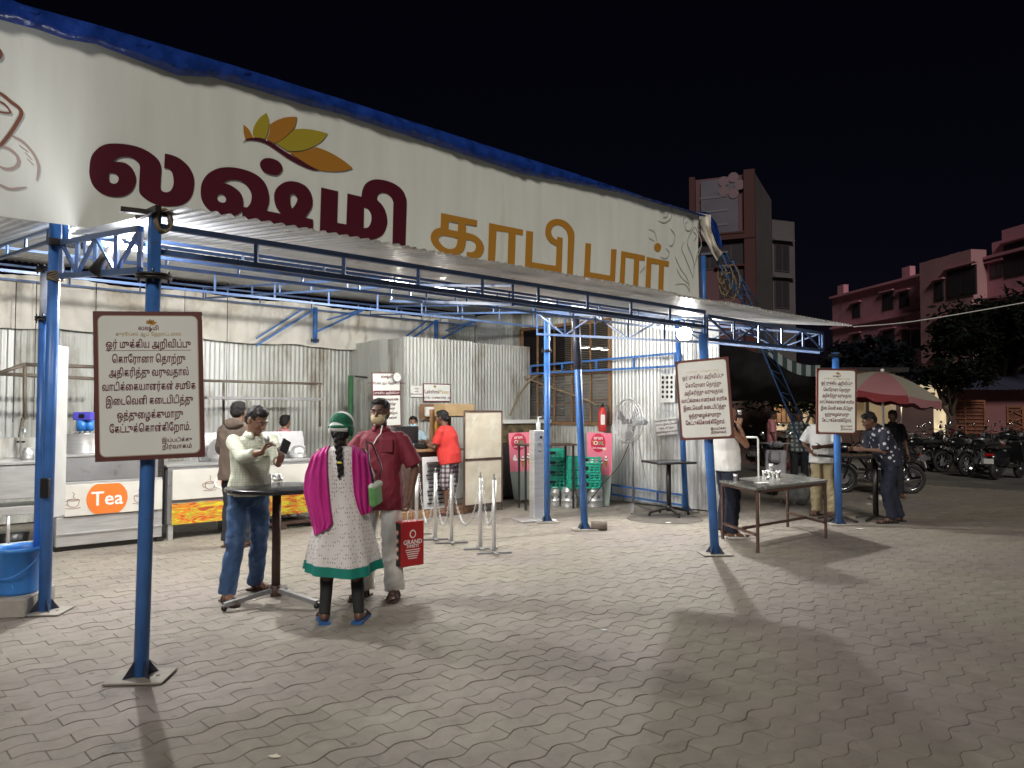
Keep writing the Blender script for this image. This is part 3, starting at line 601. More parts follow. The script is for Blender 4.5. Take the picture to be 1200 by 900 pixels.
# window
def Wp(b, z, off=0): return L(9.3 - off, b, z)
wt = thing('barred_window', 'wide brown framed window with dark louvres above and dim panes below', 'window', Wp((B_0 + B_1) / 2, zs)); wo = Wp((B_0 + B_1) / 2, zs)
zm = ona(660, 438, 9.3).z
for z_ in (zs, zm, zt_): MB().bar(Wp(B_0, z_, .02) - wo, Wp(B_1, z_, .02) - wo, .06, .06).build('rail', 'teak', wt)
for i in range(6):
    b_ = B_0 + (B_1 - B_0) * i / 5; MB().bar(Wp(b_, zs, .02) - wo, Wp(b_, zt_, .02) - wo, .06 if i in (0, 5) else .03, up=V).build('mullion', 'teak', wt)
ns = 26
for i in range(ns):
    z_ = zm + .04 + (zt_ - zm - .08) * i / (ns - 1); MB().box((0, 0, 0), (abs(B_0 - B_1) - .05, .028, .006), rot=Matrix.Rotation(math.atan2(V.y, V.x), 3, 'Z') @ Matrix.Rotation(.7, 3, 'X')).build('louvre', 'dark_metal', wt).location = Wp((B_0 + B_1) / 2, z_, -.02) - wo
ns = 16
for i in range(ns):
    z_ = zs + .04 + (zm - zs - .08) * i / (ns - 1); MB().bar(Wp(B_0, z_, -.012) - wo, Wp(B_1, z_, -.012) - wo, .007).build('grille_bar', 'brown_metal', wt)
for i in range(5):
    b0_ = B_0 + (B_1 - B_0) * i / 5; b1_ = B_0 + (B_1 - B_0) * (i + 1) / 5; mesh('pane', [Wp(b0_, zs, -.03) - wo, Wp(b1_, zs, -.03) - wo, Wp(b1_, zm, -.03) - wo, Wp(b0_, zm, -.03) - wo], [(0, 1, 2, 3)], M('pane_glass', (.35, .35, .33), .15, 0, .1, 3, alpha=.35), wt)
# dim kitchen seen through the panes
kt = thing('inner_kitchen', 'dim inner kitchen seen through the barred window', 'room', Wp((B_0 + B_1) / 2, 0)); ko = Wp((B_0 + B_1) / 2, 0)
MB().quad(L(11.2, B_0 + .6, 0) - ko, L(11.2, B_1 - .8, 0) - ko, L(11.2, B_1 - .8, 3.6) - ko, L(11.2, B_0 + .6, 3.6) - ko).build('back_wall', M('inner_wall', (.20, .18, .15), .8, 0, .3, 2), kt)
MB().bar(L(10.3, B_0 + .4, 2.15) - ko, L(10.3, B_1 - .4, 2.35) - ko, .35, .03).build('shelf', 'steel', kt); MB().bar(L(10.2, B_0 + .4, 1.75) - ko, L(10.2, B_1 - .4, 1.95) - ko, .05).build('beam', 'rust', kt)
mb = MB(); mb.lathe(L(10.4, (B_0 + B_1) / 2 - .5, 1.7) - ko, [(.001, 0), (.13, 0), (.13, .22), (.05, .3), (.001, .3)], 14); mb.build('vessel', 'steel', kt)
# fire extinguisher
t = thing('fire_extinguisher', 'red fire extinguisher hung beside the barred window', 'fire extinguisher', ona(706, 506, 9.1)); h_ = ona(706, 480, 9.1).z - ona(706, 506, 9.1).z
MB().lathe((0, 0, 0), [(.001, 0), (.07, .005), (.075, .03), (.075, h_ * .9), (.05, h_ * 1.05), (.022, h_ * 1.12), (.001, h_ * 1.12)], 16).build('cylinder', 'red', t)
MB().tube((0, 0, h_ * 1.1), (0, 0, h_ * 1.22), .02).box((0, -.03, h_ * 1.25), (.025, .1, .02)).build('valve', 'black', t)
MB().path([(.01, 0, h_ * 1.18), (.1, -.01, h_ * 1.15), (.125, -.01, h_ * .8), (.11, -.01, h_ * .3)], .011, 6).build('hose', 'black', t)
q = MB().box((-.0, -.0765, h_ * .55), (.075, .004, h_ * .45)).build('label_plate', 'paper', t)
# blue rails across the window and at the wall foot
def rails(label, pts2, a_, r=.028, n=5):
    (u0, u1), (l0, l1) = pts2; A = ona(*u0, a_); B = ona(*u1, a_); C = ona(*l0, a_); Dd = ona(*l1, a_); t = thing('pipe_rail', label, 'rail', C); o = C.copy()
    MB().bar(A - o, B - o, r * 1.6).build('rail', 'blue_paint', t); MB().bar(C - o, Dd - o, r * 1.6).build('rail', 'blue_paint', t)
    for i in range(n + 1): MB().bar(A.lerp(B, i / n) - o, C.lerp(Dd, i / n) - o, r * 1.3).build('upright', 'blue_paint', t)
    return t
rails('double blue rail running across the barred window and the tin wall', (((622, 429), (791, 414)), ((622, 438), (791, 429))), 9.12, .022, 4)
rails('low blue rail at the foot of the tin wall behind the fan', (((716, 568), (800, 580)), ((716, 579), (800, 592))), 9.15, .02, 3)
# pipes, wires by the window
cable([L(8.6, 6.1, 1.55), L(8.8, 6.0, 2.0), L(9.15, 5.9, 2.35), L(9.2, 5.2, 2.42)], .02, 'rope', 'brown bound cable climbing the booth wall to the blue rail')
cable([ona(600, 436, 9.1), ona(640, 452, 9.05), ona(680, 466, 9.05), ona(700, 475, 9.1)], .02, 'rope', 'twisted rope slanting down in front of the barred window')
# ---------------- hung cloth along the back
NA, NZ = 260, 14; v = []
for j in range(NZ + 1):
    for i in range(NA + 1):
        a = -2.6 + 11.0 * i / NA; s = (a + 2.6) % 1.9 / 1.9; sag = .07 * math.sin(PI * s); k = j / NZ
        z0 = 2.84 - sag * .6 + .02 * mnoise.noise(Vector((a * 2, 3, 0))); z1 = 3.62 - sag
        amp_ = .035 + .05 * (1 - abs(2 * s - 1)); nn = amp_ * math.sin(a * 13 + 3 * mnoise.noise(Vector((a * 1.3, k * .8, 2)))) * (.4 + .6 * k) + .05 * mnoise.noise(Vector((a * 1.7, k * 2.5, 5))) + .03 * mnoise.noise(Vector((a * 6, k * 2, 9)))
        v.append(L(a, 7.84 - abs(nn) * .9, z0 + (z1 - z0) * k))
q = mesh('hung_cloth', v, [(j * (NA + 1) + i, j * (NA + 1) + i + 1, (j + 1) * (NA + 1) + i + 1, (j + 1) * (NA + 1) + i) for j in range(NZ) for i in range(NA)], 'cloth_tarp', None, True); tag(q, 'long stained off white cloth hung in folds above the back tin wall', 'cloth')
cb = onb(369, 396, 7.7)
for (x0, y0, lab) in ((369, 398, 'short blue post with forked braces in front of the hung cloth'), (511, 398, 'short blue post at the right end of the hung cloth')):
    p = onb(x0, y0 + 4, 7.6); t = thing('braced_post', lab, 'post', p); hh = 3.5 - p.z
    MB().tube((0, 0, 0), (0, 0, hh), .045, n=12).build('shaft', 'blue_paint', t); flange(t, .03, .075)
    for s_ in (-1, 1):
        e = U * (s_ * 1.1) + Z * (hh + (-.75 if s_ < 0 else .1)); MB().bar((0, 0, hh - .02 if s_ < 0 else hh - .45), e, .035).build('brace', 'blue_paint', t)
        MB().bar(U * (s_ * .25) + Z * (hh - (.05 if s_ < 0 else .2)), e + Z * (.12 if s_ < 0 else .0) , .03).build('brace', 'blue_paint', t)
for xa, y1 in ((19, 'leftmost'), (43, 'second'), (113, 'third'), (217, 'fourth'), (267, 'fifth')):
    q = MB(); p = onb(xa, 335, 7.55); z1 = p.z; q.tube((0, 0, -1.9), (0, 0, .05), .006, n=5); o = q.build('hanging_wire', 'dark_metal'); o.location = p; tag(o, 'thin dark wire hanging in front of the cloth, %s from the left' % y1, 'wire')
# pipe racks standing before the back wall
M('pipe_brown', (.17, .14, .11), .6, .2, .25, 8)
def rack(label, segs, b_, r=.024, m='pipe_brown'):
    A = [(onb(*p, b_), onb(*q, b_)) for p, q in segs]; t = thing('pipe_rack', label, 'rack', A[0][0]); o = A[0][0].copy()
    for p, q in A: MB().tube(p - o, q - o, r, n=8).build('pipe', m, t)
    return t
rack('rusty pipe rack over the sinks at the left', [((0, 438), (112, 444)), ((112, 444), (238, 446)), ((29, 426), (29, 492)), ((29, 427), (112, 430)), ((0, 437), (29, 427)), ((27, 490), (20, 535))], 6.4)
rack('brown pipe frame behind the coffee counter', [((237, 446), (377, 450)), ((375, 450), (375, 500)), ((262, 447), (262, 500))], 6.6, .02, 'pipe_brown')
q = MB(); p0 = onb(238, 466, 6.3); p1 = onb(373, 468, 6.3); q.bar(Vector((0, 0, 0)), p1 - p0, .32, .035); o = q.build('shelf', 'dull_steel'); o.location = p0; tag(o, 'dark steel shelf over the coffee counter', 'shelf')
q = MB(); p0 = onb(411, 440, 7.4); q.tube((0, 0, 0), (0, 0, -2.0 if p0.z > 2 else -p0.z), .05, n=8); o = q.build('green_pole', M('green_paint', (.05, .16, .07), .5)); o.location = p0; tag(o, 'green pole standing against the back wall by the menu board', 'pole')
q = MB(); p0 = onb(416, 441, 7.4); p1 = onb(438, 443, 7.4); q.tube((0, 0, 0), p1 - p0, .018, n=6); o = q.build('rod', 'dark_metal'); o.location = p0; tag(o, 'dark rod between the green pole and the booth', 'rod')

# ============================================================ COUNTERS
CB = 5.08
def cz(px, py): return onb(px, py, CB).z
def ca(px, py=600): return ab(onb(px, py, CB))[0]
def cbox(name, parent, o, a0, a1, b0, b1, z0, z1, m, bev=.006):
    c = L((a0 + a1) / 2, (b0 + b1) / 2, (z0 + z1) / 2) - o; return MB().box(c, (abs(a1 - a0), abs(b1 - b0), z1 - z0), rot=UANG, bev=bev).build(name, m, parent)
def fplane(a, z, b, off=0): return frame(L(a, b - off, z), U, Z)
def local(mw, o): m = mw.copy(); m.translation -= o; return m
def tea_sign(t, o, aL, aR_, z0, z1, word, disc_c, disc_r, sx=1.0, clip=None):
    cbox('sign_board', t, o, aL, aR_, CB - .03, CB - .004, z0, z1, 'tea_board', .003)
    f = local(fplane(0, 0, CB, .033), o); zc = (z0 + z1) / 2; h = (z1 - z0)
    pts = [(disc_c + math.cos(k * PI / 16) * disc_r, zc + max(-h * .48, min(h * .48, math.sin(k * PI / 16) * disc_r * .95))) for k in range(32)]
    fill2d('disc', [pts], 'orange_sign', t, f)
    text('lettering', word, h * .64, 'white_print', t, local(fplane(disc_c, zc - .005, CB, .0355), o), .025)
    for s_ in (-1, 1):
        cx = disc_c + s_ * (disc_r + h * .38); loops = []
        def ring(pts, w_):
            q = smooth_loop(pts, False, 4); A = []; B = []
            for i in range(len(q)):
                d = (q[min(i + 1, len(q) - 1)] - q[max(i - 1, 0)]).normalized(); n_ = Vector((-d.y, d.x)) * w_ / 2; A.append(q[i] + n_); B.append(q[i] - n_)
            return A + B[::-1]
        k = h * .2
        for pp in ([(-.9, .4), (-.8, -.3), (-.4, -.7), (.3, -.7), (.7, -.3), (.8, .4)], [(-.9, .4), (0, .55), (.8, .4), (0, .25), (-.9, .4)], [(.75, .2), (1.2, .2), (1.1, -.3), (.65, -.3)], [(-1.1, -.85), (0, -1.0), (1.1, -.85)], [(-.2, .7), (0, 1.0), (-.2, 1.3), (.1, 1.6)]):
            fill2d('cup_outline', [ring([(cx + s_ * x * k, zc - h * .06 + y * k) for x, y in pp], .006)], 'brown_print', t, f, .001)
# counter with the Tea panel
a0, a1 = ca(66), ca(190); zt0 = cz(120, 535)
t = thing('tea_counter', 'stainless steel serving counter with the orange Tea panel', 'counter', L(a0, CB)); o = L(a0, CB)
cbox('base_panel', t, o, a0, a1, CB, CB + .7, .06, cz(120, 603), 'steel'); cbox('middle_band', t, o, a0, a1, CB + .01, CB + .7, cz(120, 603) + .005, cz(120, 563), 'steel')
cbox('upper_band', t, o, a0, a1, CB + .02, CB + .68, cz(120, 563) + .004, zt0, 'dull_steel'); cbox('counter_top', t, o, a0 - .01, a1 + .01, CB + .005, CB + .7, zt0 + .003, zt0 + .03, 'steel')
cbox('plinth', t, o, a0, a1, CB + .05, CB + .6, .0, .06, 'dark_metal'); MB().bar(L(a0, CB - .012, cz(120, 622)) - o, L(a1, CB - .012, cz(120, 622)) - o, .02, .012).build('seam_strip', 'steel', t)
tea_sign(t, o, ca(75), ca(189), cz(120, 602), cz(120, 566), 'Tea', ca(124.5), .225)
# pot with blue mixer on the counter
pp = onb(99, 534, CB + .35); pp.z = zt0 + .03
q = MB(); q.lathe((0, 0, 0), [(.001, 0), (.19, 0), (.2, .02), (.2, .23), (.21, .24), (.195, .24), (.19, .03), (.001, .03)], 24); o_ = q.build('steel_pot', 'steel'); o_.location = pp; tag(o_, 'round steel pot under the blue motor on the tea counter', 'pot')
t = thing('milk_stirrer', 'blue motor unit standing over the steel pot on the tea counter', 'machine', pp + Vector((0, 0, .23)))
MB().box((0, 0, .22), (.22, .16, .10), bev=.01).build('control_box', M('violet_blue', (.08, .07, .45), .4), t); MB().box((.0, -.082, .22), (.07, .006, .05)).build('dial_plate', 'black', t)
mb = MB(); mb.tube((-.03, 0, .04), (-.03, 0, .17), .07, n=12).tube((.06, 0, .04), (.06, 0, .17), .045, n=10); mb.build('motor', 'blue_plastic', t)
mb = MB(); [mb.tube((x, 0, -.2), (x, 0, .06), .012, n=6) for x in (-.06, 0, .06)]; mb.box((0, .0, .0), (.3, .04, .015)); mb.build('stirring_rods', 'steel', t)
# sink unit at the left
a2 = ca(-45); a3 = a0 - .02
t = thing('sink_unit', 'steel sink unit with pipes and an open shelf, left of the tea counter', 'sink', L(a2, CB)); o = L(a2, CB)
cbox('basin', t, o, a2, a3, CB, CB + .7, cz(20, 585), cz(20, 545), 'steel', .01); cbox('rim', t, o, a2, a3, CB - .02, CB + .72, cz(20, 545) + .003, cz(20, 541), 'steel')
cbox('shelf', t, o, a2, a3, CB + .02, CB + .6, cz(20, 604), cz(20, 594), 'steel'); cbox('backsplash', t, o, a2, a3, CB + .7, CB + .72, cz(20, 541) + .01, cz(20, 541) + .25, 'galvanised')
for a_ in (a2 + .1, (a2 + a3) / 2, a3 - .06): MB().tube(L(a_, CB + .05, 0) - o, L(a_, CB + .05, cz(20, 594)) - o, .02, n=8).build('leg', 'steel', t)
cbox('floor_rail', t, o, a2, a3, CB + .03, CB + .06, .12, .16, 'steel')
q = MB(); q.lathe((0, 0, 0), [(.001, 0), (.13, 0), (.17, .24), (.001, .24)], 18); o_ = q.build('dark_tub', 'black'); p = L(a3 - .35, CB + .3, .0); o_.location = p; tag(o_, 'black tub on the floor under the sink unit', 'tub')
# counter with the Coffee panel
a4, a5 = ca(196), ca(371); 
t = thing('coffee_counter', 'steel serving counter with orange Coffee disc and a bright swirl panel below', 'counter', L(a4, CB)); o = L(a4, CB)
zc0 = cz(260, 545); cbox('body', t, o, a4, a5, CB, CB + .7, .2, zc0, 'dull_steel'); cbox('counter_top', t, o, a4 - .02, a5 + .02, CB - .01, CB + .72, zc0 + .002, zc0 + .03, 'steel')
MB().box(L((a4 + a5) / 2 + .3, CB + .5, zc0 + .22) - o, (a5 - a4 - .5, .03, .4), rot=Matrix.Rotation(UANG, 3, 'Z') @ Matrix.Rotation(-.3, 3, 'X')).build('splash_panel', 'dull_steel', t)
for a_ in (a4 + .05, a4 + .9, a5 - .05):
    for b_ in (.05, .6): MB().box(L(a_, CB + b_, .1) - o, (.06, .06, .2), rot=UANG).build('leg', 'steel', t)
cbox('side_post', t, o, a4 - .12, a4 - .04, CB + .02, CB + .5, 0, 1.05, 'dark_metal')
cbox('swirl_panel', t, o, a4 + .05, a5, CB - .02, CB - .004, cz(300, 606), cz(300, 583), 'swirl' if 'swirl' in MATS else 'orange_print', .002)
tea_sign(t, o, a4 + .05, a5, cz(300, 579), cz(300, 546), 'Coffee', ca(277), .225)
# swirl print material
sm_ = bpy.data.materials.new('swirl'); sm_.use_nodes = True; n = sm_.node_tree.nodes; l = sm_.node_tree.links; tc = n.new('ShaderNodeTexCoord'); wv = n.new('ShaderNodeTexNoise'); wv.inputs['Scale'].default_value = 2.2; wv.inputs['Distortion'].default_value = 4
mpp = n.new('ShaderNodeMapping'); mpp.inputs['Scale'].default_value = (1, 1, 5); l.new(tc.outputs['Object'], mpp.inputs[0]); l.new(mpp.outputs[0], wv.inputs[0]); cr = n.new('ShaderNodeValToRGB'); l.new(wv.outputs[0], cr.inputs[0]); e = cr.color_ramp.elements
e[0].position = .35; e[0].color = (.35, .05, .02, 1); e[1].position = .62; e[1].color = (.65, .5, .03, 1); x_ = e.new(.46); x_.color = (.75, .22, .02, 1); x_ = e.new(.55); x_.color = (.3, .35, .03, 1); l.new(cr.outputs[0], n['Principled BSDF'].inputs[0])
for ch in t.children:
    if ch.name.startswith('swirl_panel'): ch.data.materials[0] = sm_
q = MB(); 
for k in range(4): q.box((0, .0 + k * .14, 0), (1.1, .09, .03))
for k in (-.45, 0, .45): q.box((k, .21, -.045), (.08, .55, .06))
o_ = q.build('pallet', 'dark_wood'); o_.location = L(3.35, CB - .05, .075); o_.rotation_euler.z = UANG; tag(o_, 'low dark wooden pallet under the front edge of the coffee counter', 'pallet')
# ladles and vessels on the coffee counter
for i, (x_, s_, lab) in enumerate(((260, 1, 'round steel milk vessel left of the man in the brown jacket'), (385, .6, 'small steel jug at the right end of the coffee counter'))):
    p = onb(x_, 540, CB + .3); p.z = zc0 + .03; q = MB(); q.lathe((0, 0, 0), [(.001, 0), (.15 * s_, 0), (.19 * s_, .1 * s_), (.16 * s_, .24 * s_), (.1 * s_, .3 * s_), (.001, .3 * s_)], 20); o_ = q.build('milk_vessel', 'steel'); o_.location = p if x_ < 300 else L(a5 - .15, CB + .3, zc0 + .03); tag(o_, lab, 'vessel')

for i, (px_, r0_, h0_, lab) in enumerate(((32, .07, .14, 'small steel mug beside the tap on the sink unit'),)):
    p = onb(px_, 541, CB + .35); p.z = cz(20, 541) + .002; o_ = MB().lathe((0, 0, 0), [(.001, 0), (r0_, 0), (r0_ * .95, h0_ * .7), (r0_ * .6, h0_ * .85), (r0_ * .62, h0_), (.001, h0_)], 18).build('steel_can', 'steel'); o_.location = p; tag(o_, lab, 'vessel')
p = onb(24, 541, CB + .55); p.z = cz(20, 541) + .002; t = thing('water_tap', 'bent steel tap rising behind the sink unit', 'tap', p); MB().path([(0, 0, 0), (0, 0, .3), (.03, -.03, .36), (.1, -.1, .36), (.12, -.12, .3)], .014, 8).build('spout', 'steel', t); MB().box((0, 0, .2), (.09, .02, .02)).build('handle', 'black', t)
# bucket on its kerb
p = G(18, 728); o_ = MB().box((0, 0, .075), (1.0, .55, .15), rot=UANG * .2, bev=.012).build('kerb_block', 'concrete'); o_.location = p + Vector((-.52, .28, 0)); tag(o_, 'low concrete block under the blue bucket at the left edge', 'block')
bp_ = D(20, 712, p.y + .3); bp_.z = .152; t = thing('bucket', 'blue plastic bucket on the concrete block at the left edge', 'bucket', bp_); R_ = .185; hb = .37
MB().lathe((0, 0, 0), [(.001, 0), (R_ * .78, 0), (R_ * .8, .02), (R_ * .97, hb * .9), (R_ * 1.06, hb * .92), (R_ * 1.1, hb), (R_ * 1.0, hb), (R_ * .95, hb * .9), (R_ * .76, .015), (.001, .015)], 32).build('tub', 'blue_plastic', t)
MB().path([(math.cos(a) * R_ * 1.1, -math.sin(a) * R_ * 1.12, hb * .93 - math.sin(a) * .2) for a in [i * PI / 14 for i in range(15)]], .005, 6).build('handle', 'blue_plastic', t)
# white strip board beside the left post
p = G(70, 712); o_ = MB().box((0, 0, 0), (.02, .22, 1.42), bev=.003).build('white_panel', 'white_paint'); pz = D(70, 505, p.y + .05); o_.location = pz; o_.rotation_euler.z = .12; tag(o_, 'narrow white board seen edge on, fixed beside the left blue post', 'board')
# ============================================================ LAMPS
def point(loc, e, col, r, parent): 
    d = bpy.data.lights.new('lamp_light', 'POINT'); d.energy = e; d.color = col; d.shadow_soft_size = r; o = bpy.data.objects.new('lamp_light', d); link(o, parent); o.location = loc; return o
bulb_m = M('bulb_glow', (1, 1, 1), .5, emit=((.95, .97, 1), 90))
def bulb(label, loc, e, col, hang=.12, rr=.055, gl=True):
    t = thing('led_bulb', label, 'lamp', loc); MB().lathe((0, 0, 0), [(.001, -rr), (rr * .7, -rr * .75), (rr, 0), (rr * .8, rr * .8), (rr * .5, rr * 1.3), (.001, rr * 1.3)], 18).build('globe', bulb_m, t)
    MB().tube((0, 0, rr * 1.3), (0, 0, rr * 1.3 + hang), .022, n=10).build('holder', 'white_paint', t); lp = point((0, 0, -.0), e, col, rr * 1.1, t); lp.location = (0, 0, -rr * 1.9); return t
fl = thing('flood_light', 'glaring white round flood light under the right end of the canopy', 'lamp', D(802, 391, 11.75)); fdir = Vector((-.12, -1, -.32)).normalized()
MB().lathe((0, 0, 0), [(.001, -.10), (.05, -.09), (.12, -.01), (.125, .015), (.115, .015), (.11, .0), (.001, .0)], 28, ax=fdir).build('housing', 'dull_steel', fl)
MB().lathe((0, 0, 0), [(.001, .022), (.07, .018), (.11, .004)], 28, ax=fdir).build('lens', bulb_m, fl)
MB().bar((0, .02, .08), (0, .03, .36), .025).build('bracket', 'dark_metal', fl)
sp_ = bpy.data.lights.new('flood_spot', 'SPOT'); sp_.energy = 240; sp_.color = (1, .96, .9); sp_.spot_size = math.radians(165); sp_.spot_blend = .35; sp_.shadow_soft_size = .05; so_ = bpy.data.objects.new('flood_spot', sp_); link(so_, fl); so_.location = fdir * .06; so_.rotation_euler = (-fdir).to_track_quat('Z', 'Y').to_euler()
lp = point(-fdir * -.05 + Vector((0, 0, -.03)), 9, (.95, .97, 1), .06, fl)
t = thing('flood_lamp', 'lamp in a dark conical shade tied into the left side truss', 'lamp', L(.0, 1.1, 2.79)); c0 = D(139, 286, 5.3) ; t.location = c0
MB().tube((-.03, .0, -.02), (-.17, .02, -.2), .035, .05, n=14).build('housing', 'dark_metal', t)
MB().ball((.0, 0, 0), .03).build('globe', bulb_m, t); lp = point((.09, -.09, .0), 25, (.98, .97, 1.0), .06, t)
def tube_lamp(label, a, b, z, ln, e, col=(1, .97, .9), one=False):
    t = thing('tube_lamp', label, 'lamp', L(a, b, z), UANG); MB().box((0, 0, .035), (ln, .05, .03)).build('casing', 'white_paint', t)
    MB().tube((-ln / 2 + .03, 0, 0), (ln / 2 - .03, 0, 0), .014, n=10).build('tube', M('tube_glow', (1, 1, 1), .5, emit=((1, .98, .95), 12)), t)
    for s in ((0,) if one else (-1, 1)): lp = point((s * ln * .3, 0, -.06), e if one else e / 2, col, .045, t)
    return t
tube_lamp('white tube lamp under the main roof behind the banner, nearest the tea counter', .75, 2.95, 3.19, 1.2, 235, (1, .98, .93), True)
tube_lamp('white tube lamp under the main roof behind the banner, opposite the coffee counter', 4.3, 3.1, 3.2, 1.2, 185)
tube_lamp('white tube lamp under the main roof behind the banner, opposite the cashier desk', 7.0, 3.1, 3.2, 1.2, 55)
tube_lamp('white tube lamp inside the dim kitchen behind the window', 10.2, (B_0 + B_1) / 2, 2.9, 1.0, 7, (1, .85, .65))
# ============================================================ NOTICE BOARDS
NOTE = ['ஓர் முக்கிய அறிவிப்பு', 'கொரோனா தொற்று', 'அதிகரித்து வருவதால்', 'வாடிக்கையாளர்கள் சமூக', 'இடைவெளி கடைபிடித்து', 'ஒத்துழைக்குமாறு', 'கேட்டுக்கொள்கிறோம்.']
def visual(s):
    """Tamil in drawing order: the left vowel signs move before their consonant"""
    out = []
    for ch in s:
        if ch in 'ெேை': out.insert(len(out) - 1, ch)
        elif ch in 'ொோௌ': out.insert(len(out) - 1, 'ெ' if ch == 'ொ' else 'ே'); out.append('ா')
        else: out.append(ch)
    return ''.join(out)
def emblem(parent, f, s):
    ms = ('gold_print', 'gold_print', 'orange_print', 'gold_print', 'orange_print')
    for k, (a, ln) in enumerate(((2.5, .35), (1.9, .5), (1.2, .6), (.65, .75), (.2, .9))):
        d = Vector((math.cos(a), math.sin(a))) * ln * s; nn = Vector((-d.y, d.x)) * .3
        fill2d('petal', [[(0, 0), (d.x * .5 + nn.x, d.y * .5 + nn.y), (d.x, d.y), (d.x * .5 - nn.x, d.y * .5 - nn.y)]], ms[k], parent, f, .0008)
def notice(label, tl, tr, bl, br, off, gloss=False, size=.062):
    """corners: world points of the board"""
    x = (tr - tl + br - bl).normalized(); z = (tl - bl + tr - br).normalized(); w_ = ((tr - tl).length + (br - bl).length) / 2; h = ((tl - bl).length + (tr - br).length) / 2
    c = (tl + tr + bl + br) / 4; f = frame((0, 0, 0), x, z); t = thing('notice_board', label, 'sign', c, 0, 'notice boards on the posts'); T = lambda dx, dy, dz: f @ Matrix.Translation((dx, dy, dz))
    o = fill2d('board', [rloop(w_, h, .004)], 'board_border', t, T(0, 0, -.012), .011)
    fill2d('sheet', [rloop(w_ - .05, h - .05, .035)], 'cream_line', t, T(0, 0, .0005), .001); fill2d('sheet', [rloop(w_ - .06, h - .06, .032)], M('board_gloss', (.72, .72, .68), .18, 0, .03, 4, .004, 7) if gloss else 'board_white', t, T(0, 0, .0025), .0015)
    for y_ in (.22, -.22): 
        MB().box((0, y_ * h * 1.5, -.035), (.16, .03, .02)).build('clamp', 'dark_metal', t).matrix_basis = f
    k = h / .9; emblem(t, T(.0, h * .415, .0045), .055 * k)
    tx = lambda s, sz, y_, m='text_maroon', b=.03, dx=0, sx=.92: text('lettering', visual(s), sz * k, m, t, T(dx * w_, y_ * h, .0045), b, .0005, sx=sx)
    tx('லஷ்மி', .036, .385, b=.04); tx('குரூப்ஸ் ஆப் ஹோட்டல்ஸ்', .028, .345, 'gold_print', .01)
    ys = [.275, .175, .085, -.01, -.105, -.20, -.29]; wd = [.80, .69, .75, .88, .82, .62, .76]
    for s, y_, ww in zip(NOTE, ys, wd):
        o = tx(s, size, y_, b=.045); bw = max(v.co.x for v in o.data.vertices) - min(v.co.x for v in o.data.vertices); o.matrix_basis = T(0, y_ * h, .0045) @ Matrix.Diagonal((ww * w_ * .97 / bw, 1.02, 1, 1))
    fill2d('underline', [rloop(w_ * .78, .003, .001)], 'text_maroon', t, T(0, .235 * h, .004), .0005)
    tx('இப்படிக்கு', .032, -.375, b=.03, dx=.24); tx('நிர்வாகம்', .036, -.42, b=.03, dx=.24)
    return t
# nearest board: faces a little to the right
def quadpts(px4, Y4): return [D(p[0], p[1], y) for p, y in zip(px4, Y4)]
y0 = G(165, 795).y - .12
notice('notice board with maroon border on the foremost blue post, sharp Tamil lettering', *quadpts(((108, 364), (237, 366), (112, 542), (240, 535)), (y0 - .06, y0 + .13, y0 - .06, y0 + .13)), .1)
y0 = G(838, 650).y - .09
notice('glossy notice board under crinkled clear wrap on the post by the long steel table', *quadpts(((792, 424), (854, 417), (797, 517), (859, 513)), (y0 + .14, y0 - .16, y0 + .14, y0 - .16)), .1, True)
y0 = G(983, 615).y - .09
notice('smallest looking notice board on the farthest post, motorcycles behind it', *quadpts(((957, 431), (1004, 433), (957, 509), (1004, 509)), (y0, y0 + .05, y0, y0 + .05)), .1)
# clear wrap edge on the glossy board
# ============================================================ PAPERS AND BOARDS ON THE WALLS
def flat(name, label, cat, tl, tr, bl, br, m='paper', border=None, bw=.012, th=.006):
    x = (tr - tl + br - bl).normalized(); z = (tl - bl + tr - br).normalized(); w_ = ((tr - tl).length + (br - bl).length) / 2; h = ((tl - bl).length + (tr - br).length) / 2
    c = (tl + tr + bl + br) / 4; f = frame((0, 0, 0), x, z); t = thing(name, label, cat, c); T = lambda dx, dy, dz: f @ Matrix.Translation((dx * w_, dy * h, dz))
    if border: fill2d('border', [rloop(w_, h, .004)], border, t, T(0, 0, -th * .5), th * .5); fill2d('sheet', [rloop(w_ - 2 * bw, h - 2 * bw, .003)], m, t, T(0, 0, .001), .001)
    else: fill2d('sheet', [rloop(w_, h, .003)], m, t, T(0, 0, 0), .0015)
    return t, T, w_, h
def q4(px4, fn): return [fn(*p) for p in px4]
bo_ = lambda x, y: onb(x, y, 6.16)
t, T, w_, h = flat('menu_board', 'tall white menu board with maroon bands and a clock at its corner, beside the booth', 'sign', *q4(((436, 438), (470, 435), (436, 500), (470, 500)), lambda x, y: onb(x, y, 6.05)), m='board_white', border='board_border', bw=.02)
for y_, hh in ((.12, .09), (-.46, .04)): fill2d('band', [rloop(w_ * .93, h * hh, .002)], 'text_maroon', t, T(0, y_, .004), .001)
text('lettering', visual('லஷ்மி'), .07, 'text_maroon', t, T(-.0, .42, .004), .03); text('lettering', visual('குரூப்ஸ் ஆப் ஹோட்டல்ஸ்'), .055, 'text_maroon', t, T(0, .3, .004), .02)
text('lettering', visual('முக்கிய அறிவிப்பு'), .05, 'board_white', t, T(0, .12, .006), .02)
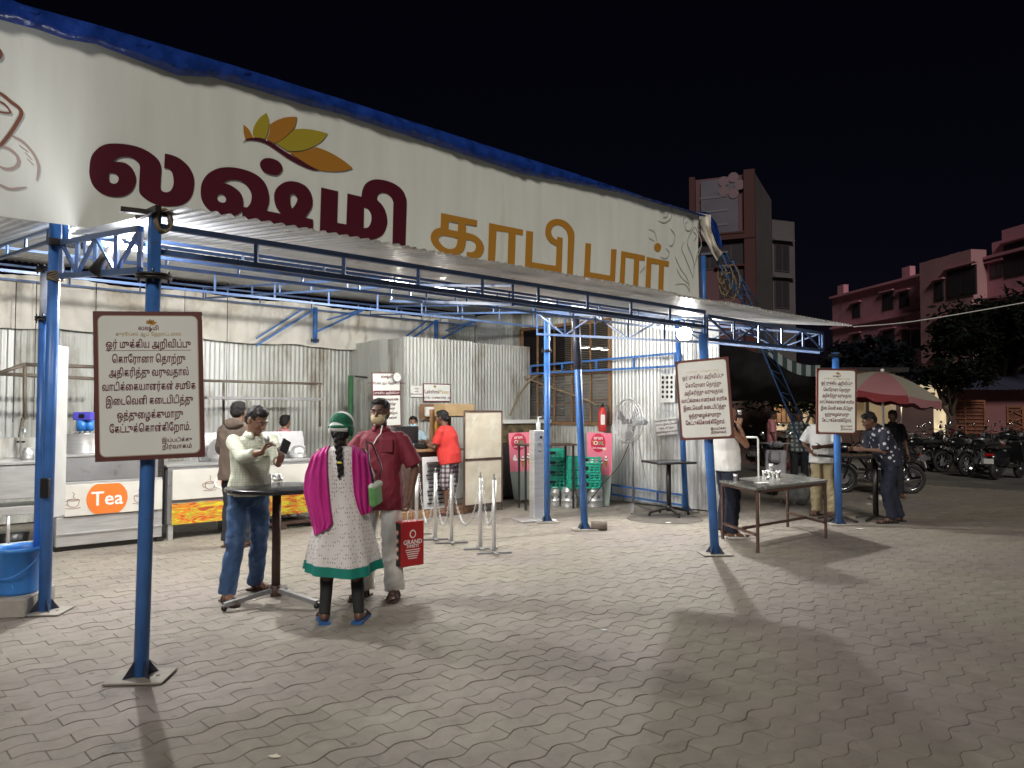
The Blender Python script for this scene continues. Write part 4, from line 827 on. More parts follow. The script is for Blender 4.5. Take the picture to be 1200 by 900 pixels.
for i, s in enumerate(('அதிகரித்து வருவதால் சமூக', 'இடைவெளி கடைபிடித்து', 'ஒத்துழைக்குமாறு', 'கேட்டுக்கொள்கிறோம்', 'வாடிக்கையாளர்கள்')):
    o = text('lettering', visual(s), .055, 'text_maroon', t, T(0, 0, 0), .045); bw = max(v.co.x for v in o.data.vertices) - min(v.co.x for v in o.data.vertices); o.matrix_basis = T(-.03 * (i % 2), -.0 - i * .085, .006) @ Matrix.Diagonal((w_ * (.8 - .12 * (i % 3)) / bw, 1, 1, 1))
t2 = thing('wall_clock', 'small round white clock on the corner of the menu board', 'clock', onb(465, 442, 6.0)); f = frame((0, 0, 0), U, Z)
fill2d('rim', [ell(0, 0, .085, .085, 28)], 'dull_steel', t2, f, .012); fill2d('face', [ell(0, 0, .074, .074, 28)], 'paper', t2, f @ Matrix.Translation((0, 0, .0135)), .001)
for a_, ln in ((1.9, .05), (.4, .035)): fill2d('hand', [[(0, -.003), (ln * math.cos(a_), ln * math.sin(a_)), (0, .003)]], 'black', t2, f @ Matrix.Translation((0, 0, .0155)), .0005)
t, T, w_, h = flat('paper_notice', 'small plain white paper stuck on the booth left of the framed hotel sign', 'paper', *q4(((481, 452), (495, 452), (481, 465), (495, 465)), bo_))
for i in range(3): text('lettering', ('cash', 'only', 'bills paid here')[i], .045, 'text_maroon', t, T(0, .25 - i * .25, .003), 0)
t, T, w_, h = flat('hotel_sign', 'white framed sign with maroon border on the booth behind the cashier', 'sign', *q4(((496, 449), (528, 450), (496, 471), (528, 471)), bo_), m='board_white', border='text_maroon', bw=.018)
text('lettering', 'Lakshmi', .1, 'text_maroon', t, T(-.2, .05, .004), .02); text('lettering', 'Pavan', .1, 'gold_print', t, T(.26, .05, .004), .0); text('lettering', 'HOTEL - COIMBATORE - 641', .05, 'text_maroon', t, T(0, -.28, .004), .02); emblem(t, T(-.12, .3, .004), .07)
t, T, w_, h = flat('switch_board', 'wooden switch board with a white meter box behind the deity frame', 'switch board', *q4(((491, 473), (518, 474), (492, 491), (518, 491)), lambda x, y: onb(x, y, 6.1)), m='teak', th=.04)
MB().box((-.06, 0, .05), (.2, .17, .06), bev=.008).build('meter_box', 'white_paint', t).matrix_basis = T(0, 0, 0)
for i in range(4): MB().box((.12 + .045 * (i % 2), .04 - .06 * (i // 2), .012), (.03, .04, .02)).build('switch', 'paper', t).matrix_basis = T(0, 0, 0)
wa = lambda x, y: ona(x, y, 9.22)
t, T, w_, h = flat('poster', 'white poster with two columns of dark bottle pictures on the tin wall', 'poster', *q4(((774, 439), (791, 438), (774, 471), (791, 472)), wa))
for i in range(5):
    for j in range(3):
        fill2d('print', [ell(0, 0, w_ * .09, h * .06, 8)], 'black', t, T(-.33 + j * .3, .38 - i * .17, .0025), .0005)
t, T, w_, h = flat('paper_notice', 'white handwritten paper taped low on the tin wall beside the glossy notice board', 'paper', *q4(((768, 491), (793, 488), (770, 511), (794, 508)), wa))
for i in range(4): text('lettering', visual(('கொரோனா தொற்று', 'சமூக இடைவெளி', 'கடைபிடித்து', 'ஒத்துழைக்குமாறு')[i]), .045, 'text_maroon' if i else 'black', t, T(0, .34 - i * .22, .003), .01)
# ============================================================ CASHIER DESK
DB = 4.75
p0 = ab(G(470, 606)); o = L(5.0, DB); dk = thing('cashier_desk', 'dark cashier desk with a pale wooden top on a low wooden platform', 'desk', o); dz = onb(505, 527, DB).z; aA, aB = ab(onb(455, 600, DB))[0], ab(onb(520, 600, DB))[0]
cbox('body', dk, o, aA, aB, DB, DB + .6, .12, dz - .03, 'dark_wood'); cbox('desk_top', dk, o, aA - .05, ab(onb(543, 600, DB))[0], DB - .06, DB + .65, dz - .03, dz + .01, 'wood'); cbox('platform', dk, o, aA, ab(onb(552, 600, DB))[0], DB - .12, DB + 1.2, .0, .11, 'wood')
cbox('side_body', dk, o, aB + .01, ab(onb(541, 600, DB))[0], DB + .35, DB + .6, .12, dz - .035, 'dark_wood')
def on_desk(px, b): p = onb(px, 520, b); p.z = dz + .012; return p
t = thing('monitor', 'black computer monitor seen from behind on the cashier desk', 'monitor', on_desk(477, DB + .2), UANG)
MB().box((0, 0, .22), (.42, .035, .27), bev=.01).build('screen_back', 'black', t); MB().box((0, 0, .05), (.05, .03, .1)).box((0, 0, .008), (.2, .14, .014)).build('stand', 'black', t)
t = thing('card_machine', 'small dark billing machine on the cashier desk beside the monitor', 'billing machine', on_desk(494, DB + .12), UANG + .3)
MB().box((0, 0, .05), (.16, .2, .09), bev=.02).build('body', 'black', t); MB().box((0, -.03, .105), (.1, .08, .02), rot=Matrix.Rotation(.5, 3, 'X')).build('keypad', 'dark_metal', t)
p = on_desk(516, DB + .4); t = thing('deity_frame', 'wooden framed golden deity picture standing on the cashier desk', 'picture frame', p, UANG); hh = .62; ww = .42
MB().box((0, 0, hh / 2), (ww, .05, hh), bev=.006).build('frame', 'teak', t); f = frame((0, -.027, hh / 2), (1, 0, 0), Z)
fill2d('picture', [rloop(ww - .08, hh - .09, .01)], M('deep_brown', (.12, .05, .02), .4), t, f, .001)
arch = [(-.13, -.22)] + [(.13 * math.cos(PI - a) * 1.05, .06 + .15 * math.sin(a)) for a in [i * PI / 10 for i in range(11)]] + [(.13, -.22), (.09, -.22)] + [(.09 * math.cos(a), .05 + .1 * math.sin(a)) for a in [i * PI / 10 for i in range(11)]] + [(-.09, -.22)]
gp = M('gold_leaf', (.65, .42, .08), .35, .3); fill2d('arch', [arch], gp, t, f @ Matrix.Translation((0, 0, .002)), .002)
MB().ball((0, .04, .012), (.028, .035, .014)).ball((0, -.06, .01), (.05, .09, .02)).ball((0, -.17, .01), (.08, .04, .02)).ball((0, .09, .01), (.02, .03, .012)).build('figure', gp, t).matrix_basis = f
t = thing('lamp_holder', 'small white card propped before the deity frame', 'card', on_desk(514, DB + .1), UANG); MB().box((0, 0, .06), (.17, .02, .11), rot=Matrix.Rotation(-.2, 3, 'X')).build('card', 'paper', t); MB().box((0, .03, .03), (.05, .05, .05)).build('stand', 'gold_print', t)
# cardboard box on the partition top / desk end
# large printed sack by the desk
p = onb(517, 598, DB - .25); p.z = 0.11; p = p + Vector((0, 0, 0)); t = thing('printed_banner', 'pale grey sheet with rows of dark writing leaning on the cashier desk front', 'sheet', L(ab(p)[0], DB - .09, .12), UANG)
MB().box((0, 0, .40), (.46, .02, .8), rot=Matrix.Rotation(-.06, 3, 'X'), bev=.005).build('sheet', M('pale_sheet', (.55, .55, .56), .6, 0, .06), t)
for i in range(11): MB().box((random.uniform(-.01, .01), -.034 + .0045 * i * .0 - (-.06) * (.40 - (.1 + i * .062)) * -1 * .0 + .0, .09 + i * .062), (.36 * random.uniform(.75, 1), .012 + abs(.4 - (.09 + i * .062)) * .12, .022)).build('print_line', 'dark_metal', t)
# partition of two framed panels
PB = 4.55
t = thing('partition_screen', 'brown framed partition of two milky scratched panels right of the cashier desk', 'partition', L(7, PB)); o = L(7, PB); pa0, pa1 = ab(onb(544, 600, PB))[0], ab(onb(588, 600, PB))[0]; pzt = onb(566, 482, PB).z; pzm = onb(566, 538, PB).z
for a_ in (pa0, pa1): MB().bar(L(a_, PB, 0) - o, L(a_, PB, pzt) - o, .03).build('upright', 'brown_metal', t)
for z_ in (.12, pzm, pzt): MB().bar(L(pa0, PB, z_) - o, L(pa1, PB, z_) - o, .03).build('rail', 'brown_metal', t)
milky = M('milky_panel', (.62, .56, .45), .3, 0, .14, 3, dirt=(.72, .68, .58), ds=4, dt=.5)
for z0_, z1_ in ((.13, pzm - .02), (pzm + .02, pzt - .02)): cbox('panel', t, o, pa0 + .015, pa1 - .015, PB - .004, PB + .004, z0_, z1_, milky, .001)
t.location = o
pb_ = L((pa0 + pa1) / 2 - .25, PB + .35, onb(560, 482, PB).z); t = thing('cardboard_box', 'brown cardboard box showing above the left part of the partition screen', 'box', L(ab(pb_)[0], PB + .45, 1.55), UANG)
MB().box((0, 0, .1), (.62, .3, .2), bev=.004).build('carton', M('card', (.36, .25, .13), .8, 0, .1), t); MB().box((0, 0, .201), (.62, .05, .003)).build('tape', 'wood', t)
MB().bar((-.25, 0, -1.55), (-.25, 0, 0), .04).bar((.25, 0, -1.55), (.25, 0, 0), .04).box((0, 0, -.01), (.6, .28, .02)).build('stand', 'dark_metal', t)
# ============================================================ ICE CREAM FREEZER AND ITS BOARDS
FBp = 3.9
fa = lambda px, b=4.6: ab(onb(px, 560, b))[0]
o = L(fa(590), 5.6); t = thing('freezer', 'white topped freezer cabinet with a glass front behind the pink ice cream boards', 'freezer', o); a0_, a1_ = ab(onb(591, 560, 5.6))[0], ab(onb(645, 560, 5.6))[0]; ft = onb(612, 492, 5.6).z
cbox('body', t, o, a0_, a1_, 5.6, 6.15, .05, ft - .45, 'dark_metal'); cbox('glass_front', t, o, a0_ + .05, a1_ - .05, 5.62, 6.1, ft - .44, ft - .08, M('sweet_glass', (.13, .10, .05), .12, 0, .6, 8)); cbox('lid', t, o, a0_ - .02, a1_ + .02, 5.58, 6.16, ft - .07, ft, 'white_paint')
def pink_board(label, tl, tr, bl, br, seed=0):
    x = (tr - tl + br - bl).normalized(); z = (tl - bl + tr - br).normalized(); w_ = ((tr - tl).length + (br - bl).length) / 2; h = ((tl - bl).length + (tr - br).length) / 2
    c = (bl + br) / 2; f = frame((0, 0, 0), x, z); t = thing('ice_cream_board', label, 'sign board', c, 0, 'pink ice cream boards'); T = lambda dx, dy, dz=0: f @ Matrix.Translation((dx * w_, dy * h, dz))
    zb = .42
    fill2d('upper_panel', [[(-w_ / 2, h * zb), (w_ / 2, h * zb), (w_ / 2, h), (-w_ / 2, h)]], M('pink', (.75, .20, .28), .4), t, f, .012)
    fill2d('lower_panel', [[(-w_ * .4, 0), (w_ * .42, 0), (w_ / 2, h * zb), (-w_ / 2, h * zb)]], M('grey_green', (.26, .30, .27), .35), t, f, .012)
    fill2d('disc', [ell(0, 0, w_ * .30, h * .13, 22)], M('crimson', (.5, .02, .06), .4), t, T(-.05, .86, .013), .001)
    text('lettering', 'arun', h * .07, 'white_print', t, T(-.05, .93, .0145), .03)
    cols = ('gold_print', 'white_print', 'petal_orange', 'green_plastic', 'gold_print')
    for i, ch in enumerate('TOTAL'): text('lettering', ch, h * .075, cols[i], t, T(-.25 + i * .1, .855, .0145), .05)
    text('lettering', 'ice cream', h * .04, 'white_print', t, T(-.05, .79, .0145), .03)
    wh, br_ = 'white_print', 'brown_print'
    for cx, cy, s in ((-.25, .58, 1), (.05, .56, 1), (.28, .6, .9)):
        fill2d('cone', [[(-.03 * s, 0), (.03 * s, 0), (.01 * s, -.1 * s), (-.01 * s, -.1 * s)]], 'petal_orange', t, T(cx, cy, .0135), .001)
        for k in range(4): fill2d('scoop', [ell(random.uniform(-.008, .008), .018 + k * .022, .042 * s * (1 - k * .18), .02, 12)], wh if (cx < 0 or k % 2) else br_, t, T(cx, cy, .0142 + .0004 * k), .001)
    if seed:
        fill2d('spoon', [ell(0, 0, .035, .025, 12)], M('cream', (.8, .65, .5), .4), t, T(.2, .78, .0135), .001); fill2d('spoon', [[(-.004, 0), (.004, 0), (-.05, -.2), (-.06, -.2)]], 'cream_line', t, T(.2, .77, .0135), .001)
    return t
pA_ = [(592, 507), (625, 507), (601, 586), (628, 585)]; Yb = D(600, 586, 13).y; gy = G(603, 590).y
pink_board('pink ice cream board with a white cone leaning on the freezer beside the partition', *[D(x, y, gy + (.0 if y > 550 else .12)) for x, y in pA_])
pA_ = [(685, 507), (720, 508), (690, 592), (713, 593)]; gy = G(700, 594).y
pink_board('pink ice cream board with a spoon picture leaning under the fire extinguisher', *[D(x, y, gy + (.0 if y > 550 else .12)) for x, y in pA_], seed=1)
# ============================================================ SMALL FURNITURE

# sanitiser pillar
p = G(631, 609); t = thing('sanitiser_pillar', 'tall square stainless steel sanitiser pillar on a flat base plate', 'sanitiser stand', p, .35); hp = D(631, 505, p.y).z
MB().box((0, 0, hp / 2 + .02), (.22, .2, hp - .02), bev=.006).build('column', 'steel', t); MB().box((-.1, -.05, .015), (.55, .45, .03), bev=.006).build('base_plate', 'steel', t)
mb = MB(); mb.box((-.03, -.112, hp * .86), (.05, .03, .04)).box((-.03, -.115, hp * .78), (.04, .04, .03)); mb.tube((-.03, -.11, hp * .8), (-.03, -.17, hp * .78), .012, n=8); mb.build('nozzle', 'dull_steel', t)
mb = MB(); mb.tube((0, -.102, hp * .93), (0, -.112, hp * .93), .02, n=12); mb.build('knob', 'black', t)
t = thing('sanitiser_bottle', 'clear pump bottle standing on top of the steel pillar', 'bottle', p + Vector((-.03, 0, hp)) ); t.location = p + Vector((.0, 0, hp + .01)); MB().lathe((0, 0, 0), [(.001, 0), (.032, 0), (.034, .1), (.014, .14), (.014, .16)], 14).build('body', M('clear_plastic', (.75, .78, .8), .1, alpha=.7), t); MB().tube((0, 0, .155), (0, 0, .2), .012, n=8).box((.02, 0, .2), (.06, .016, .012)).build('pump', 'white_paint', t)
# small table behind pillar
p = G(652, 604); t = thing('side_table', 'narrow dark topped table behind the sanitiser pillar', 'table', D(640, 600, 13.0) * 1.0); q0 = t.location.copy(); q0.z = 0; t.location = q0; t.rotation_euler.z = .3
zt1 = D(640, 521, 13).z; MB().box((0, 0, zt1), (.95, .45, .03), bev=.004).build('table_top', 'brown_metal', t)
for sx in (-1, 1):
    for sy in (-1, 1): MB().bar((sx * .42, sy * .18, 0), (sx * .42, sy * .18, zt1 - .016), .03).build('leg', 'dark_metal', t)
# crates
def crate(loc, rz, label, sz=(.52, .36, .15)):
    t = thing('crate', label, 'crate', loc, rz, 'green plastic crates'); w_, d_, h = sz; g = 'green_plastic'
    MB().box((0, 0, .012), (w_ - .02, d_ - .02, .012)).build('floor', g, t)
    for s in (-1, 1):
        mb = MB()
        for z_, hh in ((.018, .03), (h * .5, .02), (h - .02, .035)): mb.box((0, s * (d_ / 2 - .008), z_), (w_, .016, hh))
        for k in range(7): mb.box((-w_ / 2 + .03 + k * (w_ - .06) / 6, s * (d_ / 2 - .009), h / 2), (.025, .012, h - .02))
        mb.build('side', g, t); mb = MB()
        for z_, hh in ((.018, .03), (h * .5, .02), (h - .02, .035)): mb.box((s * (w_ / 2 - .008), 0, z_), (.015, d_ - .034, hh - .002))
        for k in range(5): mb.box((s * (w_ / 2 - .009), -d_ / 2 + .04 + k * (d_ - .08) / 4, h / 2), (.012, .025, h - .021))
        mb.build('end', g, t)
    MB().box((0, -d_ / 2 - .001, h * .62), (.14, .004, .05)).build('hand_slot', 'black', t)
    return t
cs = D(675, 590, 13.2); cs.z = 0; base = .36
word = ('lowest', 'second lowest', 'second highest', 'topmost')
zc_ = D(675, 570, 13.2).z; hc = (D(675, 533, 13.2).z - zc_) / 4
for k in range(4): crate((cs.x + .12, cs.y, zc_ + k * hc - .02), .06 + random.uniform(-.03, .03), 'green plastic crate on the milk cans, %s of its stack' % word[k], (.56, .38, hc - .004))
zq = D(652, 548, 13.7); 
for k in range(5): crate((cs.x - .42, cs.y + .5, k * .17 + .12), .1, 'green crate in the shorter stack between the two thin posts, %s from floor' % ('first', 'second', 'third', 'fourth', 'fifth')[k], (.5, .4, .166))
o_ = MB().box((0, 0, .06), (.55, .42, .12)).build('plinth_block', 'concrete'); o_.location = (cs.x - .42, cs.y + .5, 0); tag(o_, 'concrete block under the shorter crate stack', 'block')
def milk_can(loc, r, h, label):
    t = thing('milk_can', label, 'milk can', loc, 0, 'steel milk cans'); MB().lathe((0, 0, 0), [(.001, .0), (r, 0), (r, .02), (r * .97, .03), (r * .97, h * .3), (r, h * .31), (r, h * .33), (r * .97, h * .34), (r * .97, h * .72), (r, h * .73), (r, h * .76), (r * .9, h * .84), (r * .9, h * .88), (.001, h * .88)], 24).build('body', 'steel', t)
    MB().lathe((0, 0, h * .88), [(.001, 0), (r * .93, 0), (r * .93, h * .04), (r * .6, h * .08), (.001, h * .08)], 24).build('lid', 'steel', t); MB().path([(-.05, 0, h * .95), (-.04, 0, h * 1.02), (.04, 0, h * 1.02), (.05, 0, h * .95)], .007, 6).build('handle', 'steel', t)
    for k in range(3): text('lettering', 'K A'[k], .09, 'black', t, frame((-.05 + k * .05, -r - .001, h * .5), X, Z), .02)
for px, py, r_, lab in ((667, 594, .135, 'steel milk can at the left under the crates, left of the leaning post'), (697, 594, .14, 'steel milk can just right of the leaning blue post'), (709, 590, .1, 'narrow steel milk can at the right end of the row'), (651, 593, .09, 'small steel can at the left end of the row')):
    milk_can(G(px, py), r_, zc_ / .97 if r_ > .1 else zc_ * .9, lab)
# pedestal fan
p = G(742, 600); t = thing('pedestal_fan', 'white pedestal fan with a wire cage on a three legged stand', 'fan', p); fh = D(738, 494, p.y).z; mb = MB(); mb.tube((0, 0, .12), (0, 0, fh - .12), .022, n=10); mb.build('pole', 'dull_steel', t)
for k in range(3): a = .3 + k * 2 * PI / 3; MB().bar((0, 0, .14), (math.cos(a) * .33, math.sin(a) * .33, .015), .035, .02).build('foot', 'dull_steel', t)
fd = Vector((-.86, -.5, .03)).normalized(); sd_ = fd.cross(Z).normalized(); up_ = sd_.cross(fd); hc_ = Vector((0, 0, fh)) + fd * .08; R_ = .36
MB().tube(Vector((0, 0, fh)) - fd * .26, Vector((0, 0, fh)) + fd * .02, .055, .075, 14).ball(Vector((0, 0, fh)) - fd * .26, .055).tube((0, 0, fh - .13), (0, 0, fh - .02), .035).build('motor', 'white_paint', t)
mb = MB()
for rr, dp in ((1, 0), (.98, .05), (.8, .085), (.6, .1), (.4, .1), (.2, .1), (.8, -.06), (.6, -.09), (.4, -.1), (.9, .07), (.7, .095), (.5, .1), (.9, -.04)):
    mb.path([hc_ + fd * dp + (sd_ * math.cos(a) + up_ * math.sin(a)) * R_ * rr for a in [i * PI / 14 for i in range(28)]], .0035 if rr < .97 else .008, 4, True)
for k in range(28):
    a = k * PI / 14; d = sd_ * math.cos(a) + up_ * math.sin(a)
    mb.path([hc_ + fd * .1 + d * R_ * .12, hc_ + fd * .1 + d * R_ * .6, hc_ + fd * .07 + d * R_ * .9, hc_ + d * R_, hc_ - fd * .05 + d * R_ * .85, hc_ - fd * .1 + d * R_ * .4, hc_ - fd * .1 + d * R_ * .2], .0025, 4)
mb.build('cage', 'steel', t)
for k in range(3):
    a0_ = .4 + k * 2 * PI / 3; v = []
    for i in range(6):
        rr = .05 + .28 * i / 5; ww = .25 + .5 * math.sin(PI * min(1, i / 5 + .15) * .8)
        for s in (-1, 1): a = a0_ + s * ww * .5; v.append(hc_ + (sd_ * math.cos(a) + up_ * math.sin(a)) * rr + fd * (.02 * s))
    mesh('blade', v, [(2 * i, 2 * i + 1, 2 * i + 3, 2 * i + 2) for i in range(5)], 'dull_steel', t, True)
MB().tube(hc_ - fd * .03, hc_ + fd * .03, .045).tube(hc_ + fd * .095, hc_ + fd * .11, .05).build('hub', 'dull_steel', t)
cable([p + Vector((0, 0, fh - .2)), p + Vector((-.2, .1, .75)), p + Vector((-.45, .2, .45)), p + Vector((-.7, .3, .1))], .007, 'black', 'black cord hanging from the pedestal fan to the floor')
cable([D(738, 465, 13.0), D(752, 480, 12.9), D(748, 510, 12.9), D(756, 560, 12.9)], .008, 'steel', 'loop of pale wire hanging on the tin wall behind the fan')
# high tables
def high_table(label, p, h, r, shape='round', legs=3, rz=0, caster=True, leglen=.4, topm='table_black'):
    M('table_black', (.025, .025, .028), .22, 0, .1); t = thing('high_table', label, 'table', p, rz)
    if shape == 'round': MB().lathe((0, 0, h - .035), [(.001, 0), (r - .01, 0), (r, .01), (r, .03), (r - .006, .035), (.001, .035)], 40).build('table_top', topm, t)
    else: MB().box((0, 0, h - .018), (r * 2, r * 2, .036), bev=.03).build('table_top', topm, t)
    MB().tube((0, 0, .1), (0, 0, h - .036), .036, n=14).build('column', 'brown_metal' if caster else 'dark_metal', t); MB().lathe((0, 0, h - .06), [(.001, 0), (.06, 0), (.12, .022), (.001, .022)], 14).build('top_bracket', 'dark_metal', t)
    MB().tube((0, 0, .07), (0, 0, .16), .045, n=12).build('foot_hub', 'brown_metal' if caster else 'dark_metal', t)
    for k in range(legs):
        a = k * 2 * PI / legs; e = Vector((math.cos(a) * leglen, math.sin(a) * leglen, .055)); l_ = MB().bar((math.cos(a) * .03, math.sin(a) * .03, .12), e, .045, .032).build('leg', 'dull_steel' if caster else 'dark_metal', t)
        if caster: MB().ball(e + Vector((0, 0, -.025)), .026).build('caster', 'black', l_)
        else: MB().tube(e + Vector((0, 0, -.005)), (e.x, e.y, 0), .02, n=8).build('foot', 'black', l_)
    return t
pT = G(323, 708); hT = D(312, 570, pT.y).z
tb = high_table('black round high table on three casters where the man with the phone stands', pT, hT, .42, rz=-2.5, leglen=.42)
p = G(784, 604); high_table('small dark high table standing alone near the fan, a painted round shadow under it', p, D(784, 540, p.y).z, .33, 'square', 4, rz=.25, caster=False, leglen=.33)
o_ = MB().lathe((0, 0, 0), [(.001, .004), (.56, .004), (.57, .001)], 40).build('shadow_disc', M('mat', (.10, .09, .08), .9, 0, .2)); o_.location = G(779, 608) + Vector((0, 0, .002)); tag(o_, 'dark round disc painted as shadow on the paving under the small high table', 'mat')  # dark disc laid on the paving as the table's painted shadow
# cups
def cup(p, r, h, label, grp, m='steel', rz=0):
    MBq = MB().lathe((0, 0, 0), [(.001, 0), (r * .72, 0), (r * .78, h * .5), (r, h), (r * .92, h), (r * .7, .006), (.001, .006)], 16); o = MBq.build('tumbler', m); o.location = p; tag(o, label, 'tumbler', grp)
    return o
zt = hT
gr = 'steel tumblers on the round high table'
def ontab(px, py, zz): q = G(px, py, zz); q.z = zz; return q
for px, py, s, hh, lab in ((314, 567, .035, .085, 'tall steel tumbler on the round high table, right of the small bowls'), (322, 562, .03, .055, 'small steel tumbler behind the tall one on the round high table'), (304, 566, .028, .045, 'short steel tumbler on the round high table beside the tall one')):
    cup(ontab(px, py, zt), s, hh, lab, gr)
t = thing('tumbler_bowl', 'low steel bowl holding a tumbler on the round high table', 'bowl', ontab(320, 566, zt)); t.location = ontab(326, 564, zt); MB().lathe((0, 0, 0), [(.001, 0), (.04, 0), (.048, .03), (.044, .03), (.036, .004), (.001, .004)], 18).build('bowl', 'steel', t); MB().lathe((0, 0, .004), [(.022, 0), (.028, .06), (.025, .06), (.019, .003), (.001, .003)], 14).build('inner_tumbler', 'steel', t)
# long steel table by the second notice
def long_table(label, corners, z_, legw=.035, m='brown_metal', top='steel_top'):
    M('steel_top', (.42, .42, .40), .25, .7, .1, 3); c = sum(corners, Vector()) / 4; t = thing('long_table', label, 'table', (c.x, c.y, 0)); o = Vector((c.x, c.y, 0)); C = [Vector((q.x, q.y, 0)) - o for q in corners]
    v = [q + Z * (z_ - .03) for q in C] + [q + Z * z_ for q in C]; mesh('table_top', v, [(3, 2, 1, 0), (4, 5, 6, 7), (0, 1, 5, 4), (1, 2, 6, 5), (2, 3, 7, 6), (3, 0, 4, 7)], top, t)
    I = [q * .95 for q in C]
    for q in I: MB().bar(q, q + Z * (z_ - .031), legw, up=C[1] - C[0]).build('leg', m, t)
    for i, j in ((0, 3), (1, 2)): MB().bar(I[i].lerp(I[j], .03) + Z * .2, I[i].lerp(I[j], .97) + Z * .2, .03).build('side_rail', m, t)
    MB().bar(I[0].lerp(I[3], .5) + Z * .2, I[1].lerp(I[2], .5) + Z * .2, .03).build('middle_rail', m, t)
    for i, j in ((0, 1), (1, 2), (2, 3), (3, 0)): MB().bar(I[i].lerp(I[j], .03) + Z * (z_ - .05), I[i].lerp(I[j], .97) + Z * (z_ - .05), .03).build('apron', m, t)
    return t
A_ = G(887, 649); B_ = G(971, 631); Cc = G(926, 619); Dd = G(845, 644); 
l1 = Vector((A_.x, A_.y, 0)); l2 = Vector((B_.x, B_.y, 0)); l4 = Vector((Dd.x, Dd.y, 0)); zt2 = D(887, 572, A_.y).z
far = (l2 - l1) + (G(850, 630) - l1) * 0; wv_ = G(845, 632) - A_; wv_.z = 0; wv_ = wv_.normalized() * 1.05; ln_ = (l2 - l1)
cor = [l1, l2, l2 + wv_, l1 + wv_]; long_table('long steel topped table with brown legs behind the glossy notice board', cor, zt2, .027)
g2 = 'steel tumblers on the long table'
for i, (px, py, lab) in enumerate(((862, 563, 'steel tumbler standing apart at the left end of the long table'), (899, 562, 'low steel bowl left of the tumbler cluster'), (896, 559, 'tumbler left in the cluster on the long table'), (902, 558, 'tumbler second from the left in the cluster'), (907, 560, 'tumbler third from the left in the cluster'), (912, 559, 'rightmost tumbler in the cluster on the long table'), (904, 554, 'tumbler at the back of the cluster on the long table'))):
    q = G(px, py, zt2); cup(q, .036, .085 if i != 1 else .04, lab, g2)
cup(G(904, 558, zt2) + Vector((0, 0, .086)), .034, .08, 'tumbler stacked on top of the cluster on the long table', g2)
o_ = MB().box((0, 0, .003), (.16, .1, .004), rot=.3).build('paper_napkin', 'paper'); o_.location = G(893, 566, zt2) ; o_.location.z = zt2 + .001; tag(o_, 'white paper lying on the long table beside the tumblers', 'paper')
# dark high table behind the far post
zt3 = .95; c3 = [G(985, 602), G(1031, 612), G(1045, 598), G(1000, 590)]
t = thing('standing_table', 'dark square high table the man in the star shirt leans on', 'table', (G(1008, 612).x, G(1008, 612).y + .15, 0), .1); zt3 = D(1008, 533, t.location.y).z
MB().box((0, 0, zt3 - .02), (.85, .6, .035), bev=.008).build('table_top', 'table_black', t); MB().tube((-.28, 0, .05), (-.28, 0, zt3 - .04), .04, n=10).tube((.32, 0, .05), (.32, 0, zt3 - .04), .04, n=10).build('column', 'dark_metal', t)
for sx in (-.28, .32):
    for k in range(4): a = k * PI / 2 + .6; MB().bar((sx, 0, .08), (sx + math.cos(a) * .3, math.sin(a) * .3, .02), .04, .03).build('leg', 'dark_metal', t)
# small white frame stand by the sleeveless man
t = thing('pipe_stand', 'thin white bent pipe stand behind the man in the sleeveless vest', 'stand', G(888, 615)); MB().path([(-.3, 0, 0), (-.3, 0, 1.22), (-.28, 0, 1.25), (.0, 0, 1.25), (.02, 0, 1.22), (.02, 0, 0)], .014, 8).build('pipe', 'white_paint', t)
# ============================================================ QUEUE POSTS AND CHAINS
qp = [(488, 627, 548), (510, 633, 551), (529, 637, 551), (563, 644, 551), (579, 649, 556)]; tops = []
for i, (x_, yb, yt) in enumerate(qp):
    p = G(x_, yb); t = thing('queue_post', 'steel queue post, %s from the cashier desk' % ('first', 'second', 'third', 'fourth', 'fifth')[i], 'queue post', p, .2, 'steel queue posts'); h = .9
    MB().tube((0, 0, .02), (0, 0, h - .05), .023, n=14).build('tube', 'steel', t); MB().tube((0, 0, h - .05), (0, 0, h + .005), .009, n=8).tube((0, 0, h - .055), (0, 0, h - .045), .026, n=14).build('finial', 'dull_steel', t)
    MB().bar((-.2, 0, .012), (.2, 0, .012), .045, .02).build('foot', 'dull_steel', t); MB().bar((0, -.19, .03), (0, .19, .03), .045, .012).build('foot', 'dull_steel', t); tops.append(p + Vector((0, 0, h - .09)))
def chain(p0, p1, sag, label, hang=False):
    t = thing('chain', label, 'chain', p0, 0, 'chains between the queue posts'); mb = MB(); L_ = (p1 - p0).length; n = int((L_ + sag * 1.6) / .034)
    for i in range(n):
        s = (i + .5) / n; q = (p1 - p0) * s + Z * (-4 * sag * s * (1 - s)); d = ((p1 - p0) + Z * (-4 * sag * (1 - 2 * s))).normalized(); sd = d.cross(X if i % 2 else Vector((0, 1, .3))).normalized()
        mb.path([q + d * math.cos(a) * .022 + sd * math.sin(a) * .011 for a in [k * PI / 4 for k in range(8)]], .0035, 4, True)
    mb.build('links', 'steel', t)
chain(tops[0] + X * .03, tops[1], .62, 'chain hanging low between the first and second queue posts'); chain(tops[1], tops[2], .6, 'chain hanging between the second and third queue posts')
chain(tops[2], tops[3], .55, 'chain sagging between the third and fourth queue posts'); chain(tops[3] + X * .03 , tops[4], .5, 'chain hanging between the fourth and fifth queue posts')
chain(tops[3] + Vector((.02, -.03, 0)), tops[3] + Vector((-.03, -.03, -.45)), .02, 'loose end of chain hanging down the fourth queue post')
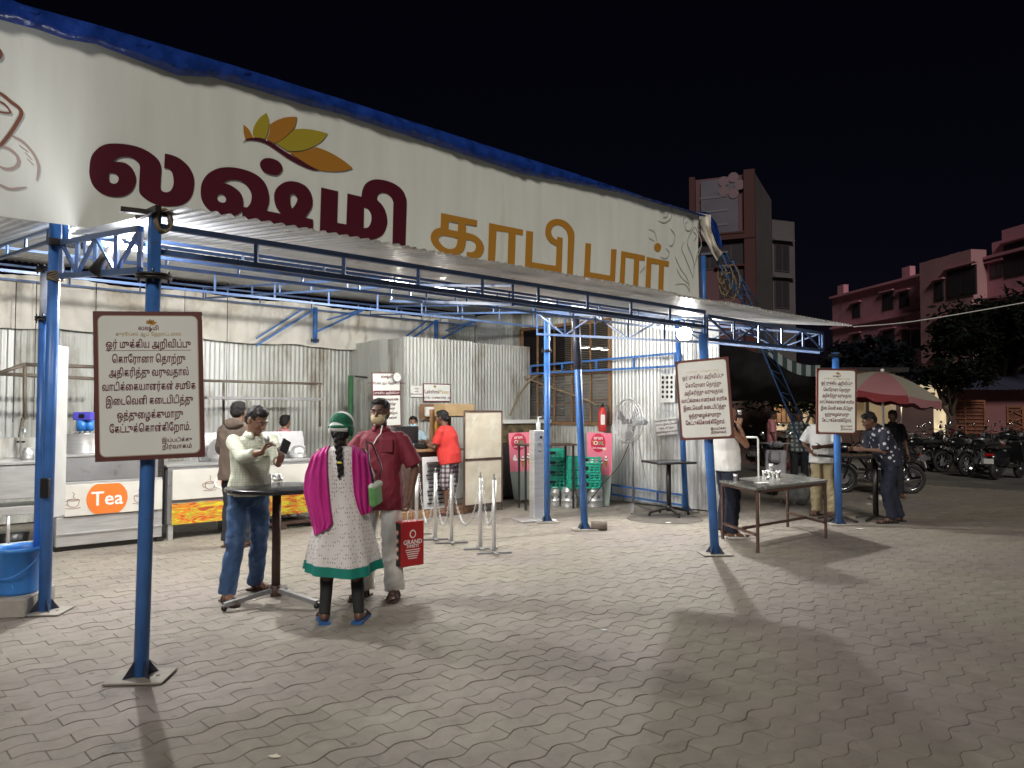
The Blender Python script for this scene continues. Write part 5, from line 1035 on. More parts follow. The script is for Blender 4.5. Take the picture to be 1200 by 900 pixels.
# ============================================================ PEOPLE
def skin(name, c): return M(name, c, .5, 0, .08, 9, .0006, 120, sss=.08)
skin('skin_brown', (.23, .115, .07)); skin('skin_dark', (.13, .065, .042)); skin('skin_mid', (.30, .16, .10))
M('hair_black', (.012, .011, .011), .7, 0, .3, 60, .003, 160, spec=.25); M('hair_grey', (.028, .026, .025), .7, 0, .6, 50, .003, 150, spec=.25)
M('eye_white', (.35, .32, .30), .3); M('lip', (.16, .06, .05), .5)
def loft(mb, rings, n=18, R=Vector((1, 0, 0)), F=Vector((0, 1, 0))):
    v = []
    for c, rx, ry in rings:
        for k in range(n):
            a = 2 * PI * k / n; ca_, sa_ = math.cos(a), math.sin(a); v.append(Vector(c) + R * rx * math.copysign(abs(ca_) ** .85, ca_) + F * ry * math.copysign(abs(sa_) ** .85, sa_))
    m = len(rings); f = [(i * n + k, i * n + (k + 1) % n, (i + 1) * n + (k + 1) % n, (i + 1) * n + k) for i in range(m - 1) for k in range(n)]; f += [tuple(reversed(range(n))), tuple((m - 1) * n + k for k in range(n))]
    return mb.add(v, f, True)
def ik(a, b, l1, l2, pole):
    a = Vector(a); b = Vector(b); d = b - a; D_ = min(d.length, (l1 + l2) * .995); u_ = d.normalized(); b = a + u_ * D_
    x = (l1 * l1 - l2 * l2 + D_ * D_) / (2 * D_); h = math.sqrt(max(0, l1 * l1 - x * x)); p = Vector(pole); p = (p - u_ * p.dot(u_)).normalized(); return a + u_ * x + p * h, b
def hand(mb, w_, d, pn, curl=.5, s=1.0, thumb=1):
    """palm from wrist w_ along d; pn = palm-facing normal; thumb = +-1 side"""
    d = Vector(d).normalized(); pn = Vector(pn); pn = (pn - d * pn.dot(d)).normalized(); sd = d.cross(pn) * thumb; w_ = Vector(w_)
    for k, o_ in enumerate((-.027, -.009, .009, .027)): mb.cap(w_ + sd * o_ * .6, w_ + d * .085 * s + sd * o_, .014 * s, .0115 * s, 8)
    for k, (o_, ln) in enumerate(zip((.028, .0095, -.0095, -.028), (.068, .075, .07, .055))):
        p = w_ + d * .088 * s + sd * o_; dd = (d * math.cos(curl) + pn * math.sin(curl) + sd * o_ * 2).normalized(); q = p + dd * ln * .5 * s; mb.cap(p, q, .0095 * s, .0085 * s, 8)
        d2 = (d * math.cos(curl * 2.3) + pn * math.sin(curl * 2.3)).normalized(); mb.cap(q, q + d2 * ln * .5 * s, .0085 * s, .007 * s, 8)
    p = w_ + d * .03 * s + sd * .03; q = p + (d * .55 + sd * .6 + pn * .35).normalized() * .042 * s; mb.cap(p, q, .0125 * s, .0105 * s, 8); mb.cap(q, q + (d * .8 + pn * .5).normalized() * .03 * s, .0105 * s, .008 * s, 8)
def head(mb, c, f, up, s=1.0):
    f = Vector(f).normalized(); up = Vector(up); r = f.cross(up).normalized(); up = r.cross(f); rot = Matrix((r, f, up)).transposed(); c = Vector(c); P = lambda x, y, z: c + rot @ Vector((x, y, z)) * s
    B = lambda x, y, z, rx, ry, rz: mb.ball(P(x, y, z), (rx * s, ry * s, rz * s), 16, 10, rot)
    B(0, -.012, .035, .076, .094, .083); B(0, .018, -.01, .068, .075, .095); B(0, .04, -.065, .046, .048, .045); B(0, .07, -.085, .022, .02, .02)
    B(.032, .062, -.02, .026, .024, .024); B(-.032, .062, -.02, .026, .024, .024); B(0, .077, .028, .05, .02, .014)
    mb.tube(P(0, .085, .018), P(0, .112, -.02), .009 * s, .014 * s, 8); B(0, .103, -.024, .018, .014, .011); B(0, .088, -.052, .024, .013, .007); B(0, .086, -.062, .02, .012, .007)
    for q in (-1, 1): B(q * .078, -.002, .0, .011, .02, .032)
    return P, rot
def face_bits(t, P, rot, s, lip=True):
    for q in (-1, 1):
        e = MB().ball(P(q * .031, .087, .014), (.011 * s, .007 * s, .0048 * s), 10, 6, rot).build('eye', 'eye_white', t); MB().ball(P(q * .031, .0935, .014), (.0055 * s, .003 * s, .0055 * s), 8, 5, rot).build('iris', 'black', e)
        MB().cap(P(q * .018, .096, .032), P(q * .046, .088, .034), .0035 * s, .0028 * s, 6).build('eyebrow', 'hair_black', t)
    if lip: MB().ball(P(0, .097, -.056), (.022 * s, .006 * s, .007 * s), 10, 6, rot).build('mouth', 'lip', t)
def hair(t, P, rot, s, m='hair_black', vox=.008, low=0, seed=0):
    mb = MB(); mb.ball(P(0, -.02, .045), (.084 * s, .096 * s, .086 * s), 16, 10, rot); mb.ball(P(0, -.055, .0 - low), (.075 * s, .06 * s, .075 * s), 14, 9, rot); mb.ball(P(0, .03, .092), (.066 * s, .055 * s, .035 * s), 14, 8, rot)
    for q in (-1, 1): mb.ball(P(q * .07, -.012, .03), (.014 * s, .03 * s, .045 * s), 10, 7, rot)
    return remesh(mb, 'hair', m, t, vox, 1, .006, 22)
def foot(mb, ank, toe, h=.03, w_=.045):
    a = Vector(ank); b = Vector(toe); d = (b - a); d.z = 0; d.normalize(); z = Vector((0, 0, 1)); heel = Vector((a.x, a.y, 0)) - d * .05
    for k in range(6): q = heel + d * (.045 + .21 * k / 5); mb.ball(q + z * (h + (.022 if k < 3 else .006)), (w_ * (.8 + .2 * math.sin(k)), w_ * .9, (.04 - k * .0045)), 10, 7)
    mb.tube(a + z * .03, heel + d * .05 + z * .04, .036, .04, 10)
    sd = Vector((-d.y, d.x, 0))
    for k in range(5): o_ = (-.034 + .017 * k); mb.cap(heel + d * (.24 - abs(k - 1) * .008) + sd * o_ + z * .02, heel + d * (.27 - abs(k - 1) * .01) + sd * o_ + z * .015, .0105, .009, 8)
    return heel, d, sd
def sandal(t, heel, d, sd, m, strap, sole_m=None):
    pts = [(-.02, .035), (-.01, .045), (.08, .042), (.16, .052), (.23, .05), (.28, .03), (.295, 0), (.28, -.035), (.23, -.05), (.16, -.048), (.08, -.038), (-.01, -.042), (-.02, -.035)]
    sp = smooth_loop(pts, True, 3); v = [heel + d * a + sd * b + Vector((0, 0, z)) for z in (.002, .02) for a, b in sp]; N = len(sp)
    o = mesh('sole', v, [tuple(reversed(range(N))), tuple(range(N, 2 * N))] + [(i, (i + 1) % N, N + (i + 1) % N, N + i) for i in range(N)], sole_m or m, t); mb = MB()
    for a in ((.2, .08) if strap == 2 else (.19,) if strap == 1 else (.2, .16, .1, .04)):
        mb.path([heel + d * (a + (.01 * (abs(k - 3) ))) + sd * (math.cos(PI * k / 6) * .05) + Vector((0, 0, .014 + math.sin(PI * k / 6) * (.045 if a > .12 else .062))) for k in range(7)], .0085, 6)
    mb.build('strap', m, o)
def figure(label, loc, face, J=None, s=1.0, skin_='skin_brown', group=None, look=None, headc=None, headup=(0, 0, 1), lhand=None, rhand=None, vox=.009, hair_='hair_black', bits=True, barefoot=True, fat=1.0, cat='person', hands=True, lowhair=0):
    """standing figure, local +Y forward, +X its right side; J overrides joints"""
    F = Vector((face[0], face[1], 0)).normalized(); rz = math.atan2(-F.x, F.y); t = thing('person', label, cat, (loc[0], loc[1], 0), rz, group)
    j = dict(pelvis=(0, 0, .93), chest=(0, .0, 1.26), neck=(0, 0, 1.43), head=(0, .03, 1.565), shR=(.165, 0, 1.37), shL=(-.165, 0, 1.37), wrR=(.25, .06, .84), wrL=(-.25, .06, .84), hipR=(.09, 0, .9), hipL=(-.09, 0, .9), anR=(.11, 0, .08), anL=(-.11, 0, .08), toeR=(.14, .2, .03), toeL=(-.14, .2, .03), poleR=(.3, -1, -.2), poleL=(-.3, -1, -.2), kp=(0, 1, 0))
    j.update(J or {}); nosc = set((J or {}).keys())
    j = {k: Vector(v) * (s if k not in nosc else 1) for k, v in j.items()}
    j['elR'], j['wrR'] = ik(j['shR'], j['wrR'], .285 * s, .255 * s, j['poleR']); j['elL'], j['wrL'] = ik(j['shL'], j['wrL'], .285 * s, .255 * s, j['poleL'])
    for q in 'RL': j['kn' + q], e = ik(j['hip' + q], j['an' + q], .412 * s, .412 * s, j['kp'])
    mb = MB(); look = Vector(look) if look else Vector((0, 1, -.05)); P, rot = head(mb, j['head'], look, headup, s)
    mb.tube(j['neck'] - Vector((0, .0, .05)), j['head'] + rot @ Vector((0, -.02, -.03)) * s, .056 * s, .052 * s, 14)
    loft(mb, [(j['pelvis'] - Z * .08 * s, .13 * s, .09 * s), (j['pelvis'] + Z * .08 * s, .13 * s, .09 * s), (j['chest'], .15 * s, .095 * s), (j['neck'] - Z * .06 * s, .12 * s, .07 * s), (j['neck'], .055 * s, .055 * s)])
    for q, th in (('R', 1), ('L', -1)):
        mb.cap(j['sh' + q], j['el' + q], .046 * s, .037 * s, 12); mb.cap(j['el' + q], j['wr' + q], .038 * s, .025 * s, 12)
        mb.cap(j['hip' + q], j['kn' + q], .07 * s, .05 * s, 12); mb.cap(j['kn' + q], j['an' + q], .05 * s, .036 * s, 12); mb.ball(j['kn' + q].lerp(j['an' + q], .28) - Vector((0, .015, 0)), (.05 * s, .052 * s, .11 * s), 12, 8)
        if hands:
            hs = (rhand if q == 'R' else lhand) or dict(d=(j['wr' + q] - j['el' + q]), pn=(-1 if q == 'R' else 1, .2, 0), curl=.35); hand(mb, j['wr' + q], hs['d'], hs['pn'], hs.get('curl', .4), s, (th if hs.get('th') is None else hs['th']))
        ft = foot(mb, j['an' + q], j['toe' + q]); j['foot' + q] = ft
    remesh(mb, 'body', skin_, t, vox, 3)
    if hair_: hair(t, P, rot, s, hair_, low=lowhair)
    if bits: face_bits(t, P, rot, s, bits != 'mask')
    return t, j, P, rot
def shirt(t, j, m, s=1.0, hem=.80, sleeve=1.0, name='shirt', k=1.0, vox=.011, disp=.008, collar=True, rings=None, belly=0, sl=1.0):
    mb = MB(); pe, ch, ne = j['pelvis'], j['chest'], j['neck']; up = (ne - pe).normalized(); low = pe - up * (pe.z - hem) if hem < pe.z else pe
    sd = (j['shR'] - j['shL']).normalized(); F_ = up.cross(sd).normalized()
    loft(mb, rings or [(low, .192 * s * k, .14 * s * k), (pe.lerp(ch, .15), .186 * s * k, (.125 + belly) * s * k), (pe.lerp(ch, .5) + F_ * belly * .5, .165 * s * k, (.122 + belly) * s * k), (ch, .183 * s * k, .125 * s * k), (ch.lerp(ne, .55), .18 * s * k, .11 * s * k), (ch.lerp(ne, .82), .135 * s * k, .085 * s * k), (ne + up * .012, .066 * s, .064 * s)], R=sd, F=F_)
    for q in 'RL':
        sh, el, wr = j['sh' + q], j['el' + q], j['wr' + q]; mb.ball(sh + sd * (-.014 if q == 'R' else .014), .06 * s, 12, 8)
        mb.tube(sh, el if sleeve >= .5 else sh.lerp(el, sleeve * 2), .06 * s * sl, (.058 + (.012 if sleeve < .5 else 0)) * s * sl, 14)
        if sleeve > .5: mb.ball(el, .056 * s * sl, 12, 8); mb.tube(el, el.lerp(wr, (sleeve - .5) * 2), .056 * s * sl, .046 * s * sl, 14)
    o = remesh(mb, name, m, t, vox, 3, disp, 5)
    if collar:
        mb = MB(); n_ = 20; c = ne + up * .005; v = []
        for i in range(n_ + 1):
            a = PI * .62 + (2 * PI - PI * .24) * i / n_
            a = PI / 2 + .3 + (2 * PI - .6) * i / n_; e = c + sd * math.cos(a) * .068 * s + F_ * math.sin(a) * .068 * s; v += [e - up * .012 + (e - c) * .15, e + up * .028 * s, e + (e - c) * .35 - up * .022 * s]
        mesh('collar', v, [(3 * i + q, 3 * i + 3 + q, 3 * i + 4 + q, 3 * i + 1 + q) for i in range(n_) for q in (0, 1)], m, t, True).modifiers.new('s', 'SOLIDIFY').thickness = .004
    return o, F_, sd, up
def trousers(t, j, m, s=1.0, end=1.0, name='trousers', k=.95, vox=.011, disp=.010, top=.06, w0=.098, w1=.082, w2=.07):
    mb = MB(); pe = j['pelvis']; loft(mb, [(pe - Z * .12 * s, .155 * s * k, .115 * s * k), (pe, .165 * s * k, .122 * s * k), (pe + Z * top * s, .158 * s * k, .115 * s * k)])
    for q in 'RL':
        hp, kn, an = j['hip' + q], j['kn' + q], j['an' + q] + Z * .0; mb.ball(hp - Z * .02, w0 * s * k, 14, 8); e = kn if end >= .5 else hp.lerp(kn, end * 2); mb.tube(hp, e, w0 * s * k, w1 * s * k, 16)
        if end > .5: mb.ball(kn, w1 * s * k, 14, 8); mb.tube(kn, kn.lerp(an, (end - .5) * 2) - Z * .01, w1 * s * k, w2 * s * k, 16)
    return remesh(mb, name, m, t, vox, 3, disp, 7)
def loc_of(t):
    mw = Matrix.Translation(t.location) @ Matrix.Rotation(t.rotation_euler.z, 4, 'Z'); return mw
def patmat(name, base, fn, rough=.8, bump=.002):
    """cloth material whose pattern fn(nodes, links, object-coord socket) returns (factor socket, second colour)"""
    m = M(name, base, rough, 0, 0, 6, bump, 90); n = m.node_tree.nodes; l = m.node_tree.links; b = n['Principled BSDF']; tc = n.new('ShaderNodeTexCoord'); fac, c2 = fn(n, l, tc.outputs['Object']); mx = n.new('ShaderNodeMix'); mx.data_type = 'RGBA'; l.new(fac, mx.inputs[0]); mx.inputs[6].default_value = (*base, 1); mx.inputs[7].default_value = (*c2, 1); l.new(mx.outputs[2], b.inputs[0]); return m
def grid_lines(c2, period, width, axes='XYZ', amt=1.0):
    def fn(n, l, src):
        sp = n.new('ShaderNodeSeparateXYZ'); l.new(src, sp.inputs[0]); outs = []
        for ax in axes:
            a = n.new('ShaderNodeMath'); a.operation = 'PINGPONG'; l.new(sp.outputs[ax], a.inputs[0]); a.inputs[1].default_value = period / 2; c = n.new('ShaderNodeMath'); c.operation = 'LESS_THAN'; l.new(a.outputs[0], c.inputs[0]); c.inputs[1].default_value = width / 2; outs.append(c.outputs[0])
        cur = outs[0]
        for o_ in outs[1:]: x_ = n.new('ShaderNodeMath'); x_.operation = 'ADD'; l.new(cur, x_.inputs[0]); l.new(o_, x_.inputs[1]); cur = x_.outputs[0]
        y_ = n.new('ShaderNodeMath'); y_.operation = 'MULTIPLY'; y_.use_clamp = True; l.new(cur, y_.inputs[0]); y_.inputs[1].default_value = amt; return y_.outputs[0], c2
    return fn
def vor(c2, scale, thr, stretch=(1, 1, 1)):
    def fn(n, l, src):
        mp = n.new('ShaderNodeMapping'); mp.inputs['Scale'].default_value = stretch; l.new(src, mp.inputs[0]); v = n.new('ShaderNodeTexVoronoi'); v.inputs['Scale'].default_value = scale; v.inputs['Randomness'].default_value = .35 if scale > 25 else 1; l.new(mp.outputs[0], v.inputs[0]); c = n.new('ShaderNodeMath'); c.operation = 'LESS_THAN'; l.new(v.outputs['Distance'], c.inputs[0]); c.inputs[1].default_value = thr; return c.outputs[0], c2
    return fn
patmat('check_shirt', (.66, .68, .55), grid_lines((.38, .42, .30), .022, .004, 'XYZ', .5)); M('jeans', (.045, .095, .21), .85, 0, .3, 5, .003, 60, dirt=(.13, .22, .40), ds=3.5, dt=.5)
patmat('kurta', (.62, .60, .58), vor((.28, .25, .28), 60, .27, (1, 1, .55))); M('dupatta_m', (.42, .012, .19), .75, 0, .1, 6, .003, 40); M('leggings_m', (.02, .02, .022), .8)
M('maroon_shirt', (.17, .012, .028), .75, 0, .15, 5, .002, 70); M('white_cotton', (.68, .67, .63), .8, 0, .05, 5, .003, 30); M('brown_jacket', (.085, .06, .045), .85, 0, .2, 6, .004, 40); M('dark_cloth', (.015, .015, .02), .85, 0, .2, 6, .002, 50)
M('red_tee', (.52, .03, .025), .8, 0, .08, 6, .002, 60); patmat('plaid_shorts', (.42, .40, .40), grid_lines((.05, .02, .035), .075, .034, 'XYZ', .75)); M('pale_blue_shirt', (.35, .48, .55), .8); M('vest_white', (.72, .72, .70), .8, 0, .04); M('khaki', (.33, .27, .16), .85, 0, .15); patmat('star_shirt', (.012, .014, .03), vor((.45, .45, .5), 13, .30)); M('navy_trousers', (.013, .017, .035), .85, 0, .1)
M('mask_beige', (.50, .42, .25), .8); M('mask_blue', (.35, .55, .65), .7); M('sandal_brown', (.07, .04, .03), .6); M('sole_blue', (.02, .10, .30), .6); M('skin_strap', (.09, .05, .03), .6); M('pink_cloth', (.5, .2, .22), .8); patmat('check_cloth', (.35, .4, .38), grid_lines((.08, .1, .1), .09, .04, 'XZ'))
def mask(t, P, rot, s, m):
    mb = MB(); mb.ball(P(0, .058, -.05), (.062 * s, .058 * s, .05 * s), 14, 9, rot); mb.ball(P(0, .045, -.02), (.068 * s, .055 * s, .02 * s), 14, 7, rot); o = remesh(mb, 'face_mask', m, t, .007, 2)
    for q in (-1, 1): MB().path([P(q * .058, .06, -.025), P(q * .078, .01, .0), P(q * .076, -.015, .0)], .002, 4).build('ear_loop', m, o)
# ---- man with the phone
fR = G(265, 706); fL = G(299, 692); c = (fR + fL) / 2; F_ = (.72, -.69)
rz = math.atan2(-F_[0], F_[1]); MWi = (Matrix.Translation((c.x, c.y, 0)) @ Matrix.Rotation(rz, 4, 'Z')).inverted(); lc = lambda w_: MWi @ Vector(w_)
aR_l, aL_l = lc(fR), lc(fL)
wr = lc(D(307, 530, 6.22)); wl = lc(D(327, 547, 6.28))
J = dict(pelvis=(0, .12, .92), chest=(.0, .15, 1.25), neck=(0, .18, 1.405), head=(0, .235, 1.535), shR=(.175, .14, 1.36), shL=(-.175, .18, 1.36), hipR=(.09, .12, .9), hipL=(-.09, .12, .9), anR=(aR_l.x, aR_l.y, .08), anL=(aL_l.x, aL_l.y, .08), toeR=(aR_l.x + .02, aR_l.y + .2, .03), toeL=(aL_l.x - .1, aL_l.y + .2, .03), wrR=wr, wrL=wl, poleR=(.5, -.7, -1), poleL=(-.5, -.2, -1))
t, j, P, rot = figure('man in pale checked shirt and blue jeans looking at his phone at the high table', c, F_, J, look=(-.25, 1, -.55), skin_='skin_brown', hair_='hair_grey', vox=.006, rhand=dict(d=(-.25, .5, .8), pn=(-.6, .6, -.2), curl=.8), lhand=dict(d=(-.1, .35, .9), pn=(.2, -.6, .6), curl=.45))
_, ff_, ss_, uu_ = shirt(t, j, 'check_shirt', hem=.9, sleeve=.82, k=1.0, sl=1.0); trousers(t, j, 'jeans', w1=.085, w2=.076, vox=.009)
MB().path([j['pelvis'] + Vector((math.cos(a) * .168, math.sin(a) * .124, .045)) for a in [i * PI / 12 for i in range(24)]], .016, 6, True).build('belt', 'black', t)
MB().box(j['pelvis'] + Vector((0, .142, .045)), (.045, .012, .032), bev=.003).build('buckle', 'steel', t)
for k in range(6): MB().tube(j['chest'].lerp(j['neck'], .75 - k * .36) + Vector((0, .10 + min(.03, .012 * k), 0)), j['chest'].lerp(j['neck'], .75 - k * .36) + Vector((0, .135 - (.01 if k > 3 else 0), 0)), .006, n=8).build('button', 'paper', t)
MB().box(j['chest'] + Vector((-.085, .115, .03)), (.1, .03, .11), bev=.008).build('pocket', 'check_shirt', t)
for q in 'RL': sandal(t, *j['foot' + q], 'sandal_brown', 4)
phone = thing('phone', 'dark phone held by the man in the checked shirt', 'phone', D(334, 523, 6.2)); MB().box((0, 0, 0), (.075, .012, .15), rot=Euler((-.75, .55, .5)).to_matrix(), bev=.006).build('case', 'black', phone); MB().box(Euler((-.75, .55, .5)).to_matrix() @ Vector((0, .0075, 0)), (.066, .002, .136), rot=Euler((-.75, .55, .5)).to_matrix()).build('screen', M('screen', (.3, .32, .35), .1, emit=((.6, .7, .8), .5)), phone)
cup(D(313, 520, 6.16) , .026, .06, 'small steel tumbler held up by the man in the checked shirt', None)
# ---- woman in white kurta
c = (G(378, 731) + G(418, 729)) / 2; F_ = (-.08, 1)
J = dict(head=(0, .03, 1.465), neck=(0, 0, 1.33), chest=(0, 0, 1.18), shR=(.155, 0, 1.29), shL=(-.155, 0, 1.29), pelvis=(0, 0, .87), hipR=(.085, 0, .85), hipL=(-.085, 0, .85), wrR=(.10, .32, 1.0), wrL=(-.10, .3, .98), anR=(.145, 0, .08), anL=(-.115, 0, .08), toeR=(.17, .2, .03), toeL=(-.16, .2, .03), poleR=(.9, -.5, -.8), poleL=(-.9, -.5, -.8))
t, j, P, rot = figure('woman seen from behind in green striped cap, white kurta and magenta dupatta', c, F_, J, s=.95, look=(.1, 1, -.1), skin_='skin_dark', vox=.006, lowhair=.02)
trousers(t, j, 'leggings_m', .95, name='leggings', w0=.085, w1=.062, w2=.048, disp=.003, vox=.009)
mb = MB(); rings = []; n_ = 48; v = []; prof = [(1.345, .055, .055), (1.335, .09, .07), (1.31, .15, .085), (1.27, .172, .10), (1.18, .178, .115), (1.02, .168, .115), (.92, .18, .125), (.80, .205, .14), (.66, .235, .165), (.52, .262, .19), (.40, .282, .21)]
for z_, rx, ry in prof:
    kf = max(0, (1.0 - z_)) / .6
    for k in range(n_):
        a = 2 * PI * k / n_; m_ = 1 + kf * (.075 * math.sin(5 * a + z_ * 1.5) + .055 * math.sin(9 * a + 1.3) + .03 * math.sin(14 * a)) + .015 * mnoise.noise(Vector((a * 2, z_ * 6, 1))); v.append((rx * m_ * math.cos(a) + (.012 * kf), ry * m_ * math.sin(a) - .01 * kf, z_ + kf * .02 * math.sin(a * 2 + 1)))
f = [(i * n_ + k, (i + 1) * n_ + k, (i + 1) * n_ + (k + 1) % n_, i * n_ + (k + 1) % n_) for i in range(len(prof) - 1) for k in range(n_)]
ku = mesh('kurta', v, f, 'kurta', t, True)
N0 = (len(prof) - 1) * n_; vh = []
for k in range(n_):
    p = Vector(v[N0 + k]); q = Vector(v[N0 - n_ + k]); up_q = p.lerp(q, .55); o_ = Vector((p.x, p.y, 0)).normalized() * .004; vh += [p + o_ - Z * .004, up_q + o_]
mesh('hem', vh, [(2 * k, 2 * ((k + 1) % n_), 2 * ((k + 1) % n_) + 1, 2 * k + 1) for k in range(n_)], 'teal', t, True)
mb = MB()
for q in 'RL': s0_ = j['sh' + q] - Vector((.012 if q == 'R' else -.012, 0, .018)); mb.ball(s0_, .046); mb.tube(s0_, j['sh' + q].lerp(j['el' + q], .85), .046, .048, 12)
remesh(mb, 'sleeves', 'kurta', t, .008, 3, .001)
# cap: green with white bands
cm = bpy.data.materials.new('cap_stripes'); cm.use_nodes = True; MATS['cap'] = cm; n = cm.node_tree.nodes; l = cm.node_tree.links; tc = n.new('ShaderNodeTexCoord'); mp = n.new('ShaderNodeMapping'); mp.inputs['Location'].default_value = (0, 0, -.06); mp.inputs['Rotation'].default_value = (.5, .5, .3); wv = n.new('ShaderNodeTexWave'); wv.wave_type = 'BANDS'; wv.bands_direction = 'DIAGONAL'; wv.inputs['Scale'].default_value = 2.6; wv.inputs['Distortion'].default_value = 1.2; wv.inputs['Phase Offset'].default_value = 1.0
l.new(tc.outputs['Object'], mp.inputs[0]); l.new(mp.outputs[0], wv.inputs[0]); cr = n.new('ShaderNodeValToRGB'); cr.color_ramp.interpolation = 'CONSTANT'; cr.color_ramp.elements[0].color = (.005, .10, .05, 1); cr.color_ramp.elements[1].position = .72; cr.color_ramp.elements[1].color = (.65, .68, .65, 1); l.new(wv.outputs['Fac'], cr.inputs[0]); l.new(cr.outputs[0], n['Principled BSDF'].inputs[0]); n['Principled BSDF'].inputs['Roughness'].default_value = .85
mb = MB(); mb.ball(P(0, -.012, .068), (.094, .106, .082), 18, 12, rot); mb.ball(P(0, -.075, .02), (.085, .05, .05), 14, 9, rot); mb.ball(P(0, .09, .045), (.07, .05, .012), 14, 8, rot)
for q in (-1, 1): mb.ball(P(q * .082, -.02, .0), (.02, .05, .05), 12, 8, rot)
capo = remesh(mb, 'cap', cm, t, .008, 3)
MB().path([P(math.cos(a) * .094, -.02 + math.sin(a) * .106, .022) for a in [PI + i * PI / 10 for i in range(11)]], .012, 6).build('cap_band', M('cap_green', (.008, .12, .06), .85), capo)
mb = MB(); a0_ = P(.0, -.10, -.04)
for k in range(15):
    p = a0_ + Vector((.004 * k * .5, -.045 - .004 * min(k, 6), -.022 * k)); w_ = .026 * (1 - k * .035)
    mb.ball(p + Vector((.012 * (1 if k % 2 else -1), 0, 0)), (w_, w_ * .8, .022), 10, 7)
remesh(mb, 'braid', 'hair_black', t, .006, 1, .002, 40); MB().lathe(a0_ + Vector((.004 * 10 * .5, -.07, -.022 * 9.5)), [(.018, -.008), (.022, 0), (.018, .008)], 12).build('hair_band', M('yellow_band', (.7, .6, .1), .6), t)
# dupatta: two falls of cloth over the shoulders, down her back
def fall(rows, m, parent, nx=26, name='dupatta'):
    """rows: (left point, right point, outward bulge)"""
    v = []; R_ = []
    for i in range(len(rows) - 1):
        for k in range(4):
            q = k / 4; R_.append([rows[i][0].lerp(rows[i + 1][0], q), rows[i][1].lerp(rows[i + 1][1], q), rows[i][2] * (1 - q) + rows[i + 1][2] * q])
    R_.append(list(rows[-1]))
    for r_i, (a, b, bu) in enumerate(R_):
        for i in range(nx + 1):
            s = i / nx; p = a.lerp(b, s) + Vector((0, -1, 0)) * (bu * math.sin(PI * s) + (.010 * math.sin(s * 19 + r_i * .12) + .012 * mnoise.noise(Vector((s * 6, r_i * .12, 3)))) * min(1, r_i / 5)); v.append(p)
    o = mesh(name, v, [(j_ * (nx + 1) + i, j_ * (nx + 1) + i + 1, (j_ + 1) * (nx + 1) + i + 1, (j_ + 1) * (nx + 1) + i) for j_ in range(len(R_) - 1) for i in range(nx)], m, parent, True); so = o.modifiers.new('s', 'SOLIDIFY'); so.thickness = .003; o.modifiers.new('u', 'SUBSURF').levels = 1; o.modifiers['u'].render_levels = 1; return o
Vc = lambda x, y, z: Vector((x, y, z))
fall([(Vc(-.22, .16, .98), Vc(-.07, .17, 1.08), -.02), (Vc(-.215, .09, 1.2), Vc(-.08, .1, 1.25), 0), (Vc(-.185, .02, 1.315), Vc(-.085, .0, 1.358), .01), (Vc(-.215, -.06, 1.26), Vc(-.09, -.105, 1.31), .025), (Vc(-.262, -.05, 1.13), Vc(-.085, -.135, 1.17), .03), (Vc(-.272, -.04, 1.0), Vc(-.07, -.14, 1.0), .035), (Vc(-.24, -.06, .88), Vc(-.05, -.15, .86), .035), (Vc(-.20, -.1, .76), Vc(-.035, -.165, .78), .03), (Vc(-.175, -.13, .68), Vc(-.06, -.17, .745), .02)], 'dupatta_m', t)
fall([(Vc(.06, .17, 1.1), Vc(.20, .16, 1.02), -.02), (Vc(.06, .1, 1.26), Vc(.20, .09, 1.25), 0), (Vc(.085, .0, 1.358), Vc(.185, .02, 1.315), .01), (Vc(.095, -.105, 1.31), Vc(.215, -.06, 1.26), .02), (Vc(.10, -.13, 1.16), Vc(.245, -.05, 1.13), .025), (Vc(.115, -.14, 1.0), Vc(.25, -.045, .99), .025), (Vc(.14, -.14, .90), Vc(.245, -.06, .87), .02), (Vc(.17, -.14, .83), Vc(.235, -.07, .845), .01)], 'dupatta_m', t)
for q in 'RL': sandal(t, *j['foot' + q], 'skin_strap', 1, 'sole_blue')
mw = loc_of(t); q = mw @ Vector((.27, -.08, .98)); hb_ = thing('shoulder_bag', 'small green bag with a dark strap on the shoulder of the woman in the cap', 'handbag', q, -.3); MB().box((0, 0, 0), (.05, .16, .17), rot=Matrix.Rotation(.15, 3, 'X'), bev=.02).build('pouch', M('bag_green', (.13, .36, .12), .6, 0, .2, 20), hb_); MB().box((.0, 0, .07), (.055, .165, .05), rot=Matrix.Rotation(.15, 3, 'X'), bev=.015).build('flap', M('bag_white', (.45, .5, .42), .6), hb_)
MB().path([Vector((0, -.04, .09)), Vector((-.04, -.03, .26)), Vector((-.09, .03, .40)), Vector((-.08, .1, .38)), Vector((-.02, .14, .2)), Vector((0, .06, .09))], .007, 6).build('strap', 'black', hb_)
# ---- man in maroon shirt with mask and carry bag
fR = G(434, 694); fL = G(458, 704); c = (fR + fL) / 2; F_ = (-.12, -1); rz = math.atan2(-F_[0], F_[1]); MWi = (Matrix.Translation((c.x, c.y, 0)) @ Matrix.Rotation(rz, 4, 'Z')).inverted(); lc = lambda w_: MWi @ Vector(w_); aR_l, aL_l = lc(fR), lc(fL)
wl = lc(D(471, 592, 6.55))
J = dict(head=(0, .05, 1.60), neck=(0, .0, 1.455), chest=(0, 0, 1.28), shR=(.172, 0, 1.385), shL=(-.172, 0, 1.385), pelvis=(0, 0, .95), hipR=(.09, 0, .92), hipL=(-.09, 0, .92), anR=(aR_l.x, 0.02, .08), anL=(aL_l.x, .02, .08), toeR=(aR_l.x + .04, .22, .03), toeL=(aL_l.x - .03, .22, .03), wrL=(-.265, .02, .865), wrR=(.16, .2, 1.02), poleR=(1, -.5, -.3), poleL=(-1, -.3, 0))
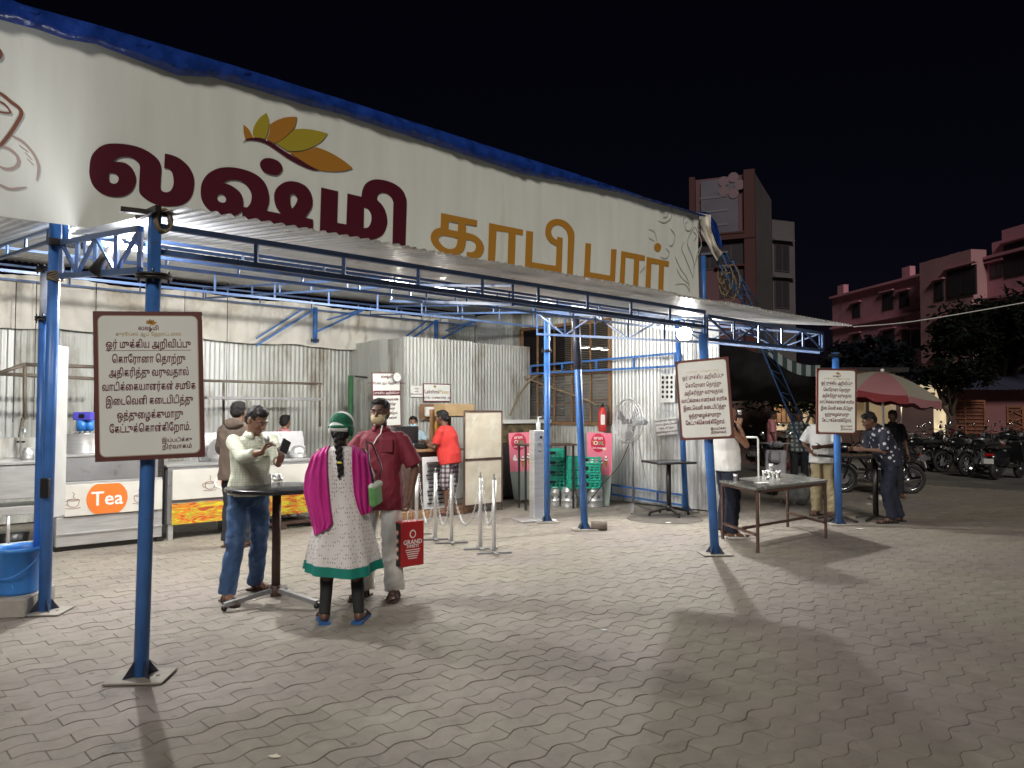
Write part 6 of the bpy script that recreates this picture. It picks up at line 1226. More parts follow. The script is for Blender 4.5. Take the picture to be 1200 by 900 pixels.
t, j, P, rot = figure('man in maroon short sleeved shirt and cream face mask holding a red carry bag', c, F_, J, s=1.03, look=(.0, 1, -.03), skin_='skin_dark', hair_='hair_grey', vox=.006, bits='mask', lhand=dict(d=(0, .05, -1), pn=(1, 0, 0), curl=.9))
shirt(t, j, 'maroon_shirt', 1.03, hem=.76, sleeve=.46, k=1.06, sl=1.1, belly=.02, vox=.009); trousers(t, j, 'white_cotton', 1.03, w0=.09, w1=.092, w2=.09, vox=.01); mask(t, P, rot, 1.03, 'mask_beige')
MB().path([P(-.05, .1, -.1), P(-.03, .08, -.17), P(-.01, .11, -.2), P(.02, .13, -.26), P(0, .14, -.32)], .006, 5).build('lanyard', 'white_paint', t); MB().box(j['chest'] + Vector((-.09, .135, .04)), (.11, .02, .12), bev=.006).build('pocket', 'maroon_shirt', t)
for k in range(7): MB().tube((0, .135 + (.018 if k > 2 else 0), 1.36 - k * .085), (0, .15 + (.025 if k > 2 else .0), 1.36 - k * .085), .006, n=8).build('button', 'black', t)
for q in 'RL': sandal(t, *j['foot' + q], 'sandal_brown', 4)
mw = loc_of(t); hp = mw @ (j['wrL'] + Vector((0, .02, -.10))); bag = thing('carry_bag', 'red and black printed carry bag hanging from the hand of the man in maroon', 'bag', hp, .72); bw, bd, bh = .235, .11, .38; zt_b = -.10
rb = M('bag_red', (.42, .018, .025), .4, 0, .06, 5, .002, 25)
MB().box((0, 0, zt_b - bh / 2), (bw, bd, bh), bev=.004).build('pouch', rb, bag); MB().box((-bw / 2 - .0015, 0, zt_b - bh / 2), (.003, bd - .012, bh - .012)).build('side_panel', 'black', bag)
for s in (-1, 1): MB().path([(-.05, s * .045, zt_b), (-.045, s * .04, zt_b + .07), (0, s * .012, zt_b + .105), (.045, s * .04, zt_b + .07), (.05, s * .045, zt_b)], .004, 6).build('handle', 'white_paint', bag)
f = frame((0, -bd / 2 - .001, zt_b - bh / 2), X, Z); fs = frame((-bw / 2 - .0035, 0, zt_b - bh / 2), (0, -1, 0), Z)
fill2d('crest', [ell(0, .085, .032, .036, 20)], 'white_print', bag, f); fill2d('crest_mark', [ell(0, .085, .022, .026, 16)], rb, bag, f @ Matrix.Translation((0, 0, .002))); text('lettering', 'GRAND', .055, 'white_print', bag, f @ Matrix.Translation((0, .015, .001)), .04); text('lettering', 'SWEETS', .035, 'white_print', bag, f @ Matrix.Translation((0, -.02, .001)), .03)
for k in range(5): fill2d('print_line', [rloop(.15 - .015 * k, .007, .002)], 'white_print', bag, f @ Matrix.Translation((0, -.05 - k * .018, 0)), .001)
for k in range(4): fill2d('flower_mark', [ell(0, .1 - k * .07, .024, .024, 14)], M('salmon', (.7, .2, .15), .5), bag, fs); fill2d('flower_mark', [ell(0, .1 - k * .07, .013, .013, 10)], 'white_print', bag, fs @ Matrix.Translation((0, 0, .002)))
# ---- others
c = G(276, 641); t, j, P, rot = figure('man in brown hooded jacket standing at the coffee counter with his back turned', c, (.15, 1), dict(wrR=(.12, .33, 1.12), wrL=(-.12, .33, 1.1), poleR=(1, -.4, -1), poleL=(-1, -.4, -1)), s=1.03, vox=.009, skin_='skin_brown', bits=False)
shirt(t, j, 'brown_jacket', 1.03, hem=.8, sleeve=.92, k=1.14, sl=1.2, collar=False, name='jacket', disp=.012); trousers(t, j, 'dark_cloth', 1.03)
mb = MB(); mb.ball((0, -.09, 1.47), (.12, .07, .075)); mb.ball((0, -.05, 1.49), (.1, .07, .05)); remesh(mb, 'hood', 'brown_jacket', t, .01, 2, .008, 9)
for q in 'RL': sandal(t, *j['foot' + q], 'sandal_brown', 2)
p = onb(333, 520, 6.15); t, j, P, rot = figure('kitchen worker whose dark head shows behind the coffee counter', (p.x, p.y), (.3, 1), dict(wrR=(.15, .3, 1.1), wrL=(-.15, .3, 1.1)), s=.93, vox=.012, bits=False); shirt(t, j, 'pink_cloth', .93, sleeve=.45); trousers(t, j, 'dark_cloth', .93)
p = D(484, 520, 13.1); t, j, P, rot = figure('cashier in light blue shirt and blue mask behind the desk', (p.x, p.y), (.1, -1), dict(wrR=(.14, .32, 1.05), wrL=(-.14, .32, 1.05), poleR=(1, -.5, -1), poleL=(-1, -.5, -1)), s=.915, vox=.01, bits='mask', skin_='skin_brown'); shirt(t, j, 'pale_blue_shirt', .915, sleeve=.45); trousers(t, j, 'dark_cloth', .915); mask(t, P, rot, .915, 'mask_blue')
c = G(528, 604); t, j, P, rot = figure('man in red T-shirt and checked shorts leaning on the cashier desk', c, (-.9, .35), dict(pelvis=(0, .02, .90), chest=(0, .06, 1.22), neck=(0, .1, 1.385), head=(0, .15, 1.52), shR=(.175, .08, 1.335), shL=(-.175, .08, 1.335), wrR=(.12, .42, 1.12), wrL=(-.14, .42, 1.12), poleR=(.3, -.5, -1), poleL=(-.3, -.5, -1)), s=1.0, vox=.008, skin_='skin_dark', look=(.0, 1, -.2)); shirt(t, j, 'red_tee', 1.0, hem=.8, sleeve=.4, k=1.12, sl=1.12, belly=.03, collar=False, name='t_shirt'); trousers(t, j, 'plaid_shorts', 1.0, end=.56, w1=.1, name='shorts', k=1.05)
for q in 'RL': sandal(t, *j['foot' + q], 'sandal_brown', 1)
c = G(852, 629); rz = math.atan2(-1, .12); MWi = (Matrix.Translation((c.x, c.y, 0)) @ Matrix.Rotation(rz, 4, 'Z')).inverted(); wr = MWi @ D(866, 499, c.y - .12)
t, j, P, rot = figure('man in white sleeveless vest and dark trousers drinking beside the long table', c, (1, .12), dict(wrR=wr, poleR=(.2, .5, -1), head=(0, .03, 1.60), neck=(0, -.02, 1.455), chest=(0, -.03, 1.28), shR=(.18, -.02, 1.395), shL=(-.18, -.02, 1.395)), s=1.04, vox=.008, skin_='skin_brown', look=(0, 1, .1), rhand=dict(d=(-.3, .3, 1), pn=(-.8, .3, 0), curl=.9))
shirt(t, j, 'vest_white', 1.04, hem=.86, sleeve=.06, k=1.1, belly=.025, collar=False, name='vest', sl=.75); trousers(t, j, 'navy_trousers', 1.04, w0=.115, w1=.1, w2=.09)
for q in 'RL': sandal(t, *j['foot' + q], 'white_paint', 2)
cup(D(867, 486, c.y - .12), .03, .06, 'steel tumbler at the lips of the man in the sleeveless vest', None)
c = G(966, 604); t, j, P, rot = figure('man in white shirt and khaki trousers half hidden by the farthest notice board', c, (-.5, -.8), dict(wrL=(-.02, .26, 1.08), wrR=(.15, .2, 1.0), poleL=(-1, -.3, -1), poleR=(1, -.3, -1)), s=1.0, vox=.01, skin_='skin_dark'); shirt(t, j, 'vest_white', 1, hem=.82, sleeve=.45, k=1.12, sl=1.15, belly=.04); trousers(t, j, 'khaki', 1, w1=.095, w2=.09)
for q in 'RL': sandal(t, *j['foot' + q], 'sandal_brown', 2)
c = G(1056, 612); t, j, P, rot = figure('man in dark star print shirt leaning forward on the dark high table', c, (-1, -.12), dict(pelvis=(0, .17, .93), chest=(0, .30, 1.23), neck=(0, .38, 1.385), head=(0, .47, 1.485), shR=(.18, .34, 1.34), shL=(-.18, .34, 1.34), hipR=(.09, .16, .9), hipL=(-.09, .16, .9), anR=(.06, -.03, .08), anL=(-.1, .2, .08), toeR=(.06, .17, .03), toeL=(-.1, .4, .03), wrR=(.1, .66, 1.07), wrL=(-.12, .62, 1.07), poleR=(.4, -.6, -1), poleL=(-.4, -.6, -1)), s=1.03, vox=.008, skin_='skin_dark', look=(0, 1, -.45)); shirt(t, j, 'star_shirt', 1.03, hem=.83, sleeve=.5, k=1.1, sl=1.2, belly=.02); trousers(t, j, 'navy_trousers', 1.03, k=1.0)
for q in 'RL': sandal(t, *j['foot' + q], 'dark_cloth', 4, 'rubber')
for px, Yd, fc, sm, lab in ((904, 20, (1, -.2), 'pink_cloth', 'far person in pink shirt among the parked motorcycles'), (936, 15.8, (-.3, -1), 'check_cloth', 'far person in checked shirt standing behind the blue lattice stay'), (1046, 14.6, (-.2, -1), 'dark_cloth', 'dark clothed person standing under the parasol')):
    p = D(px, 500, Yd); t, j, P, rot = figure(lab, (p.x, p.y), fc, None, s=.98, vox=.013, skin_='skin_dark', bits=False, hands=True); shirt(t, j, sm, .98, sleeve=.45, vox=.014); trousers(t, j, 'dark_cloth', .98, vox=.014)
# ============================================================ MOTORCYCLES
M('bike_black', (.012, .012, .014), .25, 0, coat=.5); M('bike_silver', (.3, .3, .32), .3, .6); M('bike_red', (.35, .01, .015), .3, coat=.5); M('bike_red_dim', (.14, .008, .01), .3, coat=.4); M('bike_white', (.28, .28, .30), .35, coat=.3); M('chrome', (.7, .7, .72), .12, 1.0); M('bike_blue', (.01, .03, .15), .3, coat=.5); M('bike_grey', (.05, .05, .055), .3, coat=.4); M('bike_wine', (.09, .01, .012), .3, coat=.4); M('tail_red', (.4, .01, .01), .2); M('lens', (.18, .18, .2), .1, .2)
def wheel(t, x, R_, w_=.045, spokes=18):
    wh = MB().lathe((x, 0, R_), [(R_ - .07, -w_ * .6), (R_ - .02, -w_), (R_, -w_ * .4), (R_, w_ * .4), (R_ - .02, w_), (R_ - .07, w_ * .6), (R_ - .07, -w_ * .6)], 28, ax=(0, 1, 0)).build('wheel', 'rubber', t)
    MB().lathe((x, 0, R_), [(R_ - .085, -w_ * .5), (R_ - .068, -w_ * .55), (R_ - .068, w_ * .55), (R_ - .085, w_ * .5), (R_ - .085, -w_ * .5)], 28, ax=(0, 1, 0)).build('rim', 'chrome', wh); mb = MB(); mb.tube((x, -.05, R_), (x, .05, R_), .035, n=12); mb.tube((x, .03, R_), (x, .035, R_), .11, n=20)
    for k in range(spokes): a = 2 * PI * k / spokes; mb.tube((x + math.cos(a) * .03, .03 * (1 if k % 2 else -1), R_ + math.sin(a) * .03), (x + math.cos(a + .3) * (R_ - .08), 0, R_ + math.sin(a + .3) * (R_ - .08)), .0035, n=4)
    mb.build('spokes', 'bike_silver', wh)
def fender(mb, x, R_, a0, a1, w_=.06):
    n_ = 10; v = []
    for i in range(n_ + 1):
        a = a0 + (a1 - a0) * i / n_
        for s, dr in ((-1, .0), (-.5, .025), (.5, .025), (1, 0)): v.append((x + math.cos(a) * (R_ + .03 + dr), s * w_, R_ + math.sin(a) * (R_ + .03 + dr)))
    mb.add(v, [(i * 4 + k, i * 4 + k + 1, i * 4 + 5 + k, i * 4 + 4 + k) for i in range(n_) for k in range(3)], True)
def motorcycle(label, loc, rz, paint='bike_black', steer=.3):
    t = thing('motorcycle', label, 'motorcycle', loc, rz, 'motorcycles parked behind the yard'); R_ = .29; wheel(t, .65, R_); wheel(t, -.62, R_)
    mb = MB(); fender(mb, .65, R_, .5, 2.6); fender(mb, -.62, R_, .3, 2.7, .07); mb.build('fender', paint, t)
    mb = MB()
    for s in (-1, 1): mb.tube((.65, s * .08, R_), (.43, s * .08, .88), .018, n=8); mb.tube((-.62, s * .1, R_), (-.5, s * .1, .68), .022, n=8); mb.tube((-.62, s * .08, R_), (-.1, s * .08, R_ + .02), .018, n=8)
    mb.tube((.42, 0, .82), (.1, 0, .38), .025).tube((.42, 0, .80), (-.6, 0, .68), .022).tube((.1, 0, .36), (-.3, 0, .3), .025).tube((-.3, 0, .3), (-.25, 0, .68), .022); mb.build('frame', 'bike_black', t)
    mb = MB(); mb.ball((.18, 0, .80), (.27, .13, .12), 16, 10).ball((.05, 0, .77), (.2, .10, .09)); mb.build('fuel_tank', paint, t)
    mb = MB(); mb.box((-.3, 0, .80), (.62, .24, .09), bev=.035).box((-.52, 0, .83), (.2, .2, .07), bev=.03); mb.build('seat', 'rubber', t)
    mb = MB(); mb.box((-.35, 0, .68), (.45, .2, .12), bev=.04).box((-.68, 0, .76), (.22, .16, .08), rot=Matrix.Rotation(-.35, 3, 'Y'), bev=.03); mb.build('side_cover', paint, t); MB().box((-.80, 0, .78), (.03, .12, .05), bev=.01).build('tail_light', 'tail_red', t)
    mb = MB(); mb.box((.05, 0, .36), (.3, .24, .2), bev=.04); [mb.box((.13, 0, .46 + k * .028), (.15, .17, .012)) for k in range(6)]; mb.tube((.0, -.14, .36), (.0, .14, .36), .09, n=14); mb.build('engine', 'bike_silver', t)
    mb = MB(); mb.path([(.22, .09, .45), (.28, .12, .3), (.1, .14, .22), (-.3, .16, .24)], .02, 8).tube((-.3, .16, .24), (-.75, .17, .33), .04, .045, 12); mb.build('exhaust', 'chrome', t)
    mb = MB(); mb.path([(.36, -.36, 1.0), (.40, -.22, 1.02), (.43, 0, .93), (.40, .22, 1.02), (.36, .36, 1.0)], .012, 6); [mb.tube((.36, s * .26, 1.0), (.34, s * .38, 1.0), .018) for s in (-1, 1)]; mb.build('handlebar', 'bike_black', t)
    hl = MB().lathe((.52, 0, .88), [(.001, -.08), (.07, -.06), (.09, 0), (.085, .02)], 16, ax=(1, 0, 0)).build('headlamp', paint, t); MB().lathe((.54, 0, .88), [(.001, .012), (.05, .008), (.082, 0)], 16, ax=(1, 0, 0)).build('lens', 'lens', hl)
    for s in (-1, 1): m_ = MB().path([(.38, s * .24, 1.02), (.40, s * .30, 1.12), (.38, s * .33, 1.2)], .006, 5).build('mirror', 'bike_black', t); MB().ball((.375, s * .34, 1.22), (.015, .06, .045)).build('mirror_head', 'chrome', m_)
    MB().box((-.88, 0, .58), (.012, .2, .13), rot=Matrix.Rotation(.25, 3, 'Y')).build('number_plate', 'paper', t); mb = MB(); mb.tube((0, .1, .28), (-.12, .25, .01), .012).tube((.0, -.2, .3), (.0, .2, .3), .012); mb.build('stand', 'chrome', t)
    return t
def scooter(label, loc, rz, paint, paint2=None):
    t = thing('scooter', label, 'scooter', loc, rz, 'scooters parked behind the yard'); R_ = .22; wheel(t, .6, R_, .05, 8); wheel(t, -.52, R_, .05, 8); p2 = paint2 or paint
    mb = MB(); mb.ball((-.38, 0, .52), (.42, .19, .2), 16, 10).box((-.3, 0, .42), (.5, .3, .2), bev=.08); mb.build('rear_body', paint, t); mb = MB(); fender(mb, .6, R_, .4, 2.5, .07); mb.build('front_fender', p2, t)
    mb = MB(); mb.box((.42, 0, .62), (.06, .40, .52), rot=Matrix.Rotation(-.3, 3, 'Y'), bev=.03).box((.5, 0, .75), (.1, .22, .25), rot=Matrix.Rotation(-.3, 3, 'Y'), bev=.04); mb.build('front_apron', p2, t); MB().box((.12, 0, .3), (.5, .3, .06), bev=.02).build('floor_board', 'rubber', t)
    MB().box((-.32, 0, .76), (.68, .27, .1), bev=.045).build('seat', 'rubber', t); mb = MB(); mb.box((.38, 0, .98), (.14, .3, .12), bev=.05).path([(.3, -.34, 1.0), (.36, -.15, 1.0), (.36, .15, 1.0), (.3, .34, 1.0)], .015, 6); mb.build('handlebar_cowl', p2, t)
    MB().lathe((.45, 0, .98), [(.001, .012), (.05, .008), (.065, 0)], 14, ax=(1, 0, 0)).build('headlamp', 'lens', t); MB().box((-.80, 0, .6), (.04, .2, .07), bev=.015).build('tail_light', 'tail_red', t); MB().box((-.82, 0, .45), (.012, .22, .12)).build('number_plate', 'paper', t)
    for s in (-1, 1): m_ = MB().path([(.36, s * .2, 1.02), (.38, s * .25, 1.15)], .006, 5).build('mirror', 'bike_black', t); MB().ball((.375, s * .26, 1.19), (.015, .055, .04)).build('mirror_head', 'chrome', m_)
    MB().tube((-.2, .14, .2), (-.62, .17, .26), .04, .045, 12).build('exhaust', 'chrome', t); return t
def copyb(src, label, loc, rz, paint=None, old=None):
    c_ = copy_tree(src, None, label, loc, rz)
    if paint:
        for ch in c_.children:
            if ch.data and ch.data.materials and ch.data.materials[0] == MATS[old]: 
                ch.data = ch.data.copy(); ch.data.materials[0] = MATS[paint]
    return c_
g_ = lambda x, y: G(x, y)
b1 = motorcycle('black motorcycle side on, directly behind the man in the star print shirt', G(1028, 578), PI - .15)
b2 = copyb(b1, 'dark motorcycle with chrome trim nearest the left of the parked row under the gate', G(1108, 551), -2.75)
copyb(b1, 'black motorcycle partly behind the first of the right hand row', G(1142, 547), -.35, 'bike_grey', 'bike_black')
copyb(b1, 'black motorcycle in front of the rusty lattice gate at the far right', G(1188, 528), -2.6)
copyb(b1, 'motorcycle farthest back in the right hand row near the pink wall', G(1150, 524), -2.3)
copyb(b1, 'dark red motorcycle deep in the row below the brown gate', G(1118, 528), -2.5, 'bike_wine', 'bike_black')
copyb(b1, 'motorcycle seen between the checked shirt person and the parasol pole', G(1000, 566), 2.9)
copyb(b1, 'motorcycle in the dark left of the lattice stay', G(882, 545), -1.2); copyb(b1, 'motorcycle in the dark beside the far pink shirted person', G(925, 545), -1.5); copyb(b1, 'motorcycle under the dark awning behind the drinking man', G(900, 540), -1.9)
for (x_, y_, r_, pa, lab) in ((1128, 553, -2.9, None, 'black motorcycle foremost in the right hand row beside the scooters'), (1090, 545, -.7, None, 'dark motorcycle at the left end of the right hand row'), (1160, 540, -2.5, None, 'black motorcycle behind the right edge scooter'), (1100, 534, -1.9, None, 'motorcycle in the second rank below the brown gate'), (1172, 535, -.5, None, 'motorcycle in the second rank near the lattice gate'), (1130, 536, -2.6, None, 'motorcycle in the middle of the second rank'), (1152, 557, -2.7, None, 'dark motorcycle wedged against the left side of the right edge scooter'), (1198, 540, -2.2, None, 'motorcycle cut by the right edge of the picture, farther back'), (1080, 552, -2.9, None, 'dark motorcycle just right of the man in the star print shirt')):
    copyb(b1, lab, G(x_, y_), r_)
copyb(b1, 'motorcycle right behind the parasol pole', G(1072, 540), -2.2)
s1 = scooter('white and silver scooter with red mudguard behind the drinking man', G(912, 577), -2.0, 'bike_red_dim', 'bike_white')
s2 = scooter('dark grey scooter at the right edge, its rear turned to the yard', G(1180, 561), .55, 'bike_black')
copyb(s2, 'black scooter just beyond the right edge scooter', G(1206, 548), .5)
# ============================================================ PARASOL
p = D(1035, 500, 14.2); p.z = 0; t = thing('parasol', 'large parasol with pink and pale panels and a red lining over the motorcycles', 'parasol', p); zt_ = D(1028, 436, 14.2).z; R_ = 1.06; tilt = Matrix.Rotation(.14, 3, Vector((.3, 1, 0)).normalized())
MB().tube((0, 0, 0), (0, 0, zt_ - .02), .022, n=10).build('pole', 'white_paint', t); M('panel_pink', (.27, .12, .13), .8); M('panel_pale', (.27, .25, .20), .8); M('lining_red', (.15, .012, .016), .8)
for k in range(8):
    v = []; a0, a1 = k * PI / 4, (k + 1) * PI / 4
    for i in range(7):
        r = R_ * i / 6; dz = -.42 * (i / 6) ** 1.7
        for q in range(7): a = a0 + (a1 - a0) * q / 6; sc = 1 - .06 * math.sin(PI * q / 6) * (i / 6); v.append(tilt @ Vector((math.cos(a) * r * sc, math.sin(a) * r * sc, dz + .03 * math.sin(PI * q / 6) * -(i / 6))) + Vector((0, 0, zt_)))
    fc = [(i * 7 + q, (i + 1) * 7 + q, (i + 1) * 7 + q + 1, i * 7 + q + 1) for i in range(6) for q in range(6)]; pn = mesh('panel', v, fc, 'panel_pink' if k % 2 else 'panel_pale', t, True)
    mesh('lining', [q - Vector((0, 0, .012)) for q in v], fc, 'lining_red', pn, True)
    v2 = []; 
    for q in range(7): e = v[42 + q]; v2 += [e, e + Vector((0, 0, -.13 + .03 * math.sin(q * 2)))]
    mesh('valance', v2, [(2 * q, 2 * q + 2, 2 * q + 3, 2 * q + 1) for q in range(6)], 'lining_red' if k % 2 else 'panel_pink', pn, True)
    MB().tube(Vector((0, 0, zt_ - .03)), v[42] - Vector((0, 0, .02)), .008, n=5).build('rib', 'white_paint', t)
MB().ball((0, 0, zt_ + .03), .035).build('finial', 'white_paint', t); MB().lathe((0, 0, 0), [(.001, 0), (.25, 0), (.25, .08), (.03, .1), (.001, .1)], 16).build('base', 'concrete', t)
# ============================================================ DARK AWNING BEHIND THE YARD
A_ = [D(832, 398, 14.5), D(965, 432, 17), D(960, 470, 19), D(845, 470, 16)]; v = []; nx, ny = 26, 12
for j_ in range(ny + 1):
    for i in range(nx + 1):
        s, r = i / nx, j_ / ny; p = A_[0].lerp(A_[1], s).lerp(A_[3].lerp(A_[2], s), r); v.append(p + Z * (-.25 * math.sin(PI * s) * math.sin(PI * r) + .06 * mnoise.noise(Vector((s * 7, r * 4, 2)))))
q = mesh('awning', v, [(j_ * (nx + 1) + i, j_ * (nx + 1) + i + 1, (j_ + 1) * (nx + 1) + i + 1, (j_ + 1) * (nx + 1) + i) for j_ in range(ny) for i in range(nx)], M('awning_dark', (.03, .028, .032), .85, 0, .4, 4, .02, 5), None, True); tag(q, 'sagging dark cloth awning behind the right end of the coffee bar', 'awning')
t = thing('striped_valance', 'green and white striped valance hanging from the dark awning', 'valance', D(915, 410, 15.8)); o = t.location.copy()
for k in range(12):
    s0, s1 = k / 12, (k + 1) / 12; f_ = lambda s, dz: D(895 + 66 * s, 398 + 30 * s + 10 * math.sin(PI * s) + dz, 15.6 + s * .8) - o; mesh('stripe', [f_(s0, 0), f_(s1, 0), f_(s1, 13), f_(s0, 13)], [(0, 1, 2, 3)], M('stripe_pale', (.30, .34, .34), .8) if k % 2 else M('stripe_dark', (.03, .06, .06), .8), t)
# ============================================================ LIT SHOP BEHIND
t = thing('lit_shop', 'lit shop front with a cream wall and barred openings seen under the awning', 'shop', D(925, 490, 27)); o = t.location.copy(); o.z = 0; t.location = o; M('cream_wall', (.62, .52, .38), .7, 0, .15, .8)
MB().box((0, 2.2, 1.5), (7.5, .2, 3.0)).build('back_wall', 'cream_wall', t); MB().box((-3.7, 1.1, 1.5), (.2, 2.0, 3)).build('side_wall', M('blue_wall', (.12, .3, .5), .7), t); MB().box((3.7, 1.1, 1.5), (.2, 2.0, 3)).build('side_wall', 'cream_wall', t); MB().box((0, 1.0, 3.1), (8, 2.9, .15)).build('roof', 'dark_metal', t); MB().box((0, -.1, .5), (7.2, .4, 1.0)).build('counter', 'dark_wood', t)
for x_ in (-2.4, -.9, .6, 2.1):
    fr_ = MB().box((x_, 2.05, 1.8), (1.0, .06, 1.1)).build('window', 'teak', t)
    for k in range(5): MB().box((x_ - .36 + k * .18, 2.0, 1.8), (.03, .03, 1.0)).build('bar', 'dark_metal', fr_)
for x_ in (-3, -1.2, .8, 2.6): MB().box((x_, -.3, 1.5), (.09, .09, 3.0)).build('post', 'dark_metal', t)
tl = thing('tube_lamp', 'white tube lamp inside the lit shop far behind the yard', 'lamp', o + Vector((0, 1.2, 2.8))); MB().tube((-.6, 0, 0), (.6, 0, 0), .03).build('tube', 'tube_glow' if 'tube_glow' in MATS else 'bulb_glow', tl); point((0, 0, -.1), 95, (1, .85, .62), .2, tl)
tl = thing('shop_lamp', 'small warm lamp at the right side of the parasol', 'lamp', D(1056, 474, 24)); MB().ball((0, 0, 0), .06).build('globe', M('warm_glow', (1, .9, .7), .5, emit=((1, .85, .6), 12)), tl); point((0, -.1, 0), 8, (1, .8, .55), .06, tl); MB().tube((0, 0, 0), (0, 0, -tl.location.z), .03).build('post', 'dark_metal', tl)
t = thing('glowing_doorway', 'yellow doorway with a self-glowing back, glimpsed right of the parasol', 'doorway', D(1091, 520, 34)); o = t.location.copy(); t.location.z = 0; MB().box((0, 0, 1.5), (1.3, .15, 3.0)).build('back', M('doorway_glow', (.7, .6, .38), .7, emit=((1, .8, .5), .35)), t); MB().box((-.8, -.1, 1.5), (.3, .4, 3.0)).box((.8, -.1, 1.5), (.3, .4, 3)).build('jamb', 'dark_wood', t)  # back wall glows in its material, standing in for light inside
# ============================================================ PINK LOW WALL, ROOF, GATES
M('pink_wall_m', (.2, .085, .09), .85, 0, .15, .5, dirt=(.22, .09, .09), ds=.6, dt=.55); Yw = 36; W = lambda x, y, dy=0: D(x, y, Yw + dy)
t = thing('pink_shed', 'low pink walled shed with a dark sheet roof behind the motorcycles', 'shed', (W(1112, 500).x, Yw, 0)); o = t.location.copy(); wtop = W(1112, 455).z
MB().box((9, 2.5, wtop / 2), (18, 5, wtop)).build('wall', 'pink_wall_m', t)
for k in range(16): corrug('roof_sheet', M('dark_roof', (.05, .05, .085), .6, .2, .2), t, Vector((-1.2 + k * 1.2, -1.0, wtop - .1 + .01 * (k % 2))), X, Vector((0, 1, .28)), 1.25, 4.5, pitch=.2, amp=.025, seg=4)
MB().tube((.9, -.05, wtop - .6), (.9, .02, wtop - .6), .06).build('vent', 'black', t)
def gate(label, x0, x1, y0, Yg, slats, lattice=False):
    p0, p1 = D(x0, y0, Yg), D(x1, y0, Yg); h = p0.z; w_ = p1.x - p0.x; t = thing('rusty_gate', label, 'gate', (p0.x, Yg, 0)); M('gate_rust', (.20, .075, .04), .8, 0, .3, 4)
    MB().box((w_ / 2, .05, h / 2), (w_, .02, h - .05)).build('sheet', M('gate_back', (.13, .045, .03), .8, 0, .25, 3), t)
    for z_ in (.05, h - .03): MB().box((w_ / 2, 0, z_), (w_, .06, .08)).build('frame_rail', 'gate_rust', t)
    for x_ in (0, w_ / 2, w_): MB().box((x_, -.01, h / 2), (.08, .065, h)).build('upright', 'gate_rust', t)
    for k in range(slats):
        z_ = .2 + (h - .35) * k / (slats - 1)
        if lattice: MB().bar((.05, -.01, z_), (w_ - .05, -.01, z_ + .5 * (1 if k % 2 else -1)), .05).build('lattice_bar', 'gate_rust', t)
        else: MB().box((w_ / 2, -.005, z_), (w_ - .1, .05, .05)).build('slat', 'gate_rust', t)
    return t
gate('rusty brown slatted gate leaning on the pink wall', 1108, 1153, 469, 34.5, 12); gate('rusty lattice gate at the right edge before the pink wall', 1180, 1216, 476, 33, 9, True)
# ============================================================ FAR BUILDINGS
M('tower_pink', (.12, .055, .065), .85, 0, .15, .3); M('tower_pale', (.10, .09, .095), .85, 0, .2, .3, dirt=(.09, .08, .08), ds=.4); M('tower_maroon', (.06, .018, .018), .8); M('bldg_pink', (.46, .20, .26), .85, 0, .15, .25, dirt=(.16, .08, .09), ds=.3); M('win_dark', (.035, .03, .036), .3); M('win_frame', (.05, .035, .04), .7); M('bldg_pale', (.36, .19, .21), .85, 0, .12, .3)
class Face:
    """a vertical wall plane between two ground points; px,py -> along/height"""
    def __init__(s, A, B): s.A = Vector((A[0], A[1], 0)); s.B = Vector((B[0], B[1], 0)); s.x = (s.B - s.A).normalized(); s.n = s.x.cross(Z)
    def hit(s, px, py): r = ray(px, py); k = (s.A - O).dot(s.n) / r.dot(s.n); p = O + r * k; return (p - s.A).dot(s.x), p.z
    def P(s, a, z, off=0): return s.A + s.x * a + Z * z + s.n * off
    def slab(s, mb, a0, a1, z0, z1, o0, o1):
        c = s.P((a0 + a1) / 2, (z0 + z1) / 2, (o0 + o1) / 2); return mb.box(c, (abs(a1 - a0), abs(o1 - o0), z1 - z0), rot=math.atan2(s.x.y, s.x.x))
def window_on(F, t, o, px, py, w_, h, shade=True, pan=2):
    a, z = F.hit(px, py); mb = MB(); F.slab(mb, a - w_ / 2, a + w_ / 2, z - h / 2, z + h / 2, -.02, .05); wn = mb.build('window', 'win_frame', t); wn.location = -o
    for k in range(pan): mb = MB(); F.slab(mb, a - w_ / 2 + .08 + k * (w_ - .08) / pan, a - w_ / 2 + (k + 1) * (w_ - .08) / pan, z - h / 2 + .1, z + h / 2 - .1, .052, .07); mb.build('pane', 'win_dark', wn)
    if shade: mb = MB(); F.slab(mb, a - w_ / 2 - .2, a + w_ / 2 + .2, z + h / 2 + .1, z + h / 2 + .2, 0, .3); q = mb.build('sunshade', t.children[0].data.materials[0], t); q.location = -o
# tower
Yc = 40; cx = D(886, 300, Yc); H_ = D(886, 203, Yc).z; CN = Vector((cx.x, Yc, 0)); fA = Vector((-.55, .83, 0)).normalized(); 
dL = 60
